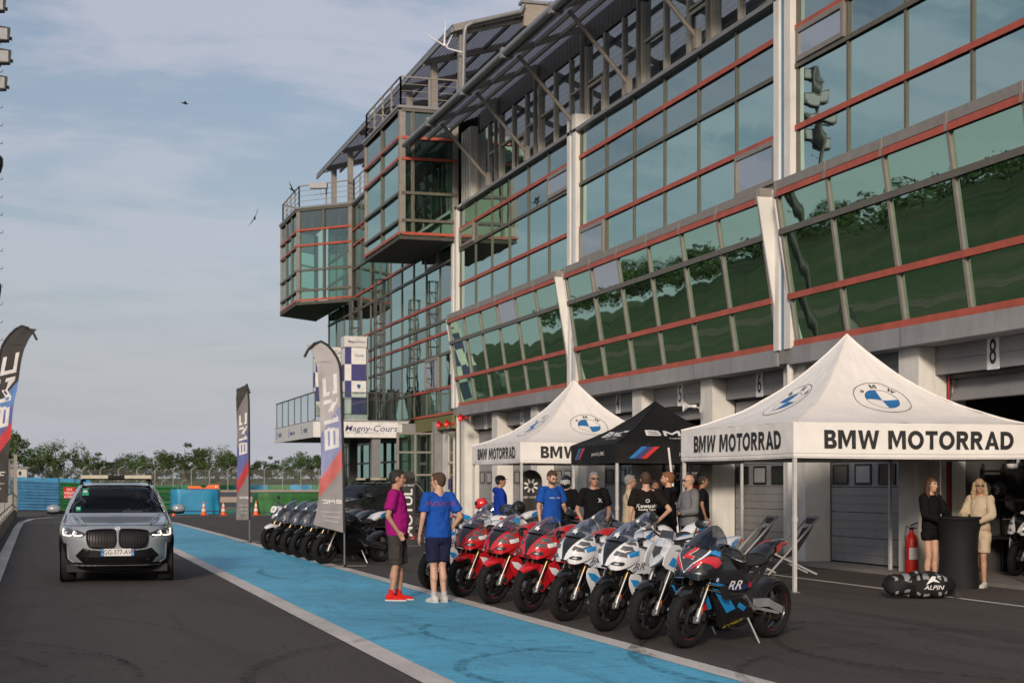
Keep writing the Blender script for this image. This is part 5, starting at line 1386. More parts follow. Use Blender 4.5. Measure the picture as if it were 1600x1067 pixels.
# stacks of white chairs behind the upper windows
def chair_stack(x, y, z, n, label):
    t = thing('chair_stack', label, 'chair stack', (x, y, z), R(35), 'stacks of white chairs behind the glass')
    for i in range(n):
        zz = i * .085; b = MB()
        for sx in (-1, 1):
            for sy in (-1, 1): b.bar((sx * .25, sy * .25, zz), (sx * .19, sy * .19, zz + .44), .035)
        b.box(-.22, -.22, zz + .44, .22, .22, zz + .47)
        rows = [[(.23 + .05 * q, y_, zz + .47 + .36 * q) for y_ in (-.22, -.1, 0, .1, .22)] for q in (0, .5, 1)]
        b.grid(rows); b.grid([[(p[0] + .02, p[1], p[2]) for p in r_] for r_ in rows])
        for s in (-.24, .24): b.bar((-.18, s, zz + .64), (.24, s, zz + .66), .04, .03)
        b.build('chair', 'interior_white', t, world=False)
mk('interior_white', (0.8, 0.85, 0.82), 0.6)
chair_stack(15.7, 27.25, 7.61, 13, 'tall stack of white plastic chairs behind the first large upper window')
chair_stack(15.9, 26.3, 7.61, 8, 'lower stack of white chairs beside the tall stack')
chair_stack(15.6, 33.3, 7.61, 10, 'stack of white chairs seen through the opening window left of the column')
# wind-vane antenna on the bay roof corner
t = thing('antenna', 'thin pale three armed antenna bracketed to the roof drain corner', 'antenna', (14.2, 53.9, 16.9))
b = MB(); b.tube([(.2, 0, -.1), (-.35, 0, .0), (-.5, 0, .15)], .03, 6); b.tube([(-.5, 0, .1), (-.45, 0, .95)], [.04, .01], 6); b.tube([(-.5, 0, .1), (-1.1, 0, .42)], [.03, .02], 6); b.tube([(-.4, 0, .1), (-.2, 0, .5)], [.03, .01], 6); b.build('arms', 'print_white', t, world=False)
t = thing('security_lamp', 'pale floodlight on the railing of the angular bay', 'lamp', (13.0, 75.4, 15.4), R(-20))
b = MB(); b.box(-.5, -.15, .35, .35, .15, .6); b.bar((0, 0, 0), (0, 0, .35), .06); b.build('housing', 'ink_grey', t, world=False)
# garage clutter in the open bays
t = thing('display_rack', 'black display wall with logos and a yellow poster inside the garage behind the black tent', 'display', (15.4, 34.0, .06))
b = MB(); b.box(0, 0, 0, .1, 3.0, 2.6); b.build('panel', 'flag_black', t, world=False)
logo_bmc(lambda a, c: (-.01, 1.2 - a, 2.2 + c), .22, .2).build('logo', 'print_white', t, world=False)
b = MB(); b.text('CONCEPT', lambda a, c: (-.01, 2.2 - a, 1.7 + c), .30, .01); b.build('lettering', 'print_white', t, world=False)
b = MB(); b.box(-.03, .9, 1.0, -.005, 2.2, 1.5); b.build('red_poster', 'ink_red', t, world=False)
mk('ink_yellow', (.75, .62, .03), .6)
b = MB(); b.box(-.03, .35, 1.25, -.005, .85, 1.6); b.build('yellow_poster', 'ink_yellow', t, world=False)
t = thing('helmet_shelf', 'black shelf carrying helmets inside the open garage behind the women', 'shelf', (15.9, 22.9, .06))
b = MB()
for z in (.6, 1.25, 1.75): b.box(0, 0, z, .45, 1.3, z + .04)
for x in (0, .41):
    for y in (0, 1.26): b.box(x, y, 0, x + .04, y + .04, 1.9)
b.build('shelf', 'black_plastic', t, world=False)
def helmet(x, y, z, label, m, rz=0, grp='helmets'):
    t = thing('helmet', label, 'helmet', (x, y, z), rz, grp)
    b = MB(); b.ell((0, 0, .14), (.155, .125, .14), 18, 12); b.ell((.07, 0, .07), (.09, .09, .07), 12, 8); b.build('shell', m, t, world=False, smooth=60)
    b = MB(); b.grid([[(.158 * math.cos(a) * .99 + .006, .128 * math.sin(a) + 0, z_) for a in [R(q) for q in range(-65, 66, 13)]] for z_ in (.10, .13, .17, .19)]); b.build('visor', 'black_gloss', t, world=False, smooth=60)
for i, (y, z, m, l) in enumerate(((23.1, 1.86, 'black_gloss', 'black helmet on top of the rack, farthest right'), (23.5, 1.86, 'print_white', 'white helmet on top of the rack'), (23.95, 1.36, 'black_gloss', 'black helmet on the middle shelf behind the dark haired woman'))): helmet(16.1, y, z, l, m, R(190))
o = MB().box(15.12, 24.0, .06, 15.14, 24.02, 3.9).build('red_cable', 'red_plastic'); tag(o, 'red cable hanging down the inner edge of the open garage eight', 'cable')
# ================================================================== MOTORCYCLES  (local: x forward, y left, z up, origin on the ground mid wheelbase)
from mathutils.geometry import delaunay_2d_cdt
def cr_spline(pts, n=4, closed=True):
    """smooth outline through 2D points"""
    out = []; k = len(pts)
    for i in range(k if closed else k - 1):
        p0, p1, p2, p3 = (Vector(pts[(i + q - 1) % k]) if closed else Vector(pts[max(0, min(k - 1, i + q - 1))]) for q in range(4))
        for j in range(n):
            t = j / n
            out.append(tuple(0.5 * ((2 * p1) + (p2 - p0) * t + (2 * p0 - 5 * p1 + 4 * p2 - p3) * t * t + (3 * p1 - p0 - 3 * p2 + p3) * t ** 3)))
    if not closed: out.append(tuple(pts[-1]))
    return out
def patch(b, outline, fn, step=0.05, smooth=0, off=0.0, thick=0.0):
    """fill a 2D outline with a fine net and lift it onto the surface fn(a, c, off)"""
    if smooth: outline = cr_spline(outline, smooth)
    xs = [p[0] for p in outline]; ys = [p[1] for p in outline]
    pts = [Vector(p) for p in outline]; n0 = len(pts)
    def inside(x, y):
        c = False; j = n0 - 1
        for i in range(n0):
            xi, yi = outline[i]; xj, yj = outline[j]
            if (yi > y) != (yj > y) and x < (xj - xi) * (y - yi) / (yj - yi) + xi: c = not c
            j = i
        return c
    x = min(xs) + step / 2
    while x < max(xs):
        y = min(ys) + step / 2
        while y < max(ys):
            if inside(x, y): pts.append(Vector((x, y)))
            y += step
        x += step
    r = delaunay_2d_cdt(pts, [(i, (i + 1) % n0) for i in range(n0)], [], 1, 1e-6)
    V_, F_ = r[0], r[2]
    b.add([fn(p[0], p[1], off) for p in V_], [tuple(f) for f in F_])
    if thick:
        b.add([fn(p[0], p[1], off - thick) for p in V_], [tuple(reversed(f)) for f in F_])
        o2 = outline
        vs = [fn(p[0], p[1], off) for p in o2] + [fn(p[0], p[1], off - thick) for p in o2]
        b.add(vs, [(i, (i + 1) % n0, (i + 1) % n0 + n0, i + n0) for i in range(n0)])
    return b
mk('paint_red', (0.52, 0.012, 0.018), 0.25, coat=1.0, var=.03); mk('paint_white', (0.70, 0.70, 0.71), 0.25, coat=1.0, var=.03)
mk('paint_black', (0.009, 0.009, 0.010), 0.22, coat=.8); mk('paint_blue', (0.015, 0.26, 0.62), 0.25, coat=.8, var=.03); mk('paint_navy', (0.025, 0.03, 0.12), 0.25, coat=.8)
mk('paint_steel', (0.055, 0.065, 0.09), 0.28, coat=1.0); mk('m_red', (0.60, 0.02, 0.03), 0.3, coat=.8, var=.03); mk('fork_gold', (0.50, 0.36, 0.17), 0.3, metal=1.0); mk('fork_alu', (0.34, 0.33, 0.32), 0.35, metal=1.0)
mk('engine', (0.045, 0.045, 0.048), 0.5, metal=.4); mk('swing_grey', (.34, .34, .34), .35, metal=.3); mk('disc_steel', (0.12, 0.115, 0.11), 0.4, metal=1.0); mk('carbon', (0.014, 0.014, 0.016), 0.35, coat=.4)
mk('seat_black', (0.016, 0.016, 0.017), 0.75, bump=.2); mk('lamp_dark', (0.03, 0.03, 0.035), 0.08, coat=1.0); mk('lamp_clear', (0.45, 0.47, 0.50), 0.10, coat=1.0, var=.4, scale=14)
mk('rim_black', (0.015, 0.015, 0.016), 0.35, coat=.3); mk('decal_grey', (0.10, 0.10, 0.11), 0.4); mk('tyre', (0.010, 0.0095, 0.009), 0.8, spec=.25, var=.35, scale=9, bump=.35, bscale=70)
M['screen'] = glass('screen', (0.80, 0.80, 0.82), 0.20, (0.9, 0.92, 0.95), bump=0); M['screen_dark'] = glass('screen_dark', (0.22, 0.22, 0.23), 0.12, (0.8, 0.8, 0.85), bump=0)
FA, RA = (0.735, 0.300), (-0.725, 0.315)
RAKE = math.tan(R(24))
def wheel(parent, name, ax, rad, w, tyre_col, stripe=None):
    mt = Matrix.Translation((ax[0], 0, ax[1])) @ Matrix.Rotation(R(90), 4, 'X')
    prof = [(rad - .105, -w * .30), (rad - .085, -w * .42), (rad - .05, -w * .5), (rad - .022, -w * .42), (rad - .006, -w * .24), (rad, 0), (rad - .006, w * .24), (rad - .022, w * .42), (rad - .05, w * .5), (rad - .085, w * .42), (rad - .105, w * .30)]
    b = MB(); b.lathe(prof, 40, mt); root = b.build(name, 'tyre', parent, world=False, smooth=50)
    b = MB()     # cut tread grooves
    for i in range(22):
        a = 2 * math.pi * i / 22
        for s in (-1, 1):
            p = [(rad + .0015 - abs(q) ** 2 * .55 * w * .55, q * w) for q in (0.05, .18, .30)]
            pts = [mt @ Vector((r_ * math.cos(a + s * .05 + j * .06), r_ * math.sin(a + s * .05 + j * .06), s * q)) for j, (r_, q) in enumerate(p)]
            b.tube(pts, .0035, 4, cap=False)
    tag(b.build('tread', 'ink', root, world=False), kind='stuff')
    ri = rad - .10
    b = MB(); b.lathe([(ri, -w * .33), (ri + .012, -w * .36), (ri + .004, -w * .30), (ri - .018, -w * .12), (ri - .018, w * .12), (ri + .004, w * .30), (ri + .012, w * .36), (ri, w * .33)], 40, mt)
    b.lathe([(.0, -w * .3), (.035, -w * .3), (.045, -w * .1), (.045, w * .1), (.035, w * .3), (0, w * .3)], 16, mt)
    for i in range(5):
        for s in (-.16, .16):
            a = 2 * math.pi * i / 5; a2 = a + s
            b.bar(mt @ Vector((.035 * math.cos(a), .035 * math.sin(a), 0)), mt @ Vector((ri * math.cos(a2), ri * math.sin(a2), 0)), .016, .032, up=(0, 1, 0))
    b.build('rim', 'rim_black', root, world=False, smooth=45)
    if stripe:
        b = MB()
        for s in (-1, 1):
            for a0 in (0.2, 2.3, 4.4): b.grid([[mt @ Vector((q * math.cos(a0 + j * .1), q * math.sin(a0 + j * .1), s * w * .372)) for j in range(9)] for q in (ri + .004, ri + .014)])
        b.build('rim_stripe', stripe, root, world=False)
    return root, mt
def annulus(b, r0, r1, z0, z1, mt, n=32): b.lathe([(r0, z0), (r1, z0), (r1, z1), (r0, z1), (r0, z0)], n, mt)
def shell_y(x, z):
    """half width of the side fairing"""
    w = .205 - .10 * max(0, (.42 - z) / .25) ** 1.6 - .55 * max(0, x - .50) ** 1.7 - .12 * max(0, (z - .80) / .2) ** 1.5 * (1 if x > .2 else .6)
    if x < .1: w -= .06 * (.1 - x)
    return max(.02, w)
# nose mask: stations from the tip back; (x, top z, half width, bottom z)
NOSE = [(.865, .745, .040, .715), (.852, .80, .095, .70), (.826, .87, .145, .700), (.788, .935, .180, .712), (.738, .99, .202, .73), (.675, 1.035, .214, .75), (.600, 1.06, .217, .78), (.510, 1.065, .212, .81)]
def nose_pt(u, v, off=0.0):
    """u 0..1 tip to rear, v -1..1 right to left round the mask"""
    f = u * (len(NOSE) - 1); i = min(int(f), len(NOSE) - 2); t = f - i
    x, zt, w, zb = (NOSE[i][q] * (1 - t) + NOSE[i + 1][q] * t for q in range(4))
    a = v * math.pi * .5; s = math.sin(a); c = math.cos(a)
    y = (w + off) * math.copysign(abs(s) ** .88, s); z = zb + (zt + off * .8 - zb) * (abs(c) ** .80)
    crease = .014 * math.exp(-((abs(v) - .50) / .10) ** 2)
    return Vector((x + off * .5 - .02 * (1 - abs(c)) * (1 - u), y + math.copysign(crease, s), z))
def sport_bike(label, group, main='paint_red', nose='paint_black', side=None, low='paint_black', accent='paint_black', tail=None, fender=None, dec='decal_grey', screen='screen', fork='fork_gold', winglets=False, mpkg=False, plate=None, tank=None, stripe=None, mirror=False, cover_lamp=False):
    side = side or main; tail = tail or main; fender = fender or main; tank = tank or main
    t = thing('motorcycle', label, 'motorcycle', (0, 0, 0), 0, group)
    B = lambda b, n, m, p=None, **k: b.build(n, m, p or t, world=False, **k)
    fw, mt = wheel(t, 'front_wheel', FA, .300, .125, 0, stripe); rw, mr = wheel(t, 'rear_wheel', RA, .318, .195, 0, stripe)
    for s in (-1, 1):
        b = MB(); annulus(b, .098, .158, s * .072 - .0025, s * .072 + .0025, mt); B(b, 'brake_disc', 'disc_steel', fw)
        for q in range(5):
            pass
        # fork leg, fender stay and caliper
        top = (FA[0] - .68 * RAKE - .02, s * .105, .98); bot = (FA[0], s * .105, FA[1]); k = Vector(top).lerp(Vector(bot), .58)
        b = MB(); b.tube([top, k], .027, 12); lg = B(b, 'fork_leg', fork if s else fork, smooth=40)
        b = MB(); b.tube([k, Vector(k).lerp(Vector(bot), .75)], .021, 12); B(b, 'fork_slider', 'fork_alu', lg, smooth=40)
        b = MB(); b.tube([Vector(k).lerp(Vector(bot), .62), Vector(bot) + Vector((0, 0, -.02))], [.030, .036], 10); b.box(bot[0] - .03, bot[1] - .02, bot[2] - .03, bot[0] + .03, bot[1] + .02, bot[2] + .035); B(b, 'axle_clamp', 'alu', lg, smooth=40)
        b = MB(); b.prism([(-.16, .05), (-.08, .12), (-.04, .10), (-.09, .0), (-.15, -.02)], lambda x, z, q: (FA[0] + x, s * q, FA[1] + z), .062, .105); B(b, 'brake_caliper', 'engine', fix=True)
        b = MB(); b.grid([[(FA[0] - .06 + .03 * i, s * .134, FA[1] + .06 + z) for i in (0, 1)] for z in (0, .07)]); B(b, 'reflector', 'orange_plastic')
        b = MB(); b.tube([(.43, s * .11, .96), (.40, s * .26, .935), (.36, s * .385, .90)], .013, 8); b.tube([(.43, s * .11, .96), (.39, s * .12, 1.02)], .03, 8); B(b, 'handlebar', 'black_plastic', smooth=40)
        b = MB(); b.tube([(.392, s * .285, .930), (.360, s * .385, .900)], .018, 10); B(b, 'grip', 'rubber', smooth=40)
        b = MB(); b.tube([(.43, s * .25, .93), (.45, s * .31, .92), (.42, s * .39, .90)], .007, 6); b.tube([(.40, s * .40, .91), (.47, s * .40, .91), (.49, s * .34, .925)], .008, 6); B(b, 'lever', 'alu', smooth=40)
        b = MB(); b.box(-.22, s * .15 - .01, .34, -.08, s * .15 + .01, .40); b.bar((-.16, s * .16, .37), (-.17, s * .25, .38), .022); b.bar((-.16, s * .15, .37), (-.02, s * .14, .50), .02, .05); B(b, 'footpeg', 'alu')
    b = MB(); b.box(.36, -.13, .955, .45, .13, .985); b.box(.37, -.12, .84, .47, .12, .87); B(b, 'fork_bridge', 'engine')
    # front fender
    b = MB(); rows = []
    for i in range(15):
        a = R(48 + 6.6 * i); rr = .322; wv = .066 * (.55 + .45 * min(1, i / 4))
        rows.append([(FA[0] + (rr + dz) * math.cos(a), y * wv / .066, FA[1] + (rr + dz) * math.sin(a)) for y, dz in ((-.074, -.055), (-.07, -.02), (-.045, .004), (0, .010), (.045, .004), (.07, -.02), (.074, -.055))])
    b.grid(rows)
    for s in (-1, 1):
        patch(b, [(-.30, .12), (-.18, .28), (-.04, .335), (.02, .30), (-.06, .22), (-.10, .10), (-.08, .0), (-.14, -.03), (-.20, .03)], lambda x, z, o: (FA[0] + x, s * (.088 + o + .015 * (z < .1)), FA[1] + z), .06, 2, thick=.006)
    B(b, 'front_fender', fender, smooth=50)
    if mpkg:
        b = MB()
        for s in (-1, 1): patch(b, [(-.26, .10), (-.17, .24), (-.13, .22), (-.2, .08)], lambda x, z, o: (FA[0] + x, s * (.092 + o), FA[1] + z), .05, 0, .004)
        B(b, 'fender_decal', 'paint_blue')
        b = MB()
        for s in (-1, 1): patch(b, [(-.19, .08), (-.12, .22), (-.09, .20), (-.14, .06)], lambda x, z, o: (FA[0] + x, s * (.092 + o), FA[1] + z), .05, 0, .004)
        B(b, 'fender_decal', 'm_red')
    # nose mask
    b = MB(); b.grid([[nose_pt(u / 21, v / 12) for v in range(-12, 13)] for u in range(22)]); B(b, 'nose_fairing', main, smooth=50)
    b = MB(); b.grid([[nose_pt(u / 12 * .16, v / 8) + Vector((0, 0, -.001)) for v in range(-8, 9)] for u in (0, 12)]); b.poly([nose_pt(0, v / 8) for v in range(-8, 9)]); B(b, 'nose_tip', 'black_plastic')
    def on_nose(a, c, o): return nose_pt(c, a, .004 + o)
    b = MB(); patch(b, [(-.16, .0), (.16, .0), (.14, .16), (.24, .40), (.34, .70), (.28, .86), (-.28, .86), (-.34, .70), (-.24, .40), (-.14, .16)], on_nose, .06, 2); B(b, 'centre_intake', nose, smooth=50)
    for s in (-1, 1):
        b = MB(); patch(b, [(s * .50, .10), (s * .72, .15), (s * .90, .34), (s * .93, .52), (s * .86, .50), (s * .74, .32), (s * .58, .20)], on_nose, .05, 2, off=.003); hl_ = B(b, 'headlight', 'lamp_dark', smooth=50)
        b = MB(); patch(b, [(s * .70, .18), (s * .82, .28), (s * .84, .36), (s * .74, .26)], on_nose, .05, 2, off=.006); B(b, 'headlight_lens', 'lamp_clear', hl_, smooth=50)
    # double-letter style slashes on the mask
    b = MB()
    if mpkg:
        for s in (-1, 1):
            b = MB(); patch(b, [(s * .20, .04), (s * .30, .26), (s * .44, .46), (s * .50, .70), (s * .72, .92), (s * .60, .96), (s * .42, .80), (s * .36, .52), (s * .24, .34)], on_nose, .05, 0, off=.003)
            B(b, 'nose_decal', 'paint_blue', smooth=50)
            b = MB(); patch(b, [(s * .28, .06), (s * .42, .26), (s * .60, .48), (s * .92, .80), (s * .88, .96), (s * .72, .88), (s * .52, .62), (s * .36, .36)], on_nose, .05, 0, off=.0035)
            B(b, 'nose_decal', 'm_red', smooth=50)
    else:
        for s in (-1, 1):
            b = MB()
            for q in ([(.34, .30), (.56, .38), (.80, .62), (.70, .62), (.50, .48), (.34, .42)], [(.40, .50), (.56, .58), (.72, .84), (.60, .82), (.48, .68), (.40, .62)], [(.58, .44), (.68, .56), (.80, .88), (.72, .86), (.66, .66)], [(.40, .70), (.50, .76), (.60, .94), (.50, .94)]):
                patch(b, [(s * x, y) for x, y in q], on_nose, .04, 0, off=.0035)
            B(b, 'nose_decal', dec, smooth=50)
        for s in (-1, 1):
            b = MB(); patch(b, [(s * x, y) for x, y in [(.70, .66), (.84, .70), (.90, .98), (.78, .98)]], on_nose, .04, 0, off=.0035); B(b, 'nose_stripe', accent, smooth=50)
    # upper flank joining mask to tank, then the lower belly panels
    def on_side(s): return lambda x, z, o: Vector((x, s * (shell_y(x, z) + o), z))
    up = [(.62, .70), (.76, .735), (.70, .80), (.60, .90), (.48, 1.01), (.36, .97), (.30, .84), (.16, .74), (.02, .66), (.06, .60), (.24, .62), (.44, .66), (.56, .66)]
    lowp = [(.60, .655), (.46, .64), (.40, .56), (.30, .50), (.12, .50), (-.02, .44), (-.16, .34), (-.20, .24), (-.02, .17), (.24, .17), (.42, .24), (.54, .40), (.62, .54)]
    for s in (-1, 1):
        b = MB(); patch(b, up, on_side(s), .05, 2, thick=.012); B(b, 'side_fairing', side, smooth=50)
        b = MB(); patch(b, lowp, on_side(s), .05, 2, thick=.012); B(b, 'belly_panel', low, smooth=50)
        b = MB()
        if mpkg:
            patch(b, [(.62, .62), (.50, .60), (.36, .52), (.22, .40), (.36, .36), (.50, .48)], on_side(s), .05, 0, .003); patch(b, [(.16, .46), (.02, .40), (.06, .36), (.20, .42)], on_side(s), .05, 0, .003)
            B(b, 'side_decal', 'paint_blue', smooth=50); b = MB(); patch(b, [(.36, .66), (.14, .63), (.0, .64), (-.02, .60), (.2, .58), (.40, .60)], on_side(s), .05, 0, .003); B(b, 'side_decal', 'paint_navy', smooth=50)
            b = MB(); patch(b, [(.02, .655), (-.03, .655), (-.03, .60), (.02, .61)], on_side(s), .05, 0, .006); B(b, 'side_decal', 'm_red')
            b = MB(); b.text('RR', lambda a, c: on_side(s)(.29 - s * a * -1 * -1 if s > 0 else .29 + a, .635 + c, .009), .13, .01, 1.6, shear=.4); B(b, 'side_lettering', 'print_white')
            b = MB(); b.text('MICHELIN', lambda a, c: on_side(s)(.16 - s * a, .235 + c - s * a * -.25, .006), .05, .004, 1.3, shear=.2); B(b, 'side_lettering', 'ink_yellow')
        else:
            patch(b, [(.62, .60), (.50, .585), (.30, .47), (.40, .44), (.56, .52)], on_side(s), .05, 0, .003); patch(b, [(.38, .36), (.20, .30), (-.08, .25), (.2, .24), (.42, .32)], on_side(s), .05, 0, .003)
            B(b, 'side_decal', accent, smooth=50)
            b = MB(); b.text('RR', lambda a, c: on_side(s)(.50 - s * a, .735 + c, .004), .11, .008, 1.5, shear=.35); B(b, 'side_lettering', dec)
        mtx = Matrix.Translation((.60, s * (shell_y(.60, .70) + .006), .70)) @ Matrix.Rotation(R(-90 * s), 4, 'X')
        for bb, mm, nm in zip(roundel(lambda a, c, l: mtx @ Vector((-s * a, s * c * -1 if s > 0 else -c, l + .003)) if False else on_side(s)(.575 - s * a, .705 + c, .004 + l), .028), ('ink', 'ink_blue', 'print_white'), ('badge_ring', 'badge_quarters', 'badge_ground')):
            if nm != 'badge_ring': B(bb, nm, mm)
            else:
                b2 = MB(); b2.grid([[on_side(s)(.575 - s * rr * math.cos(a), .705 + rr * math.sin(a), .0075) for a in [2 * math.pi * j / 20 for j in range(21)]] for rr in (.019, .030)]); B(b2, nm, mm)
        if winglets:
            b = MB()
            for z0, x0 in ((.66, .70), (.60, .66)):
                b.prism([(x0, .0), (x0 - .16, 0), (x0 - .19, .10), (x0 - .08, .12)], lambda x, y, q: (x, s * (shell_y(.6, .6) - .03 + y), z0 + q - y * .12), 0, .008)
            b.prism([(.66, 0), (.50, 0), (.47, -.16), (.58, -.13)], lambda x, z, q: (x, s * (shell_y(.6, .6) + .09 + q), .66 + z), 0, .008)
            B(b, 'winglet', 'carbon', fix=True)
            b = MB(); b.prism([(.68, .0), (.55, 0), (.53, .10), (.62, .11)], lambda x, y, q: (x, s * (shell_y(.6, .6) - .02 + y), .672 + q - y * .12), 0, .003); B(b, 'winglet_decal', 'paint_blue')
    # windscreen bubble
    b = MB(); rows = []
    for i in range(13):
        f = i / 12; x = .745 - .36 * f; zt = 1.015 + .205 * math.sin(f * 1.45) ; w = .165 - .02 * f - .06 * max(0, f - .75) / .25
        rows.append([(x + .06 * math.cos(a) * 0 - .10 * (1 - math.cos(a)), w * math.sin(a) * 1.05, zt - (zt - (.99 + .06 * f)) * (1 - math.cos(a)) ** 1.15) for a in [R(q) for q in range(-84, 85, 14)]])
    b.grid(rows); sw = B(b, 'windscreen', screen, smooth=60)
    if plate:
        shp = [(x, y - .30) for x, y in [(-.10, .40), (0, .35), (.10, .40), (.34, .66), (.42, .90), (.32, 1.08), (-.32, 1.08), (-.42, .90), (-.34, .66)]]
        b = MB(); patch(b, [(x * 1.10, (y - .40) * 1.08 + .40) for x, y in shp], on_nose, .04, 2, off=.005); B(b, 'number_rim', 'print_white', smooth=50)
        b = MB(); patch(b, shp, on_nose, .04, 2, off=.008); B(b, 'number_plate', 'ink_dark', smooth=50)
        b = MB(); b.text(plate, lambda a, c: on_nose(a / .27, .50 + c / .44, .011), .22, .028, 1.0); B(b, 'number_outline', 'print_white')
        b = MB(); b.text(plate, lambda a, c: on_nose(a / .27, .50 + c / .44, .015), .22, .012, 1.0); B(b, 'number', 'm_red')
    else:
        b = MB(); patch(b, [(-.03, .10), (.0, .12), (.03, .07), (.035, .20), (.01, .20), (.0, .32), (-.02, .24), (-.045, .25)], lambda a, c, o: Vector((.745 - .36 * c + .008, a + .015, 1.015 + .205 * math.sin(c * 1.45) + .007 - a * a * 2)), .03, 0); B(b, 'screen_sticker', 'print_white')
    b = MB(); b.prism([(-.09, 0), (.09, 0), (.08, .10), (-.08, .10)], lambda a, c, q: (.50 - c * .35, a, .985 + c + q), 0, .02); B(b, 'dashboard', 'lamp_dark')
    # tank, seat, tail
    def rings(b, st, n=16, e=.8):
        rows = []
        for x, w, z0, z1 in st:
            zc, hh = (z0 + z1) / 2, (z1 - z0) / 2
            rows.append([(x, w * math.copysign(abs(math.cos(a)) ** e, math.cos(a)), zc + hh * math.copysign(abs(math.sin(a)) ** e, math.sin(a))) for a in [2 * math.pi * j / n for j in range(n)]])
        b.grid(rows, closed=True); b.add(rows[0], [tuple(range(n))]); b.add(rows[-1], [tuple(range(n - 1, -1, -1))])
    b = MB(); rings(b, [(.40, .08, .84, .93), (.37, .13, .80, .965), (.28, .165, .77, 1.005), (.16, .172, .74, 1.015), (.04, .155, .72, .985), (-.06, .125, .71, .92), (-.13, .085, .71, .85)], 20); B(b, 'tank', tank, smooth=60)
    b = MB(); b.lathe([(0, 0), (.055, 0), (.06, .008), (.03, .014), (0, .014)], 18, Matrix.Translation((.22, 0, 1.012))); B(b, 'filler_cap', 'black_plastic', smooth=40)
    b = MB(); rings(b, [(-.08, .07, .79, .84), (-.16, .12, .78, .855), (-.30, .145, .79, .862), (-.42, .13, .80, .90), (-.47, .10, .82, .93)], 14); B(b, 'seat', 'seat_black', smooth=60)
    b = MB(); rings(b, [(-.40, .12, .80, .91), (-.48, .115, .83, .985), (-.60, .10, .88, 1.025), (-.74, .075, .93, 1.045), (-.86, .045, .975, 1.05), (-.90, .02, .995, 1.045)], 14); B(b, 'tail_unit', tail, smooth=60)
    b = MB(); rings(b, [(-.88, .045, .975, 1.03), (-.915, .035, .985, 1.025)], 10); B(b, 'tail_lamp', 'm_red' if mpkg else 'red_plastic')
    if mpkg or tail == 'paint_white':
        for s in (-1, 1):
            b = MB(); patch(b, [(-.60, .90), (-.72, .95), (-.80, 1.03), (-.70, 1.03), (-.58, .99)], lambda x, z, o: (x, s * (.112 - .25 * max(0, -x - .6)), z), .05, 0); B(b, 'tail_decal', 'm_red' if mpkg else 'paint_blue')
    # engine, frame, swingarm, exhaust
    b = MB(); b.box(-.14, -.13, .30, .30, .13, .58); b.box(.05, -.16, .52, .30, .16, .70); b.bar((.34, 0, .42), (.44, 0, .70), .28, .06, up=(1, 0, 0)); B(b, 'engine', 'engine')
    b = MB()
    for s in (-1, 1): b.lathe([(0, 0), (.085, 0), (.09, .02), (.06, .04), (0, .042)], 20, Matrix.Translation((-.02, s * .13, .40)) @ Matrix.Rotation(R(-90 * s), 4, 'X'))
    B(b, 'engine_cover', 'engine', smooth=40)
    b = MB(); b.box(.40, -.15, .46, .44, .15, .74); B(b, 'radiator', 'black_plastic')
    for s in (-1, 1):
        b = MB(); b.bar((.38, s * .11, .90), (-.08, s * .125, .66), .045, .10); b.bar((-.08, s * .125, .66), (-.16, s * .12, .36), .04, .09, up=(1, 0, 0)); B(b, 'frame_spar', 'engine')
        b = MB(); b.bar((-.10, s * .11, .64), (-.50, s * .08, .86), .03, .04); b.bar((-.14, s * .10, .50), (-.52, s * .08, .84), .025, .03); B(b, 'subframe_bar', 'engine')
        b = MB(); b.bar((-.12, s * .105, .42), (-.50, s * .125, .41), .04, .085); b.bar((-.48, s * .125, .41), (-.76, s * .125, .315), .035, .075); b.bar((-.30, s * .115, .36), (-.70, s * .125, .29), .03, .03); B(b, 'swingarm', 'swing_grey' if mpkg else 'engine')
    b = MB(); annulus(b, .06, .10, -.008, .008, Matrix.Translation((RA[0], .10, RA[1])) @ Matrix.Rotation(R(90), 4, 'X'), 24); B(b, 'sprocket', 'disc_steel')
    b = MB(); b.tube([(RA[0], .10, RA[1] + .10), (-.12, .10, .46)], .009, 5); b.tube([(RA[0], .10, RA[1] - .10), (-.12, .10, .36)], .009, 5); B(b, 'chain', 'fork_gold')
    b = MB(); rows = []
    for i in range(9):
        a = R(22 + 9.0 * i); rows.append([(RA[0] + .335 * math.cos(a), y, RA[1] + (.335 - abs(y) * .3) * math.sin(a)) for y in (-.10, -.05, 0, .05, .10)])
    b.grid(rows); B(b, 'rear_hugger', 'carbon', smooth=50)
    b = MB(); b.tube([(.30, -.06, .30), (.0, -.08, .22), (-.20, -.12, .24), (-.34, -.165, .30), (-.58, -.20, .44)], [.035, .04, .05, .055, .050], 12); B(b, 'exhaust', 'chrome' if not mpkg else 'disc_steel', smooth=45)
    b = MB(); b.tube([(-.10, .13, .30), (-.17, .27, .03)], .013, 8); b.bar((-.19, .26, .015), (-.12, .30, .015), .035, .02); B(b, 'side_stand', 'alu')
    b = MB(); b.tube([(-.02, .15, .17), (.20, .16, .19), (.42, .13, .28)], .008, 5) if mpkg else b.tube([(.42, .0, .60), (.5, .08, .5), (.6, .09, .4)], .009, 5); b.tube([(.42, .10, .92), (.52, .13, .70), (.66, .11, .48), (FA[0] - .08, .10, FA[1] + .10)], .006, 5); B(b, 'brake_hose', 'ink')
    if mirror:
        b = MB(); b.tube([(.55, .2, 1.0), (.54, .29, 1.07)], .009, 6); b.ell((.53, .33, 1.13), (.02, .05, .08), 12, 8); B(b, 'mirror', 'black_plastic', smooth=50)
    return t
mk('ink_dark', (0.045, 0.045, 0.05), .35, coat=.5)
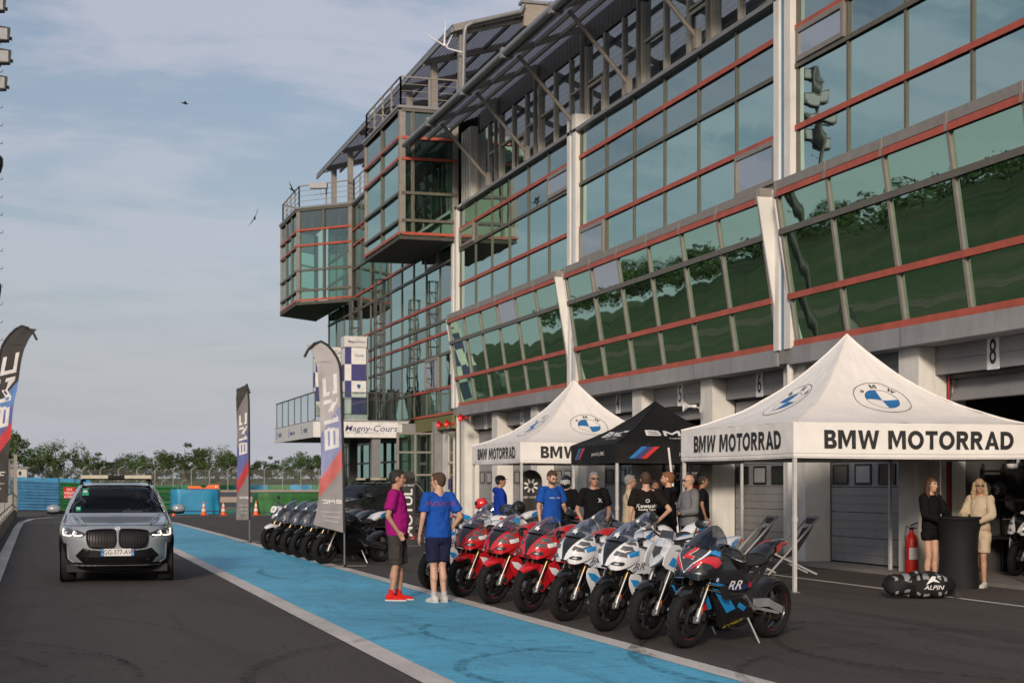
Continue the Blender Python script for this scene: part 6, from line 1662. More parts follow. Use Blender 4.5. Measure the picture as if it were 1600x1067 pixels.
def roadster(label, group, main='paint_white', accent='paint_blue', fork='fork_alu', fender='paint_black', plate=None, tank=None):
    """upright naked motorcycle with bare handlebar and single headlight"""
    t = sport_bike(label, group, main=main, side=main, low='paint_black', accent=accent, fender=fender, fork=fork, tail='paint_white' if main == 'paint_white' else main)
    for c in list(kids(t)):
        if c.name.split('.')[0] in ('nose_fairing', 'nose_tip', 'centre_intake', 'headlight', 'headlight_lens', 'nose_decal', 'windscreen', 'dashboard', 'side_fairing', 'side_lettering', 'handlebar', 'grip', 'lever', 'screen_sticker', 'badge_ring', 'badge_ground', 'badge_quarters', 'fork_bridge', 'nose_stripe'):
            for g in list(kids(c)): bpy.data.objects.remove(g)
            bpy.data.objects.remove(c)
    B = lambda b, n, m, p=None, **k: b.build(n, m, p or t, world=False, **k)
    b = MB(); patch(b, [(-.10, .04), (0, -.10), (.10, .04), (.11, .14), (.06, .20), (-.06, .20), (-.11, .14)], lambda a, c, o: Vector((.70 - c * .55 - a * a * 5 + o, a, .86 + c)), .03, 2, thick=.06); B(b, 'headlight', 'lamp_clear', smooth=50)
    b = MB(); patch(b, [(-.05, .05), (0, .0), (.05, .05), (.05, .12), (-.05, .12)], lambda a, c, o: Vector((.712 - c * .55 - a * a * 5, a, .86 + c)), .03, 0); B(b, 'headlight_lens', 'lamp_dark')
    for s in (-1, 1):
        b = MB(); patch(b, [(.70, .80), (.62, .98), (.46, 1.0), (.40, .90), (.30, .74), (.44, .70), (.58, .74)], lambda x, z, o: Vector((x, s * (.125 + .10 * (.70 - x) + o), z)), .05, 2, thick=.012); B(b, 'side_panel', main, smooth=50)
        b = MB(); patch(b, [(.62, .80), (.56, .88), (.38, .80), (.34, .74), (.46, .74)], lambda x, z, o: Vector((x, s * (.125 + .10 * (.70 - x) + .004), z)), .05, 0); B(b, 'side_decal', accent)
        b = MB(); b.tube([(.42, 0, 1.03), (.42, s * .10, 1.04), (.38, s * .28, 1.10), (.32, s * .39, 1.09)], .012, 8); B(b, 'handlebar', 'black_plastic', smooth=40)
        b = MB(); b.tube([(.355, s * .30, 1.10), (.32, s * .40, 1.09)], .019, 10); B(b, 'grip', 'rubber', smooth=40)
        b = MB(); b.tube([(.40, s * .26, 1.10), (.43, s * .32, 1.09), (.38, s * .41, 1.08)], .007, 6); B(b, 'lever', 'alu')
        b = MB(); b.tube([(.37, s * .25, 1.10), (.36, s * .27, 1.20)], .008, 6); b.ell((.35, s * .30, 1.24), (.018, .065, .045), 12, 8); B(b, 'mirror', 'black_plastic', smooth=50)
    b = MB(); b.prism([(-.09, 0), (.09, 0), (.08, .10), (-.08, .10)], lambda a, c, q: (.52 - c * .35, a, 1.02 + c + q), 0, .02); B(b, 'dashboard', 'lamp_dark')
    b = MB(); b.box(.36, -.13, .985, .45, .13, 1.03); b.box(.37, -.12, .84, .47, .12, .87); b.box(.40, -.1, .90, .56, .1, 1.02); B(b, 'fork_bridge', 'engine')
    if plate:
        b = MB(); patch(b, [(-.08, 0), (.08, 0), (.09, .13), (-.09, .13)], lambda a, c, o: Vector((.74 - c * .4 + o, a, .92 + c)), .04, 2, thick=.006); B(b, 'number_plate', 'print_white')
        b = MB(); b.text(plate, lambda a, c: (.748 - (c + .065) * .4, a, .985 + c), .09, .006); B(b, 'number', 'ink')
    return t
HEAD = R(180 + 31)            # front wheels towards the pit lane and a little towards the camera
def put(t, fx, fy, rz=HEAD, lean=R(-6)):
    """place a bike by where its front tyre touches the ground"""
    t.location = (fx - FA[0] * math.cos(rz), fy - FA[0] * math.sin(rz), .0); t.rotation_euler = (lean, 0, rz)
def dup(src, fx, fy, label, rz=HEAD, group=None, lean=R(-6)):
    t = copy_tree(src, (0, 0, 0), rz, label, group); put(t, fx, fy, rz, lean); return t
G1 = 'motorcycles parked in the near row'; G2 = 'motorcycles parked in the far dark row'; G3 = 'motorcycles behind the near row'
put(sport_bike('black racing motorcycle with blue and red flashes and number two, nearest of all', G1, main='paint_black', nose='paint_black', side='carbon', low='paint_black', tail='paint_black', fender='paint_black', screen='screen_dark', winglets=True, mpkg=True, plate='2', stripe='m_red', tank='paint_black'), 6.14, 14.47)
put(roadster('white roadster with bare handlebar between the black racer and the white sport bikes', G1), 6.08, 15.40, HEAD + R(1))
wh = sport_bike('second white sport motorcycle from the camera, next to the roadster', G1, main='paint_white', accent='paint_blue', dec='decal_grey', nose='paint_black', fender='paint_black', tank='paint_white', low='paint_white')
put(wh, 5.99, 16.35)
dup(wh, 5.97, 17.70, 'white sport motorcycle standing right beside the red ones', HEAD + R(.5))
rd = sport_bike('red sport motorcycle nearest the white ones', G1, main='paint_red', dec='decal_grey', accent='print_white', low='paint_red', stripe='m_red')
put(rd, 5.90, 18.95)
dup(rd, 5.86, 20.45, 'middle one of the three red sport motorcycles', HEAD - R(1)); dup(rd, 5.81, 21.85, 'farthest red sport motorcycle, behind the man in the blue tee', HEAD + R(1.5))
put(sport_bike('white and blue motorcycle half hidden by the man in the blue tee', G1, main='paint_white', accent='paint_blue', nose='paint_white', fender='paint_black', low='paint_white', screen='screen', mirror=True), 5.78, 23.55, HEAD + R(2))
ds = sport_bike('black motorcycle at the near end of the dark row, seen side-on', G2, main='paint_black', side='paint_black', low='paint_black', tail='paint_white', fender='paint_black', nose='carbon', dec='m_red', fork='fork_gold')
put(ds, 5.46, 31.25, HEAD - R(1 + .2 * 6))
gs = sport_bike('dark steel blue motorcycle second in the dark row', G2, main='paint_steel', side='paint_steel', low='paint_black', nose='carbon', fender='paint_black', dec='decal_grey')
put(gs, 5.46, 32.65, HEAD - R(1 + .2 * 4))
dup(gs, 5.44, 34.0, 'dark steel blue motorcycle third in the dark row', HEAD - R(1 + .2 * 5)); dup(gs, 5.43, 35.3, 'dark steel blue motorcycle fourth in the dark row, screen with round sticker', HEAD - R(1 + .2 * 4))
dup(gs, 5.40, 36.7, 'dark motorcycle fifth in the dark row', HEAD - R(1 + .2 * 6))
put(roadster('dark roadster with white front fender at the far end of the dark row', G2, main='paint_steel', accent='paint_black', fork='fork_gold', fender='paint_white', plate='23'), 5.35, 38.05, HEAD - R(1 + .2 * 5))
for i, (x, y, rz, src, lab) in enumerate(((9.0, 29.3, R(25), wh, 'white motorcycle behind the red ones with its tail towards the garages'), (9.4, 26.9, R(15), ds, 'black motorcycle beside the man with folded arms, mostly hidden'), (8.7, 31.6, R(200), wh, 'white motorcycle under the far white tent beside the man in the cap'), (8.6, 24.4, R(200), gs, 'dark motorcycle behind the red row under the black tent'), (8.4, 21.9, R(205), wh, 'white motorcycle tail showing behind the roadster'), (9.3, 33.4, R(160), gs, 'dark motorcycle left of the man in the cap'))):
    dup(src, x, y, lab, rz, G3)
dup(wh, 15.75, 23.0, 'white motorcycle parked in the shade of the open garage eight', R(215), 'motorcycle in the garage').location.z = .06
helmet(*far(752, 38), .98, 'red and white helmet resting on a motorcycle under the far white tent', 'm_red', R(150)); helmet(9.0, 29.5, 1.0, 'black helmet on a tank right of the man in the cap', 'black_gloss', R(200))
# ================================================================== PEOPLE
from mathutils.bvhtree import BVHTree
def skin(n, c): return mk(n, c, 0.55, var=.08, scale=12)
skin('skin_light', (.50, .29, .20)); skin('skin_tan', (.40, .215, .14)); skin('skin_brown', (.30, .15, .09))
for n_, c_ in (('hair_dark', (.02, .014, .010)), ('hair_brown', (.065, .032, .016)), ('hair_ginger', (.20, .075, .03)), ('hair_grey', (.22, .21, .20)), ('hair_blond', (.36, .25, .15))): mk(n_, c_, .7, var=.35, scale=40, bump=.6, bscale=90)
def cloth(n, c, **k): return mk(n, c, k.pop('rough', .85), var=.10, scale=7, bump=.25, bscale=180, sheen=0.0, spec=.15)
for n_, c_ in (('cloth_purple', (.30, .008, .145)), ('cloth_blue', (.012, .072, .34)), ('cloth_royal', (.008, .035, .28)), ('cloth_black', (.006, .006, .007)), ('cloth_grey', (.16, .16, .165)), ('cloth_cargo', (.045, .038, .033)), ('cloth_navy', (.014, .016, .045)), ('cloth_beige', (.46, .37, .26)), ('cloth_brown', (.011, .008, .007)), ('denim', (.07, .12, .20)), ('shoe_white', (.55, .53, .50)), ('shoe_red', (.62, .02, .015)), ('sock', (.45, .42, .44))): cloth(n_, c_)
def remesh(mb, vox, name, m, parent, wrinkle=0.0, wscale=7.0, smooth_it=3, seed=0):
    o = mb.build(name, m, None, world=False)
    md = o.modifiers.new('r', 'REMESH'); md.mode = 'VOXEL'; md.voxel_size = vox
    s = o.modifiers.new('s', 'SMOOTH'); s.iterations = smooth_it; s.factor = .5
    sc.collection.objects.unlink(o); SIDE.collection.objects.link(o)
    dg = side_graph(); me = bpy.data.meshes.new_from_object(o.evaluated_get(dg), depsgraph=dg)
    SIDE.collection.objects.unlink(o); sc.collection.objects.link(o)
    old = o.data; o.modifiers.clear(); o.data = me; bpy.data.meshes.remove(old); me.name = name
    if wrinkle:
        for v in me.vertices:
            p = v.co; w = noise.noise(Vector((p.x * wscale, p.y * wscale, p.z * wscale * .8 + seed))) + .5 * noise.noise(Vector((p.x * wscale * 2.3, p.y * wscale * 2.3, p.z * wscale * 1.2 + seed)))
            r = 1 - abs(w) * 2.0
            v.co = p + v.normal * (r * wrinkle)
    me.polygons.foreach_set('use_smooth', [True] * len(me.polygons)); me.update()
    o.parent = parent
    return o
def cap(b, p, q, r0, r1, n=14, flat=False):
    """tapered limb segment with round (or flat) ends"""
    p, q = Vector(p), Vector(q); d = (q - p).normalized()
    if flat: return b.tube([p, q], [r0, r1], n)
    b.tube([p - d * r0 * .9, p - d * r0 * .6, p, q, q + d * r1 * .6, q + d * r1 * .9], [r0 * .4, r0 * .8, r0, r1, r1 * .8, r1 * .4], n)
def person(label, x, y, face, H=1.76, skin_='skin_light', hair='hair_dark', top='cloth_black', sleeve='short', bottom='cloth_black', leg='long', shoe='shoe_white', arms=None, female=False, belly=0.0, head=0.0, nod=0.0, lean=0.0, stance=.10, beard=False, glasses=None, cap_=None, longhair=False, bald=False, collar=False, hood=False, z0=0.0, back=None, front=None, open_jacket=False, group='people standing in the pit lane', step=0.0, seed=1, hunch=0.0):
    t = thing('person', label, 'person', (x, y, z0), face, group); k = H / 1.75
    V = lambda a, b_, c: Vector((a * k + c * lean * k, b_ * k, c * k))
    fw = .9 if female else 1.0
    hip = {s: V(0, s * .088, .91) for s in (-1, 1)}; knee = {s: V(.02 + s * step * .4, s * (stance * .9 + .01), .49) for s in (-1, 1)}; ank = {s: Vector((-.02 * k + s * step * k, s * (stance + .015) * k, .085 * k)) for s in (-1, 1)}
    sh = {s: V(-.01 + hunch * .5, s * .180 * fw, 1.425) for s in (-1, 1)}
    arms = arms or {}
    el, wr, hd = {}, {}, {}
    for s in (-1, 1):
        a = arms.get(s, 'down')
        if a == 'down': e, w = (-.03, s * .245 * fw, 1.15), (.04, s * .262 * fw, .91)
        elif a == 'pocket': e, w = (-.06, s * .27 * fw, 1.14), (.06, s * .205 * fw, .94)
        elif a == 'hips': e, w = (-.10, s * .36, 1.17), (.02, s * .20, .99)
        elif a == 'fold': e, w = (.08, s * .225, 1.15), (.23, -s * .02, 1.14 + .03 * s)
        elif a == 'phone': e, w = (.02, s * .24, 1.14), (.25, s * .12, 1.10)
        elif a == 'lean': e, w = (.10, s * .24, 1.17), (.32, s * .10, 1.075)
        elif a == 'chin': e, w = (.10, s * .22, 1.17), (.20, s * .10, 1.38)
        else: e, w = a
        el[s] = V(*e); wr[s] = V(*w); hd[s] = (wr[s] - el[s]).normalized()
    neck = V(-.015 + hunch, 0, 1.50); hc = V(.012 + hunch, 0, 1.640)
    Rh = Matrix.Rotation(head, 3, 'Z') @ Matrix.Rotation(nod, 3, 'Y')
    def Hp(a, b_, c): return hc + Rh @ Vector((a * k, b_ * k, c * k))
    rot3 = Rh
    b = MB()
    b.ell(V(0, 0, 1.29), (.108 * k, .155 * fw * k, .20 * k), 18, 12); b.ell(V(.005 + belly * .3, 0, 1.09), ((.10 + belly * .5) * k, .138 * fw * k, .17 * k), 18, 12); b.ell(V(-.005, 0, .94), (.112 * k, .158 * k, .12 * k), 18, 12)
    for s in (-1, 1):
        b.ell(sh[s], (.058 * k, .058 * fw * k, .062 * k), 12, 8)
        cap(b, sh[s].lerp(neck, .15), neck - V(0, -s * .03, .03), .05 * k, .042 * k)
        cap(b, hip[s], knee[s], .085 * k, .053 * k); cap(b, knee[s], knee[s].lerp(ank[s], .4) + V(-.018, 0, 0), .050 * k, .052 * k); cap(b, knee[s].lerp(ank[s], .3), ank[s], .051 * k, .034 * k)
        b.ell(ank[s] + V(-.02, 0, -.045), (.045 * k, .034 * k, .035 * k), 10, 8); cap(b, ank[s] + V(0, 0, -.04), ank[s] + V(.15, s * .015, -.055), .036 * k, .026 * k)
        cap(b, sh[s], el[s], .047 * fw * k, .038 * fw * k); cap(b, el[s], wr[s], .037 * fw * k, .025 * fw * k)
        d = hd[s]; side = Vector((0, s, 0)); up = d.cross(side).normalized() if abs(d.dot(side)) < .95 else Vector((0, 0, 1)); fr = up.cross(d).normalized()
        palm = wr[s] + d * .045 * k
        b.ell(palm, (.040 * k, .040 * k, .040 * k), 10, 8, Matrix((d * 1.15, up * .95, fr * .42)).transposed())
        for q in range(4):
            o_ = up * (-.030 + .02 * q) * k; ln = (.072, .082, .078, .06)[q] * k
            p0 = wr[s] + d * .07 * k + o_; p1 = p0 + d * ln * .55 - fr * s * ln * .14; p2 = p1 + d * ln * .38 - fr * s * ln * .30
            cap(b, p0, p1, .0095 * k, .009 * k, 8); cap(b, p1, p2, .009 * k, .0075 * k, 8)
        cap(b, wr[s] + d * .025 * k - up * .026 * k, wr[s] + d * .075 * k - up * .052 * k, .013 * k, .010 * k, 8)
    if female:
        pass
    cap(b, neck + V(0, 0, -.05), hc + V(-.02, 0, -.05), .060 * fw * k, .055 * fw * k)
    b.ell(Hp(-.012, 0, .022), (.098 * k, .077 * k, .098 * k), 18, 12, rot3); b.ell(Hp(.024, 0, -.045), (.066 * k, .056 * k, .072 * k), 14, 10, rot3); b.ell(Hp(.055, 0, -.088), (.028 * k, .03 * k, .024 * k), 10, 8, rot3)
    cap(b, Hp(.088, 0, .018), Hp(.108, 0, -.022), .010 * k, .014 * k, 8); b.ell(Hp(.082, 0, .032), (.018 * k, .052 * k, .012 * k), 10, 6, rot3); b.ell(Hp(.086, 0, -.052), (.014 * k, .024 * k, .010 * k), 10, 6, rot3)
    for s in (-1, 1): b.ell(Hp(-.008, s * .080, -.008), (.017 * k, .010 * k, .030 * k), 8, 8, rot3); b.ell(Hp(.062, s * .044, -.015), (.022 * k, .018 * k, .02 * k), 8, 6, rot3)
    body = remesh(b, .0125, 'body', skin_, t, smooth_it=2)
    # face details
    b = MB()
    for s in (-1, 1): b.ell(Hp(.0865, s * .030, .012), (.007 * k, .012 * k, .0065 * k), 8, 6, rot3)
    b.build('eyes', 'hair_dark', t, world=False)
    b = MB()
    for s in (-1, 1): b.ell(Hp(.094, s * .033, .034), (.008 * k, .022 * k, .005 * k), 8, 6, rot3)
    b.ell(Hp(.0965, 0, -.053), (.006 * k, .022 * k, .004 * k), 8, 6, rot3); b.build('brows', hair if not bald else 'hair_brown', t, world=False)
    if not bald:
        b = MB(); b.ell(Hp(-.020, 0, .030), (.099 * k, .079 * k, .096 * k), 18, 12, rot3); b.ell(Hp(-.040, 0, -.012), (.066 * k, .070 * k, .066 * k), 14, 10, rot3)
        if longhair:
            for s in (-1, 1): cap(b, Hp(-.01, s * .070, .03), Hp(-.01, s * .098, -.10), .040 * k, .035 * k, 10); cap(b, Hp(-.01, s * .098, -.10), Hp(.02, s * .10, -.27), .036 * k, .018 * k, 10)
            cap(b, Hp(-.07, 0, 0), Hp(-.09, 0, -.22), .075 * k, .05 * k)
        else:
            b.ell(Hp(.036, .01, .090), (.046 * k, .052 * k, .022 * k), 12, 8, rot3)
        h_ = remesh(b, .0125, 'hair', hair, t, wrinkle=.006 if not longhair else .009, wscale=36, smooth_it=1, seed=seed)
        # keep the face clear of hair
        bm = bmesh.new(); bm.from_mesh(h_.data); inv = Rh.inverted()
        lim = .060 if not longhair else .045
        rem = [v for v in bm.verts if (lambda q: q.x > (.035 if q.z < .0 else .05) * k and q.z < lim * k and abs(q.y) < .075 * k)(inv @ (v.co - hc))]
        bmesh.ops.delete(bm, geom=rem, context='VERTS'); bm.to_mesh(h_.data); bm.free()
    if beard or bald:
        b = MB(); b.ell(Hp(.030, 0, -.062), (.064 * k, .0575 * k, .052 * k), 14, 10, rot3)
        if beard: remesh(b, .0115, 'beard', hair if not bald else 'hair_grey', t, wrinkle=.003, wscale=50, smooth_it=0)
    if glasses:
        b = MB()
        for s in (-1, 1):
            b.ell(Hp(.098, s * .034, .012), (.005 * k, .029 * k, .019 * k), 12, 8, rot3); b.bar(Hp(.095, s * .06, .018), Hp(-.005, s * .084, .016), .006 * k)
        b.bar(Hp(.103, -.012, .018), Hp(.103, .012, .018), .006 * k); b.build('glasses', glasses, t, world=False)
    if cap_:
        b = MB(); b.ell(Hp(-.012, 0, .062), (.108 * k, .09 * k, .072 * k), 18, 12, rot3); c_ = b.build('cap', cap_, t, world=False, smooth=60)
        b = MB(); b.grid([[Hp(.085 + .075 * f * (1 - .6 * abs(q)), q * .075, .055 - .012 * f - .01 * q * q) for q in (-1, -.6, -.2, .2, .6, 1)] for f in (0, .5, 1)]); b.build('peak', cap_, c_, world=False, smooth=60)
    # shirt or jacket
    g = .016 if sleeve != 'long' else .024
    b = MB(); b.ell(V(0, 0, 1.30), ((.108 + g) * k, (.158 + g) * fw * k, .185 * k), 20, 14); b.ell(V(.005 + belly * .3, 0, 1.12), ((.104 + g + belly * .5) * k, (.142 + g) * fw * k, .17 * k), 20, 12)
    hem = .88 if not female else .93
    b.tube([V(0, 0, 1.2), V(0 + belly * .2, 0, 1.0), V(0, 0, hem)], [(.150 + g) * fw * k, (.155 + g) * fw * k, (.160 + g) * k], 22, sy=1.0) if False else None
    rows = []
    for z, rx, ry in ((1.30, .108, .150), (1.10, .108 + belly * .5, .148), (1.0, .116 + belly * .5, .158), (.93, .122, .168), (hem, .124, .170)):
        rows.append([V(.004 + (rx + g) * math.cos(a) / 1, (ry + g) * fw * math.sin(a), z) for a in [2 * math.pi * j / 24 for j in range(24)]])
    b.grid(rows, closed=True); b.add(rows[0], [tuple(range(23, -1, -1))]); b.add(rows[-1], [tuple(range(24))])
    for s in (-1, 1):
        b.ell(sh[s] + V(0, 0, .004), ((.062 + g * .6) * k, (.056 + g * .6) * k, (.060 + g * .6) * k), 12, 8); cap(b, sh[s].lerp(neck, .2), neck + V(0, s * .028, -.055), .060 * k, .050 * k)
        if sleeve == 'short': b.tube([sh[s], sh[s].lerp(el[s], .4), sh[s].lerp(el[s], .72)], [(.050 + g) * k, (.056 + g) * k, (.060 + g) * k], 16)
        elif sleeve == 'long': cap(b, sh[s], el[s], (.05 + g) * k, (.044 + g) * k); b.tube([el[s], el[s].lerp(wr[s], .95)], [(.044 + g) * k, (.030 + g * .8) * k], 16); b.ell(el[s], [(.043 + g) * k] * 3, 12, 8)
    if female: b.ell(V(.075, 0, 1.27), (.058 * k, .115 * k, .065 * k), 14, 10)
    if collar: b.tube([neck + V(-.005, 0, -.055), neck + V(.0, 0, -.012)], [.082 * k, .072 * k], 18)
    if hood:
        b.ell(neck + V(-.075, 0, -.04), (.07 * k, .12 * k, .065 * k), 14, 10)
        for s in (-1, 1): b.ell(neck + V(.01, s * .07, -.03), (.06 * k, .04 * k, .04 * k), 12, 8)
    st = remesh(b, .0165, 'jacket' if sleeve == 'long' else 'shirt', top, t, wrinkle=.009, wscale=10, smooth_it=2, seed=seed)
    def proj(txt, size, zc, yc, m, bold=.01, sx=1.1, sgn=-1):
        bv = BVHTree.FromPolygons([v.co for v in st.data.vertices], [p.vertices for p in st.data.polygons]); d = MB()
        def fn(a, c):
            o_ = Vector((sgn * .6, (-a if sgn < 0 else a) + yc, zc + c)); hit = bv.ray_cast(o_, Vector((-sgn, 0, 0)))[0]
            return (hit if hit else Vector((0, o_.y, o_.z))) + Vector((sgn * .006, 0, 0))
        d.text(txt, lambda a, c: fn(a, c), size, bold, sx); d.build('shirt_print', m, t, world=False); return fn
    for it in (back or []): proj(*it, sgn=-1)
    for it in (front or []): proj(it[0], it[1], it[2], it[3], it[4], sgn=1)
    # trousers or shorts
    b = MB(); rows = []
    for z, rx, ry in ((1.0, .108, .150), (.93, .116, .162), (.86, .120, .168), (.80, .10, .15)): rows.append([V((rx + .008) * math.cos(a), (ry + .006) * math.sin(a), z) for a in [2 * math.pi * j / 20 for j in range(20)]])
    b.grid(rows, closed=True); b.add(rows[0], [tuple(range(19, -1, -1))]); b.add(rows[-1], [tuple(range(20))])
    for s in (-1, 1):
        hp = hip[s] + V(0, s * .004, -.03)
        if leg == 'long': b.tube([hp, knee[s], knee[s].lerp(ank[s], .5), ank[s] + V(-.005, 0, .0)], [.098 * k, .070 * k, .064 * k, .058 * k], 18); b.ell(knee[s], [.07 * k] * 3, 12, 8)
        elif leg == 'shorts': b.tube([hp, hp.lerp(knee[s], .6), knee[s] + V(0, 0, .005)], [.102 * k, .096 * k, .096 * k], 18)
        elif leg == 'mid': b.tube([hp, hp.lerp(knee[s], .5), hp.lerp(knee[s], .82)], [.100 * k, .096 * k, .098 * k], 18)
        elif leg == 'mini': b.tube([hp, hp.lerp(knee[s], .32)], [.100 * k, .098 * k], 18)
    tr = remesh(b, .0165, 'trousers' if leg == 'long' else 'shorts', bottom, t, wrinkle=.008, wscale=9, smooth_it=2, seed=seed + 5)
    if bottom == 'cloth_cargo':
        for s in (-1, 1):
            b = MB(); c_ = hip[s].lerp(knee[s], .62) + V(0, s * .095, 0); b.box(c_.x - .075, c_.y - .012, c_.z - .09, c_.x + .075, c_.y + .022, c_.z + .09); b.box(c_.x - .08, c_.y - .0, c_.z + .045, c_.x + .08, c_.y + .028, c_.z + .095); b.build('cargo_pocket', bottom, t, world=False)
    for s in (-1, 1):
        a = ank[s]; b = MB()
        rows = []
        for f, w, h0, h1 in ((-.082, .020, .0, .05), (-.075, .034, 0, .085), (-.03, .040, 0, .10), (.03, .040, 0, .085), (.09, .046, 0, .062), (.15, .046, 0, .050), (.185, .034, 0, .042), (.20, .015, .004, .03)):
            rows.append([(a.x + f * k, a.y + s * .012 * f * 5 * k + w * k * math.cos(q), (.005 + (h0 + (h1 - h0) * (.5 + .5 * math.sin(q))) * k)) for q in [2 * math.pi * j / 14 for j in range(14)]])
        b.grid(rows, closed=True); b.add(rows[0], [tuple(range(14))]); b.add(rows[-1], [tuple(range(13, -1, -1))]); sh_ = b.build('shoe', shoe, t, world=False, smooth=60)
        b = MB(); pts = [(-.088, -.025), (-.088, .025), (-.02, .043), (.09, .05), (.16, .048), (.208, .018), (.208, -.018), (.16, -.048), (.09, -.05), (-.02, -.043)]
        b.prism([(a.x + p * k, a.y + s * .06 * p * k + q * k) for p, q in pts], lambda X, Y, q: (X, Y, q), .002, .022 * k); b.build('sole', 'shoe_white' if shoe != 'cloth_black' else 'cloth_black', sh_, world=False, fix=True)
        if leg != 'long' and not female:
            b = MB(); b.tube([a + V(0, 0, -.03), a + V(-.005, 0, .07)], [.042 * k, .042 * k], 14); b.build('sock', shoe if shoe != 'shoe_white' else 'sock', t, world=False, smooth=60)
    return t
F_ = lambda d: R(d); mk('print_faint', (.16, .03, .16), .7)
P_ = 'people talking in the pit lane'
# angles: 0 faces the garages, 90 faces away up the lane, -90 faces the camera, 180 faces the pit wall
person('man in a magenta polo and dark cargo shorts with red trainers, hand in pocket', *far(620, 21.85), F_(-25), 1.80, 'skin_tan', 'hair_dark', 'cloth_purple', bottom='cloth_cargo', leg='shorts', shoe='shoe_red', arms={-1: 'pocket', 1: 'pocket'}, belly=.05, head=R(12), collar=True, beard=False, seed=3, stance=.075, step=.03, group=P_)
person('slim young man seen from behind in a bright blue tee and navy shorts', *far(685, 21.55), F_(100), 1.76, 'skin_light', 'hair_brown', 'cloth_blue', bottom='cloth_navy', leg='mid', shoe='shoe_white', arms={-1: ((-.06, -.30, 1.16), (.05, -.20, .97)), 1: 'down'}, head=R(35), seed=5, stance=.06, group=P_, back=[('PADDOCK', .085, 1.345, 0, 'print_faint')])
person('man in a black cap and blue hooded top turned towards the garages', 9.15, 31.3, F_(-8), 1.76, 'skin_tan', 'hair_dark', 'cloth_royal', 'long', 'cloth_black', arms={-1: 'phone', 1: 'phone'}, cap_='cloth_black', hood=True, seed=7)
person('bearded young man in a royal blue tee looking down at his phone', *far(862, 28.0), F_(-75), 1.83, 'skin_light', 'hair_brown', 'cloth_blue', bottom='cloth_black', arms={-1: 'down', 1: 'phone'}, beard=True, nod=R(24), seed=9, front=[('SPORT', .035, 1.36, .07, 'print_white'), ('RACE', .03, 1.36, -.07, 'print_white')])
person('grey haired man in a black tee and glasses standing and facing the camera', *far(928, 26.6), F_(-95), 1.80, 'skin_tan', 'hair_grey', 'cloth_black', bottom='denim', arms={-1: 'pocket', 1: 'pocket'}, belly=.05, glasses='ink', seed=11, front=[('X', .10, 1.33, .075, 'print_white')])
person('elderly man in a beige top with glasses, hand raised to his chest', *far(984, 29.0), F_(-20), 1.76, 'skin_tan', 'hair_grey', 'cloth_beige', bottom='cloth_beige', arms={-1: 'chin', 1: 'chin'}, glasses='alu', seed=13)
person('man seen from behind in a black team shirt with white lettering, one hand on hip', *far(1009, 25.2), F_(82), 1.79, 'skin_light', 'hair_brown', 'cloth_brown', bottom='cloth_black', arms={-1: 'hips', 1: 'down'}, seed=15, head=R(-8), back=[('Kawasaki', .085, 1.26, 0, 'print_white'), ('Racing Team', .05, 1.205, 0, 'print_white'), ('O', .08, 1.34, 0, 'print_white'), ('elite', .06, 1.10, .02, 'ink_grey')])
person('ginger bearded man in a black hooded jacket with a white back print', *far(1044, 26.2), F_(150), 1.80, 'skin_light', 'hair_ginger', 'cloth_black', 'long', 'cloth_black', arms={-1: 'phone', 1: 'phone'}, beard=True, hood=True, seed=17, back=[('THE', .05, 1.33, -.05, 'print_white'), ('NORTH', .055, 1.285, -.05, 'print_white'), ('FACE', .055, 1.235, -.05, 'print_white')])
person('bald man with glasses in a grey hooded sweatshirt facing left', *far(1077, 27.2), F_(185), 1.76, 'skin_light', 'hair_grey', 'cloth_grey', 'long', 'cloth_black', arms={-1: 'fold', 1: 'phone'}, bald=True, hood=True, glasses='ink', seed=19, belly=.02)
person('dark haired man partly hidden in the shadow of the garage beyond the grey hoodie', *far(1098, 33.0), F_(-20), 1.76, 'skin_brown', 'hair_dark', 'cloth_black', bottom='cloth_black', seed=21)
person('short person with dark hair glimpsed between the team shirt and the black hoodie', *far(1024, 31.0), F_(-100), 1.66, 'skin_brown', 'hair_dark', 'cloth_black', bottom='cloth_black', seed=23)
# riding gear figure with a helmet on
rp = person('rider in black leathers with a closed black helmet under the far white tent', *far(884, 33.0), F_(-120), 1.74, 'skin_light', 'hair_dark', 'cloth_black', 'long', 'cloth_black', shoe='cloth_black', seed=25, bald=True, arms={-1: 'down', 1: 'phone'})
b = MB(); b.ell((.01, 0, 1.645), (.15, .125, .15), 20, 14); b.ell((.07, 0, 1.58), (.09, .09, .08), 14, 10); h0 = b.build('helmet', 'black_gloss', rp, world=False, smooth=60)
b = MB(); b.grid([[(.01 + .155 * math.cos(a), .128 * math.sin(a), z) for a in [R(q) for q in range(-60, 61, 15)]] for z in (1.60, 1.64, 1.68)]); b.build('visor', 'ink_grey', h0, world=False, smooth=60)
person('dark haired woman in a black jacket and black mini shorts leaning on the bar table', *far(1455, 24.75), F_(-75), 1.70, 'skin_light', 'hair_brown', 'cloth_black', 'long', 'cloth_black', leg='mini', shoe='cloth_black', arms={-1: 'lean', 1: 'lean'}, female=True, longhair=True, z0=.0, seed=27, stance=.06, step=.02, group='women at the bar table', head=R(5))
person('blonde woman in a beige jacket and beige shorts with sunglasses at the bar table', *far(1531, 24.6), F_(215), 1.68, 'skin_tan', 'hair_blond', 'cloth_beige', 'long', 'cloth_beige', leg='mid', shoe='shoe_white', arms={-1: 'lean', 1: 'lean'}, female=True, longhair=True, glasses='ink', z0=.0, seed=29, stance=.07, step=.05, group='women at the bar table', head=R(30))
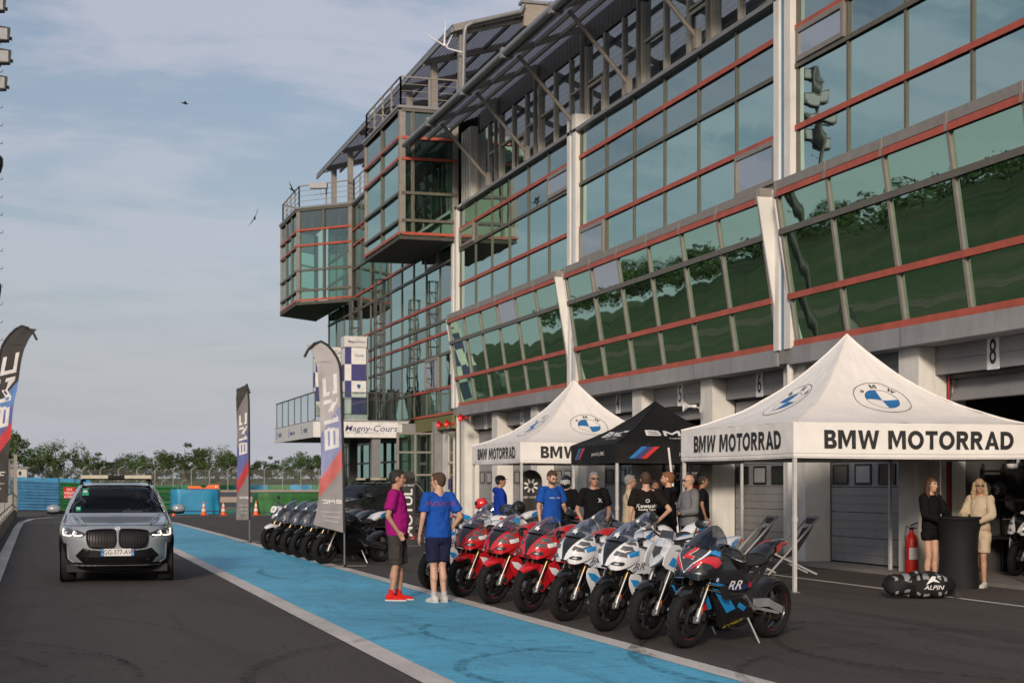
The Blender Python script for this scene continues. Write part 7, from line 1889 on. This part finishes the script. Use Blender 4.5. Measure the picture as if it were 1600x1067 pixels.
# ================================================================== CARS  (local: x right, y backwards from the nose, z up)
mk('car_grey', (0.27, 0.30, 0.325), 0.28, metal=.15, coat=1.0, var=.03); mk('car_black', (0.012, 0.015, 0.014), 0.2, coat=1.0, var=.05)
mk('car_trim', (0.007, 0.007, 0.008), 0.55, spec=.2); mk('grille_black', (0.006, 0.006, 0.007), 0.4, spec=.25); mk('car_inside', (0.02, 0.02, 0.022), .8); mk('lightbar_cream', (.46, .42, .33), .4, coat=.5)
M['car_glass'] = glass('car_glass', (.62, .64, .63), .03, (.32, .36, .38), bump=0); M['lamp_on'] = emit('lamp_on', (1.0, .90, .74), 1.5)
# horizontal slices: z, front y, rear y, half width, squareness front
SL_ = [(.22, .16, 4.52, .80, 3.4), (.30, .04, 4.62, .89, 3.6), (.42, -.01, 4.68, .925, 3.8), (.56, -.015, 4.69, .94, 3.9), (.70, -.01, 4.68, .945, 4.0), (.79, .01, 4.66, .945, 4.0), (.86, .04, 4.64, .940, 4.0), (.915, .10, 4.62, .930, 3.8), (.955, .26, 4.60, .918, 4.2), (1.01, .66, 4.58, .90, 5.0), (1.08, 1.20, 4.56, .875, 6.0),
       (1.16, 1.40, 4.52, .850, 6.5), (1.28, 1.58, 4.46, .800, 6.5), (1.40, 1.77, 4.38, .745, 6.5), (1.51, 1.97, 4.27, .690, 6.0), (1.575, 2.16, 4.15, .640, 5.5), (1.615, 2.45, 3.95, .56, 4.5), (1.635, 2.85, 3.6, .38, 3.5)]
def ring_at(z):
    for a, c in zip(SL_[:-1], SL_[1:]):
        if a[0] <= z <= c[0]:
            t = (z - a[0]) / (c[0] - a[0]); return [a[i] * (1 - t) + c[i] * t for i in range(5)]
    return list(SL_[-1] if z > 1 else SL_[0])
def car_pt(z, th, off=0.0):
    """th 0 = right side, -90 = nose"""
    _, f, r, w, n = ring_at(z); c, s = math.cos(th), math.sin(th); yc, hl = (f + r) / 2, (r - f) / 2
    m = n if s < 0 else 4.0
    return Vector(((w + off) * math.copysign(abs(c) ** (2 / m), c), yc + (hl + off) * math.copysign(abs(s) ** (2 / m), s), z))
def nose(x, z, off=0.0):
    """point on the front of the car at width x and height z"""
    _, f, r, w, n = ring_at(z); yc, hl = (f + r) / 2, (r - f) / 2
    return Vector((x, yc - (hl + off) * max(0.0, 1 - min(1, abs(x) / (w + off)) ** n) ** (1 / n), z))
def sidew(y, z):
    _, f, r, w, n = ring_at(z); yc, hl = (f + r) / 2, (r - f) / 2
    return w * max(0, 1 - abs((y - yc) / hl) ** (n if y < yc else 4)) ** (1 / (n if y < yc else 4))
def face(x, z, off=0.0): return nose(x, z - .045, off)
def make_car(label, paint, loc, rz, grp=None, lights=True):
    t = thing('parked_car' if not lights else 'course_car', label, 'car', loc, rz, grp)
    B = lambda b, n, m, p=None, **k: b.build(n, m, p or t, world=False, **k)
    NT = 96; zs = [s[0] for s in SL_]; zs2 = []
    for a, c in zip(zs[:-1], zs[1:]): zs2 += [a, (a + c) / 2]
    zs2.append(zs[-1])
    ths = [2 * math.pi * j / NT for j in range(NT)]
    b = MB(); rows = [[car_pt(z, th) for th in ths] for z in zs2]; n = NT
    vs = [p for r in rows for p in r]; fs = []; gl = []
    for i in range(len(rows) - 1):
        for j in range(n):
            q = (i * n + j, i * n + (j + 1) % n, (i + 1) * n + (j + 1) % n, (i + 1) * n + j); p = sum((vs[k] for k in q), Vector()) / 4
            front = p.y < 2.35 and abs(p.x) < ring_at(p.z)[3] - .075 and 1.115 < p.z < 1.575
            if front and math.sin(ths[j]) < 0: continue
            fs.append(q)
    b.add(vs, fs); b.poly(rows[-1]); B(b, 'body', paint, smooth=38)
    # windscreen
    b = MB(); rr = []
    for i in range(13):
        z = 1.105 + .48 * i / 12; _, f, r, w, nn = ring_at(z); rr.append([nose(x * (w - .055) / 1.0, z, -.012) for x in [q / 10 for q in range(-10, 11)]])
    b.grid(rr); B(b, 'windscreen', 'car_glass', smooth=50)
    b = MB()
    for s in (-1, 1):     # dark side glazing
        pts = [(1.62, 1.14), (1.95, 1.46), (2.3, 1.52), (3.3, 1.50), (3.95, 1.40), (4.15, 1.20), (3.9, 1.14)]
        def side(y, z, o):
            _, f, r, w, nn = ring_at(z); yc, hl = (f + r) / 2, (r - f) / 2
            return Vector((s * ((w + .004 + o) * max(0, 1 - abs((y - yc) / hl) ** 6) ** (1 / 6)), y, z))
        patch(b, pts, side, .1, 2)
    B(b, 'side_windows', 'black_gloss', smooth=50)
    if lights:
        b = MB(); b.box(-.62, 1.62, 1.0, .62, 1.66, 1.10); b.box(-.72, 1.45, .98, .72, 1.60, 1.09); B(b, 'dashboard', 'car_inside')
        for x in (-.36, .36):
            b = MB(); b.ell((x, 2.55, 1.10), (.24, .10, .30), 14, 10); b.ell((x, 2.58, 1.44), (.13, .06, .10), 12, 8); B(b, 'front_seat', 'car_trim', smooth=60)
        b = MB(); b.box(-.80, 3.2, .6, .80, 3.4, 1.15); b.box(-.8, 1.7, .55, .8, 4.3, .6); B(b, 'rear_seat', 'car_inside')
        b = MB(); b.tube([(.36 + .19 * math.cos(q), 1.98 + .05 * math.sin(q), 1.08 + .18 * math.sin(q)) for q in [2 * math.pi * j / 20 for j in range(20)]], .016, 6, closed=True); B(b, 'steering_wheel', 'car_trim')
        b = MB(); b.grid([[nose(x, z, -.03) for x in (.10, .25, .43)] for z in (1.125, 1.16)]); B(b, 'paper', 'poster_white')
        for x, z, w, h in ((-.52, 1.47, .055, .06), (-.63, 1.19, .04, .035)):
            b = MB(); b.grid([[nose(x + a, z + c, .0) for a in (-w, w)] for c in (-h, h)]); st = B(b, 'windscreen_sticker', 'sticker_green')
            b = MB(); b.grid([[nose(x + a, z + c, .004) for a in (-w * .6, w * .6)] for c in (-h * .1, h * .5)]); B(b, 'sticker_mark', 'poster_white', st)
        b = MB(); b.box(-.07, 2.0, 1.49, .09, 2.03, 1.54); B(b, 'rear_view_mirror', 'car_trim')
    # sunroof, rails
    b = MB(); b.grid([[Vector((x, y, 1.642 - .012 * abs(x / .45) ** 3)) for x in (-.42, -.2, 0, .2, .42)] for y in (2.75, 3.2, 3.6)]); B(b, 'sunroof', 'black_gloss')
    for s in (-1, 1):
        b = MB(); b.tube([(s * .60, 2.2, 1.60), (s * .595, 2.4, 1.655), (s * .60, 3.2, 1.672), (s * .60, 4.0, 1.63), (s * .61, 4.12, 1.57)], .018, 8); B(b, 'roof_rail', 'car_trim', smooth=50)
        b = MB(); b.tube([(s * .86, 1.66, 1.13), (s * .95, 1.64, 1.13)], .03, 8); b.ell((s * 1.035, 1.62, 1.125), (.115, .07, .035), 14, 8); mf = B(b, 'mirror', 'car_trim', smooth=60)
        b = MB(); b.ell((s * 1.035, 1.615, 1.185), (.118, .075, .075), 18, 12); B(b, 'mirror_cap', paint, mf, smooth=60)
    # kidney grille
    for s in (-1, 1):
        K = [(s * .030, .80), (s * .035, .70), (s * .10, .635), (s * .39, .635), (s * .46, .70), (s * .478, .84), (s * .44, .905), (s * .12, .925), (s * .045, .90)]
        b = MB(); patch(b, K, face, .04, 2, off=.014, thick=.02); k_ = B(b, 'kidney_grille', 'grille_black', smooth=50)
        b = MB(); sp = cr_spline(K, 4); b.tube([face(x, z, .022) for x, z in sp], .015, 6, closed=True); B(b, 'grille_frame', 'car_trim', k_, smooth=60)
        b = MB()
        for q in range(9):
            x = s * (.075 + .045 * q); h0 = .68 if q not in (0, 8) else .71; b.bar(face(x, h0, .026), face(x, .885, .026), .012, .018, up=(0, 1, 0))
        tag(B(b, 'grille_slats', 'car_trim', k_), kind='stuff')
        Hl = [(s * .47, .85), (s * .56, .80), (s * .82, .80), (s * .895, .86), (s * .885, .945), (s * .80, .955), (s * .62, .91)]
        b = MB(); patch(b, Hl, face, .04, 1, off=.006); hl = B(b, 'headlight', 'lamp_dark', smooth=50)
        if lights:
            for x0, w in ((.655, .095), (.805, .085)):
                b = MB(); P4 = [(x0 - w * .95, .83), (x0 - w * .45, .822), (x0 + w * .45, .825), (x0 + w * .62, .85), (x0 + w * .55, .925)]
                if x0 < .7: P4 = [(x0 - w * 1.1, .832), (x0 - w * .4, .824), (x0 + w * .30, .828), (x0 + w * .45, .85), (x0 + w * .2, .90)]
                b.tube([face(s * x, z, .012) for x, z in P4], .010, 6); B(b, 'daytime_light', 'lamp_on', hl, smooth=60)
                b = MB(); b.ell(face(s * (x0 - .01), .865, .002), (.035, .014, .028), 12, 8); B(b, 'projector_lens', 'lamp_clear', hl, smooth=60)
        Vn = [(s * .875, .70), (s * .80, .695), (s * .785, .44), (s * .70, .395), (s * .87, .395), (s * .885, .5)]
        b = MB(); patch(b, Vn, face, .04, 0, off=.006, thick=.01); B(b, 'air_curtain', 'grille_black')
        b = MB(); b.tube([face(s * .78, .70, .012), face(s * .765, .44, .012), face(s * .68, .385, .012)], .010, 5); B(b, 'bumper_crease', paint, smooth=60)
        b = MB(); b.tube([face(s * .50, .975, -.02) + Vector((0, -.0, .02)), Vector((s * .60, .55, 1.045)), Vector((s * .70, 1.15, 1.10))], .016, 6); B(b, 'bonnet_crease', paint, smooth=60)
        b = MB(); b.ell(face(s * .62, .58, -.02), (.02, .01, .012), 8, 6); B(b, 'parking_sensor', 'car_trim')
    b = MB(); patch(b, [(-.66, .50), (-.54, .625), (-.30, .585), (.30, .585), (.54, .625), (.66, .50), (.54, .385), (.30, .355), (-.30, .355), (-.54, .385)], face, .05, 0, off=.008, thick=.01); B(b, 'lower_intake', 'grille_black')
    b = MB(); b.bar(face(-.50, .44, .014), face(.50, .44, .014), .014, .02); b.tube([face(x, .37, .02) for x in (-.54, -.3, 0, .3, .54)], .010, 5); B(b, 'intake_bar', 'car_trim')
    for s in (-1, 1):
        b = MB(); b.bar(face(s * .50, .40, .014), face(s * .44, .60, .014), .016, .02, up=(0, 1, 0)); B(b, 'intake_fin', 'car_trim')
    b = MB(); b.grid([[nose(x, z, .01) for x in [q / 8 * .8 for q in range(-8, 9)]] for z in (.225, .27, .32, .345)]); B(b, 'lower_lip', 'car_trim', smooth=60)
    b = MB(); b.box(-.8, .4, .18, .8, 4.4, .30); B(b, 'underbody', 'car_inside')
    # badge, bonnet shut line, number plate
    for bb, mm, nm in zip(roundel(lambda a, c, l: nose(a, .900 + c * .75, .006 + l) + Vector((0, 0, .0)), .041), ('ink', 'ink_blue', 'print_white'), ('badge_ring', 'badge_quarters', 'badge_ground')): B(bb, nm, mm)
    b = MB(); b.tube([Vector((x, ring_at(.93)[1] + .03 + (abs(x) / .9) ** 4 * .32, .937)) for x in [q / 8 * .86 for q in range(-8, 9)]], .005, 4); B(b, 'shut_line', 'car_trim')
    py = nose(0, .50, .03).y
    b = MB(); b.box(-.26, py - .012, .455, .26, py + .004, .57); pl = B(b, 'number_plate', 'poster_white')
    if lights:
        b = MB(); b.box(-.26, py - .0145, .455, -.215, py - .0125, .57); b.box(.215, py - .0145, .455, .26, py - .0125, .57); B(b, 'plate_band', 'ink_blue', pl)
        b = MB(); b.text('GG-377-AV', lambda a, c: (a, py - .015, .512 + c), .105, .002, .86); B(b, 'plate_lettering', 'ink', pl)
        b = MB(); b.text('F', lambda a, c: (-.237 + a, py - .016, .48 + c), .035, .002, 1); B(b, 'plate_letter', 'print_white', pl)
        b = MB(); b.lathe([(0, 0), (.014, 0)], 12, Matrix.Translation((.237, py - .016, .545)) @ Matrix.Rotation(R(90), 4, 'X')); B(b, 'plate_mark', 'ink_red', pl)
        b = MB(); b.text('58', lambda a, c: (.237 + a, py - .016, .49 + c), .03, .002, 1); B(b, 'plate_letter', 'print_white', pl)
    # wheels and arches
    for y in (.86, 3.72):
        for s in (-1, 1):
            mt = Matrix.Translation((s * .775, y, .355)) @ Matrix.Rotation(R(90 * s), 4, 'Y')
            b = MB(); b.lathe([(.23, -.12), (.30, -.125), (.345, -.11), (.357, -.07), (.357, .07), (.345, .11), (.30, .13), (.245, .125)], 36, mt); w_ = B(b, 'tyre', 'rubber', smooth=40)
            b = MB(); b.lathe([(.245, .12), (.235, .10), (.22, .04), (0, .03)], 30, mt)
            for q in range(5):
                a = 2 * math.pi * q / 5
                for da in (-.10, .10): b.bar(mt @ Vector((.04 * math.cos(a), .04 * math.sin(a), .10)), mt @ Vector((.232 * math.cos(a + da), .232 * math.sin(a + da), .118)), .03, .03, up=(s, 0, 0))
            B(b, 'rim', 'engine' if lights else 'alu', w_, smooth=40)
            b = MB(); b.tube([Vector((s * (sidew(y + .41 * math.cos(a), max(.3, min(.9, .355 + .41 * math.sin(a)))) - .010), y + .41 * math.cos(a), .355 + .41 * math.sin(a))) for a in [R(q) for q in range(-8, 189, 14)]], .022, 6); B(b, 'arch_trim', 'car_trim', smooth=60)
            b = MB(); vs_ = [(s * .905, y, .355)] + [(s * (ring_at(max(.3, min(.9, .355 + .40 * math.sin(R(q)))))[3] + .003), y + .40 * math.cos(R(q)), .355 + .40 * math.sin(R(q))) for q in range(-20, 201, 11)]
            b.add(vs_, [(0, i, i + 1) for i in range(1, len(vs_) - 1)]); B(b, 'wheel_well', 'car_inside') if False else None
    if True:
        for s in (-1, 1):
            for y in (.86, 3.72):
                b = MB(); b.lathe([(0, 0), (.385, 0)], 30, Matrix.Translation((s * (sidew(y, .6) + .004), y, .36)) @ Matrix.Rotation(R(90 * s), 4, 'Y')); B(b, 'wheel_well', 'car_inside')
                mt = Matrix.Translation((s * .82, y, .355)) @ Matrix.Rotation(R(90 * s), 4, 'Y')
                if not lights:
                    b = MB()
                    for q in range(10):
                        a = 2 * math.pi * q / 10; b.bar(mt @ Vector((.03 * math.cos(a), .03 * math.sin(a), .135)), mt @ Vector((.24 * math.cos(a), .24 * math.sin(a), .135)), .03, .02, up=(s, 0, 0))
                    b.lathe([(.24, .12), (.26, .135), (.25, .14), (.235, .135)], 30, mt); B(b, 'wheel_spokes', 'alu')
                    b = MB(); b.lathe([(.26, .116), (.355, .116), (.35, .14), (.27, .14), (.26, .116)], 36, mt); B(b, 'tyre_side', 'rubber')
    # light bar
    z = 1.71; b = MB(); b.box(-.30 * 0 - .58, 2.50, z - .035, .58, 2.60, z - .012)
    for s in (-1, 1): b.bar((s * .52, 2.55, z - .03), (s * .60, 2.55, 1.655), .04, .05)
    B(b, 'bar_mount', 'car_trim')
    b = MB(); b.box(-.14, 2.44, z - .01, .14, 2.68, z + .045); B(b, 'bar_centre', 'car_trim')
    for s in (-1, 1):
        b = MB(); b.box(*((-.60, 2.42, z - .01, -.142, 2.70, z + .05) if s < 0 else (.142, 2.42, z - .01, .60, 2.70, z + .05))); B(b, 'beacon_lens', 'lightbar_cream')
    return t
mk('sticker_green', (.02, .30, .16), .5)
gc = make_car('silver grey SUV with cream roof light bar and lit headlights driving down the lane', 'car_grey', (1.22, 26.15, 0), R(-2.2))
make_car('black SUV with a roof light bar parked behind the dark motorcycles', 'car_black', (8.1, 49.2, 0), R(-62), lights=False)
# driver
dr_ = thing('person', 'driver in dark clothes behind the windscreen of the grey car', 'person', (1.25, 26.15, 0), R(1), None)
b = MB(); b.ell((.36, 2.42, 1.02), (.22, .13, .30), 16, 10); b.ell((.36, 2.34, 1.20), (.2, .1, .12), 14, 8)
for s in (-1, 1): cap(b, (.36 + s * .19, 2.36, 1.20), (.36 + s * .23, 2.15, 1.05), .055, .045); cap(b, (.36 + s * .23, 2.15, 1.05), (.36 + s * .16, 1.98, 1.14), .042, .035)
remesh(b, .018, 'jacket', 'cloth_black', dr_)
b = MB(); cap(b, (.36, 2.38, 1.26), (.36, 2.35, 1.36), .055, .05); b.ell((.36, 2.34, 1.42), (.075, .092, .11), 16, 12); b.ell((.36, 2.27, 1.37), (.055, .06, .07), 12, 8); cap(b, (.36, 2.245, 1.425), (.36, 2.225, 1.39), .009, .012, 8)
for s in (-1, 1):
    b.ell((.36 + s * .076, 2.34, 1.41), (.01, .016, .028), 8, 8)
    c_ = Vector((.36 + s * .16, 1.965, 1.15)); b.ell(c_, (.028, .035, .04), 8, 6)
    for q in range(4): cap(b, c_ + Vector((0, -.02, .02 - q * .015)), c_ + Vector((-s * .03, -.03, .02 - q * .015)), .009, .008, 6)
    cap(b, c_ + Vector((0, .0, .03)), c_ + Vector((-s * .02, -.01, .055)), .010, .009, 6)
remesh(b, .012, 'body', 'skin_tan', dr_)
b = MB(); b.ell((.36, 2.36, 1.46), (.082, .092, .085), 16, 10); remesh(b, .012, 'hair', 'hair_grey', dr_, wrinkle=.004, wscale=40)
dr_.location = gc.location; dr_.rotation_euler = gc.rotation_euler
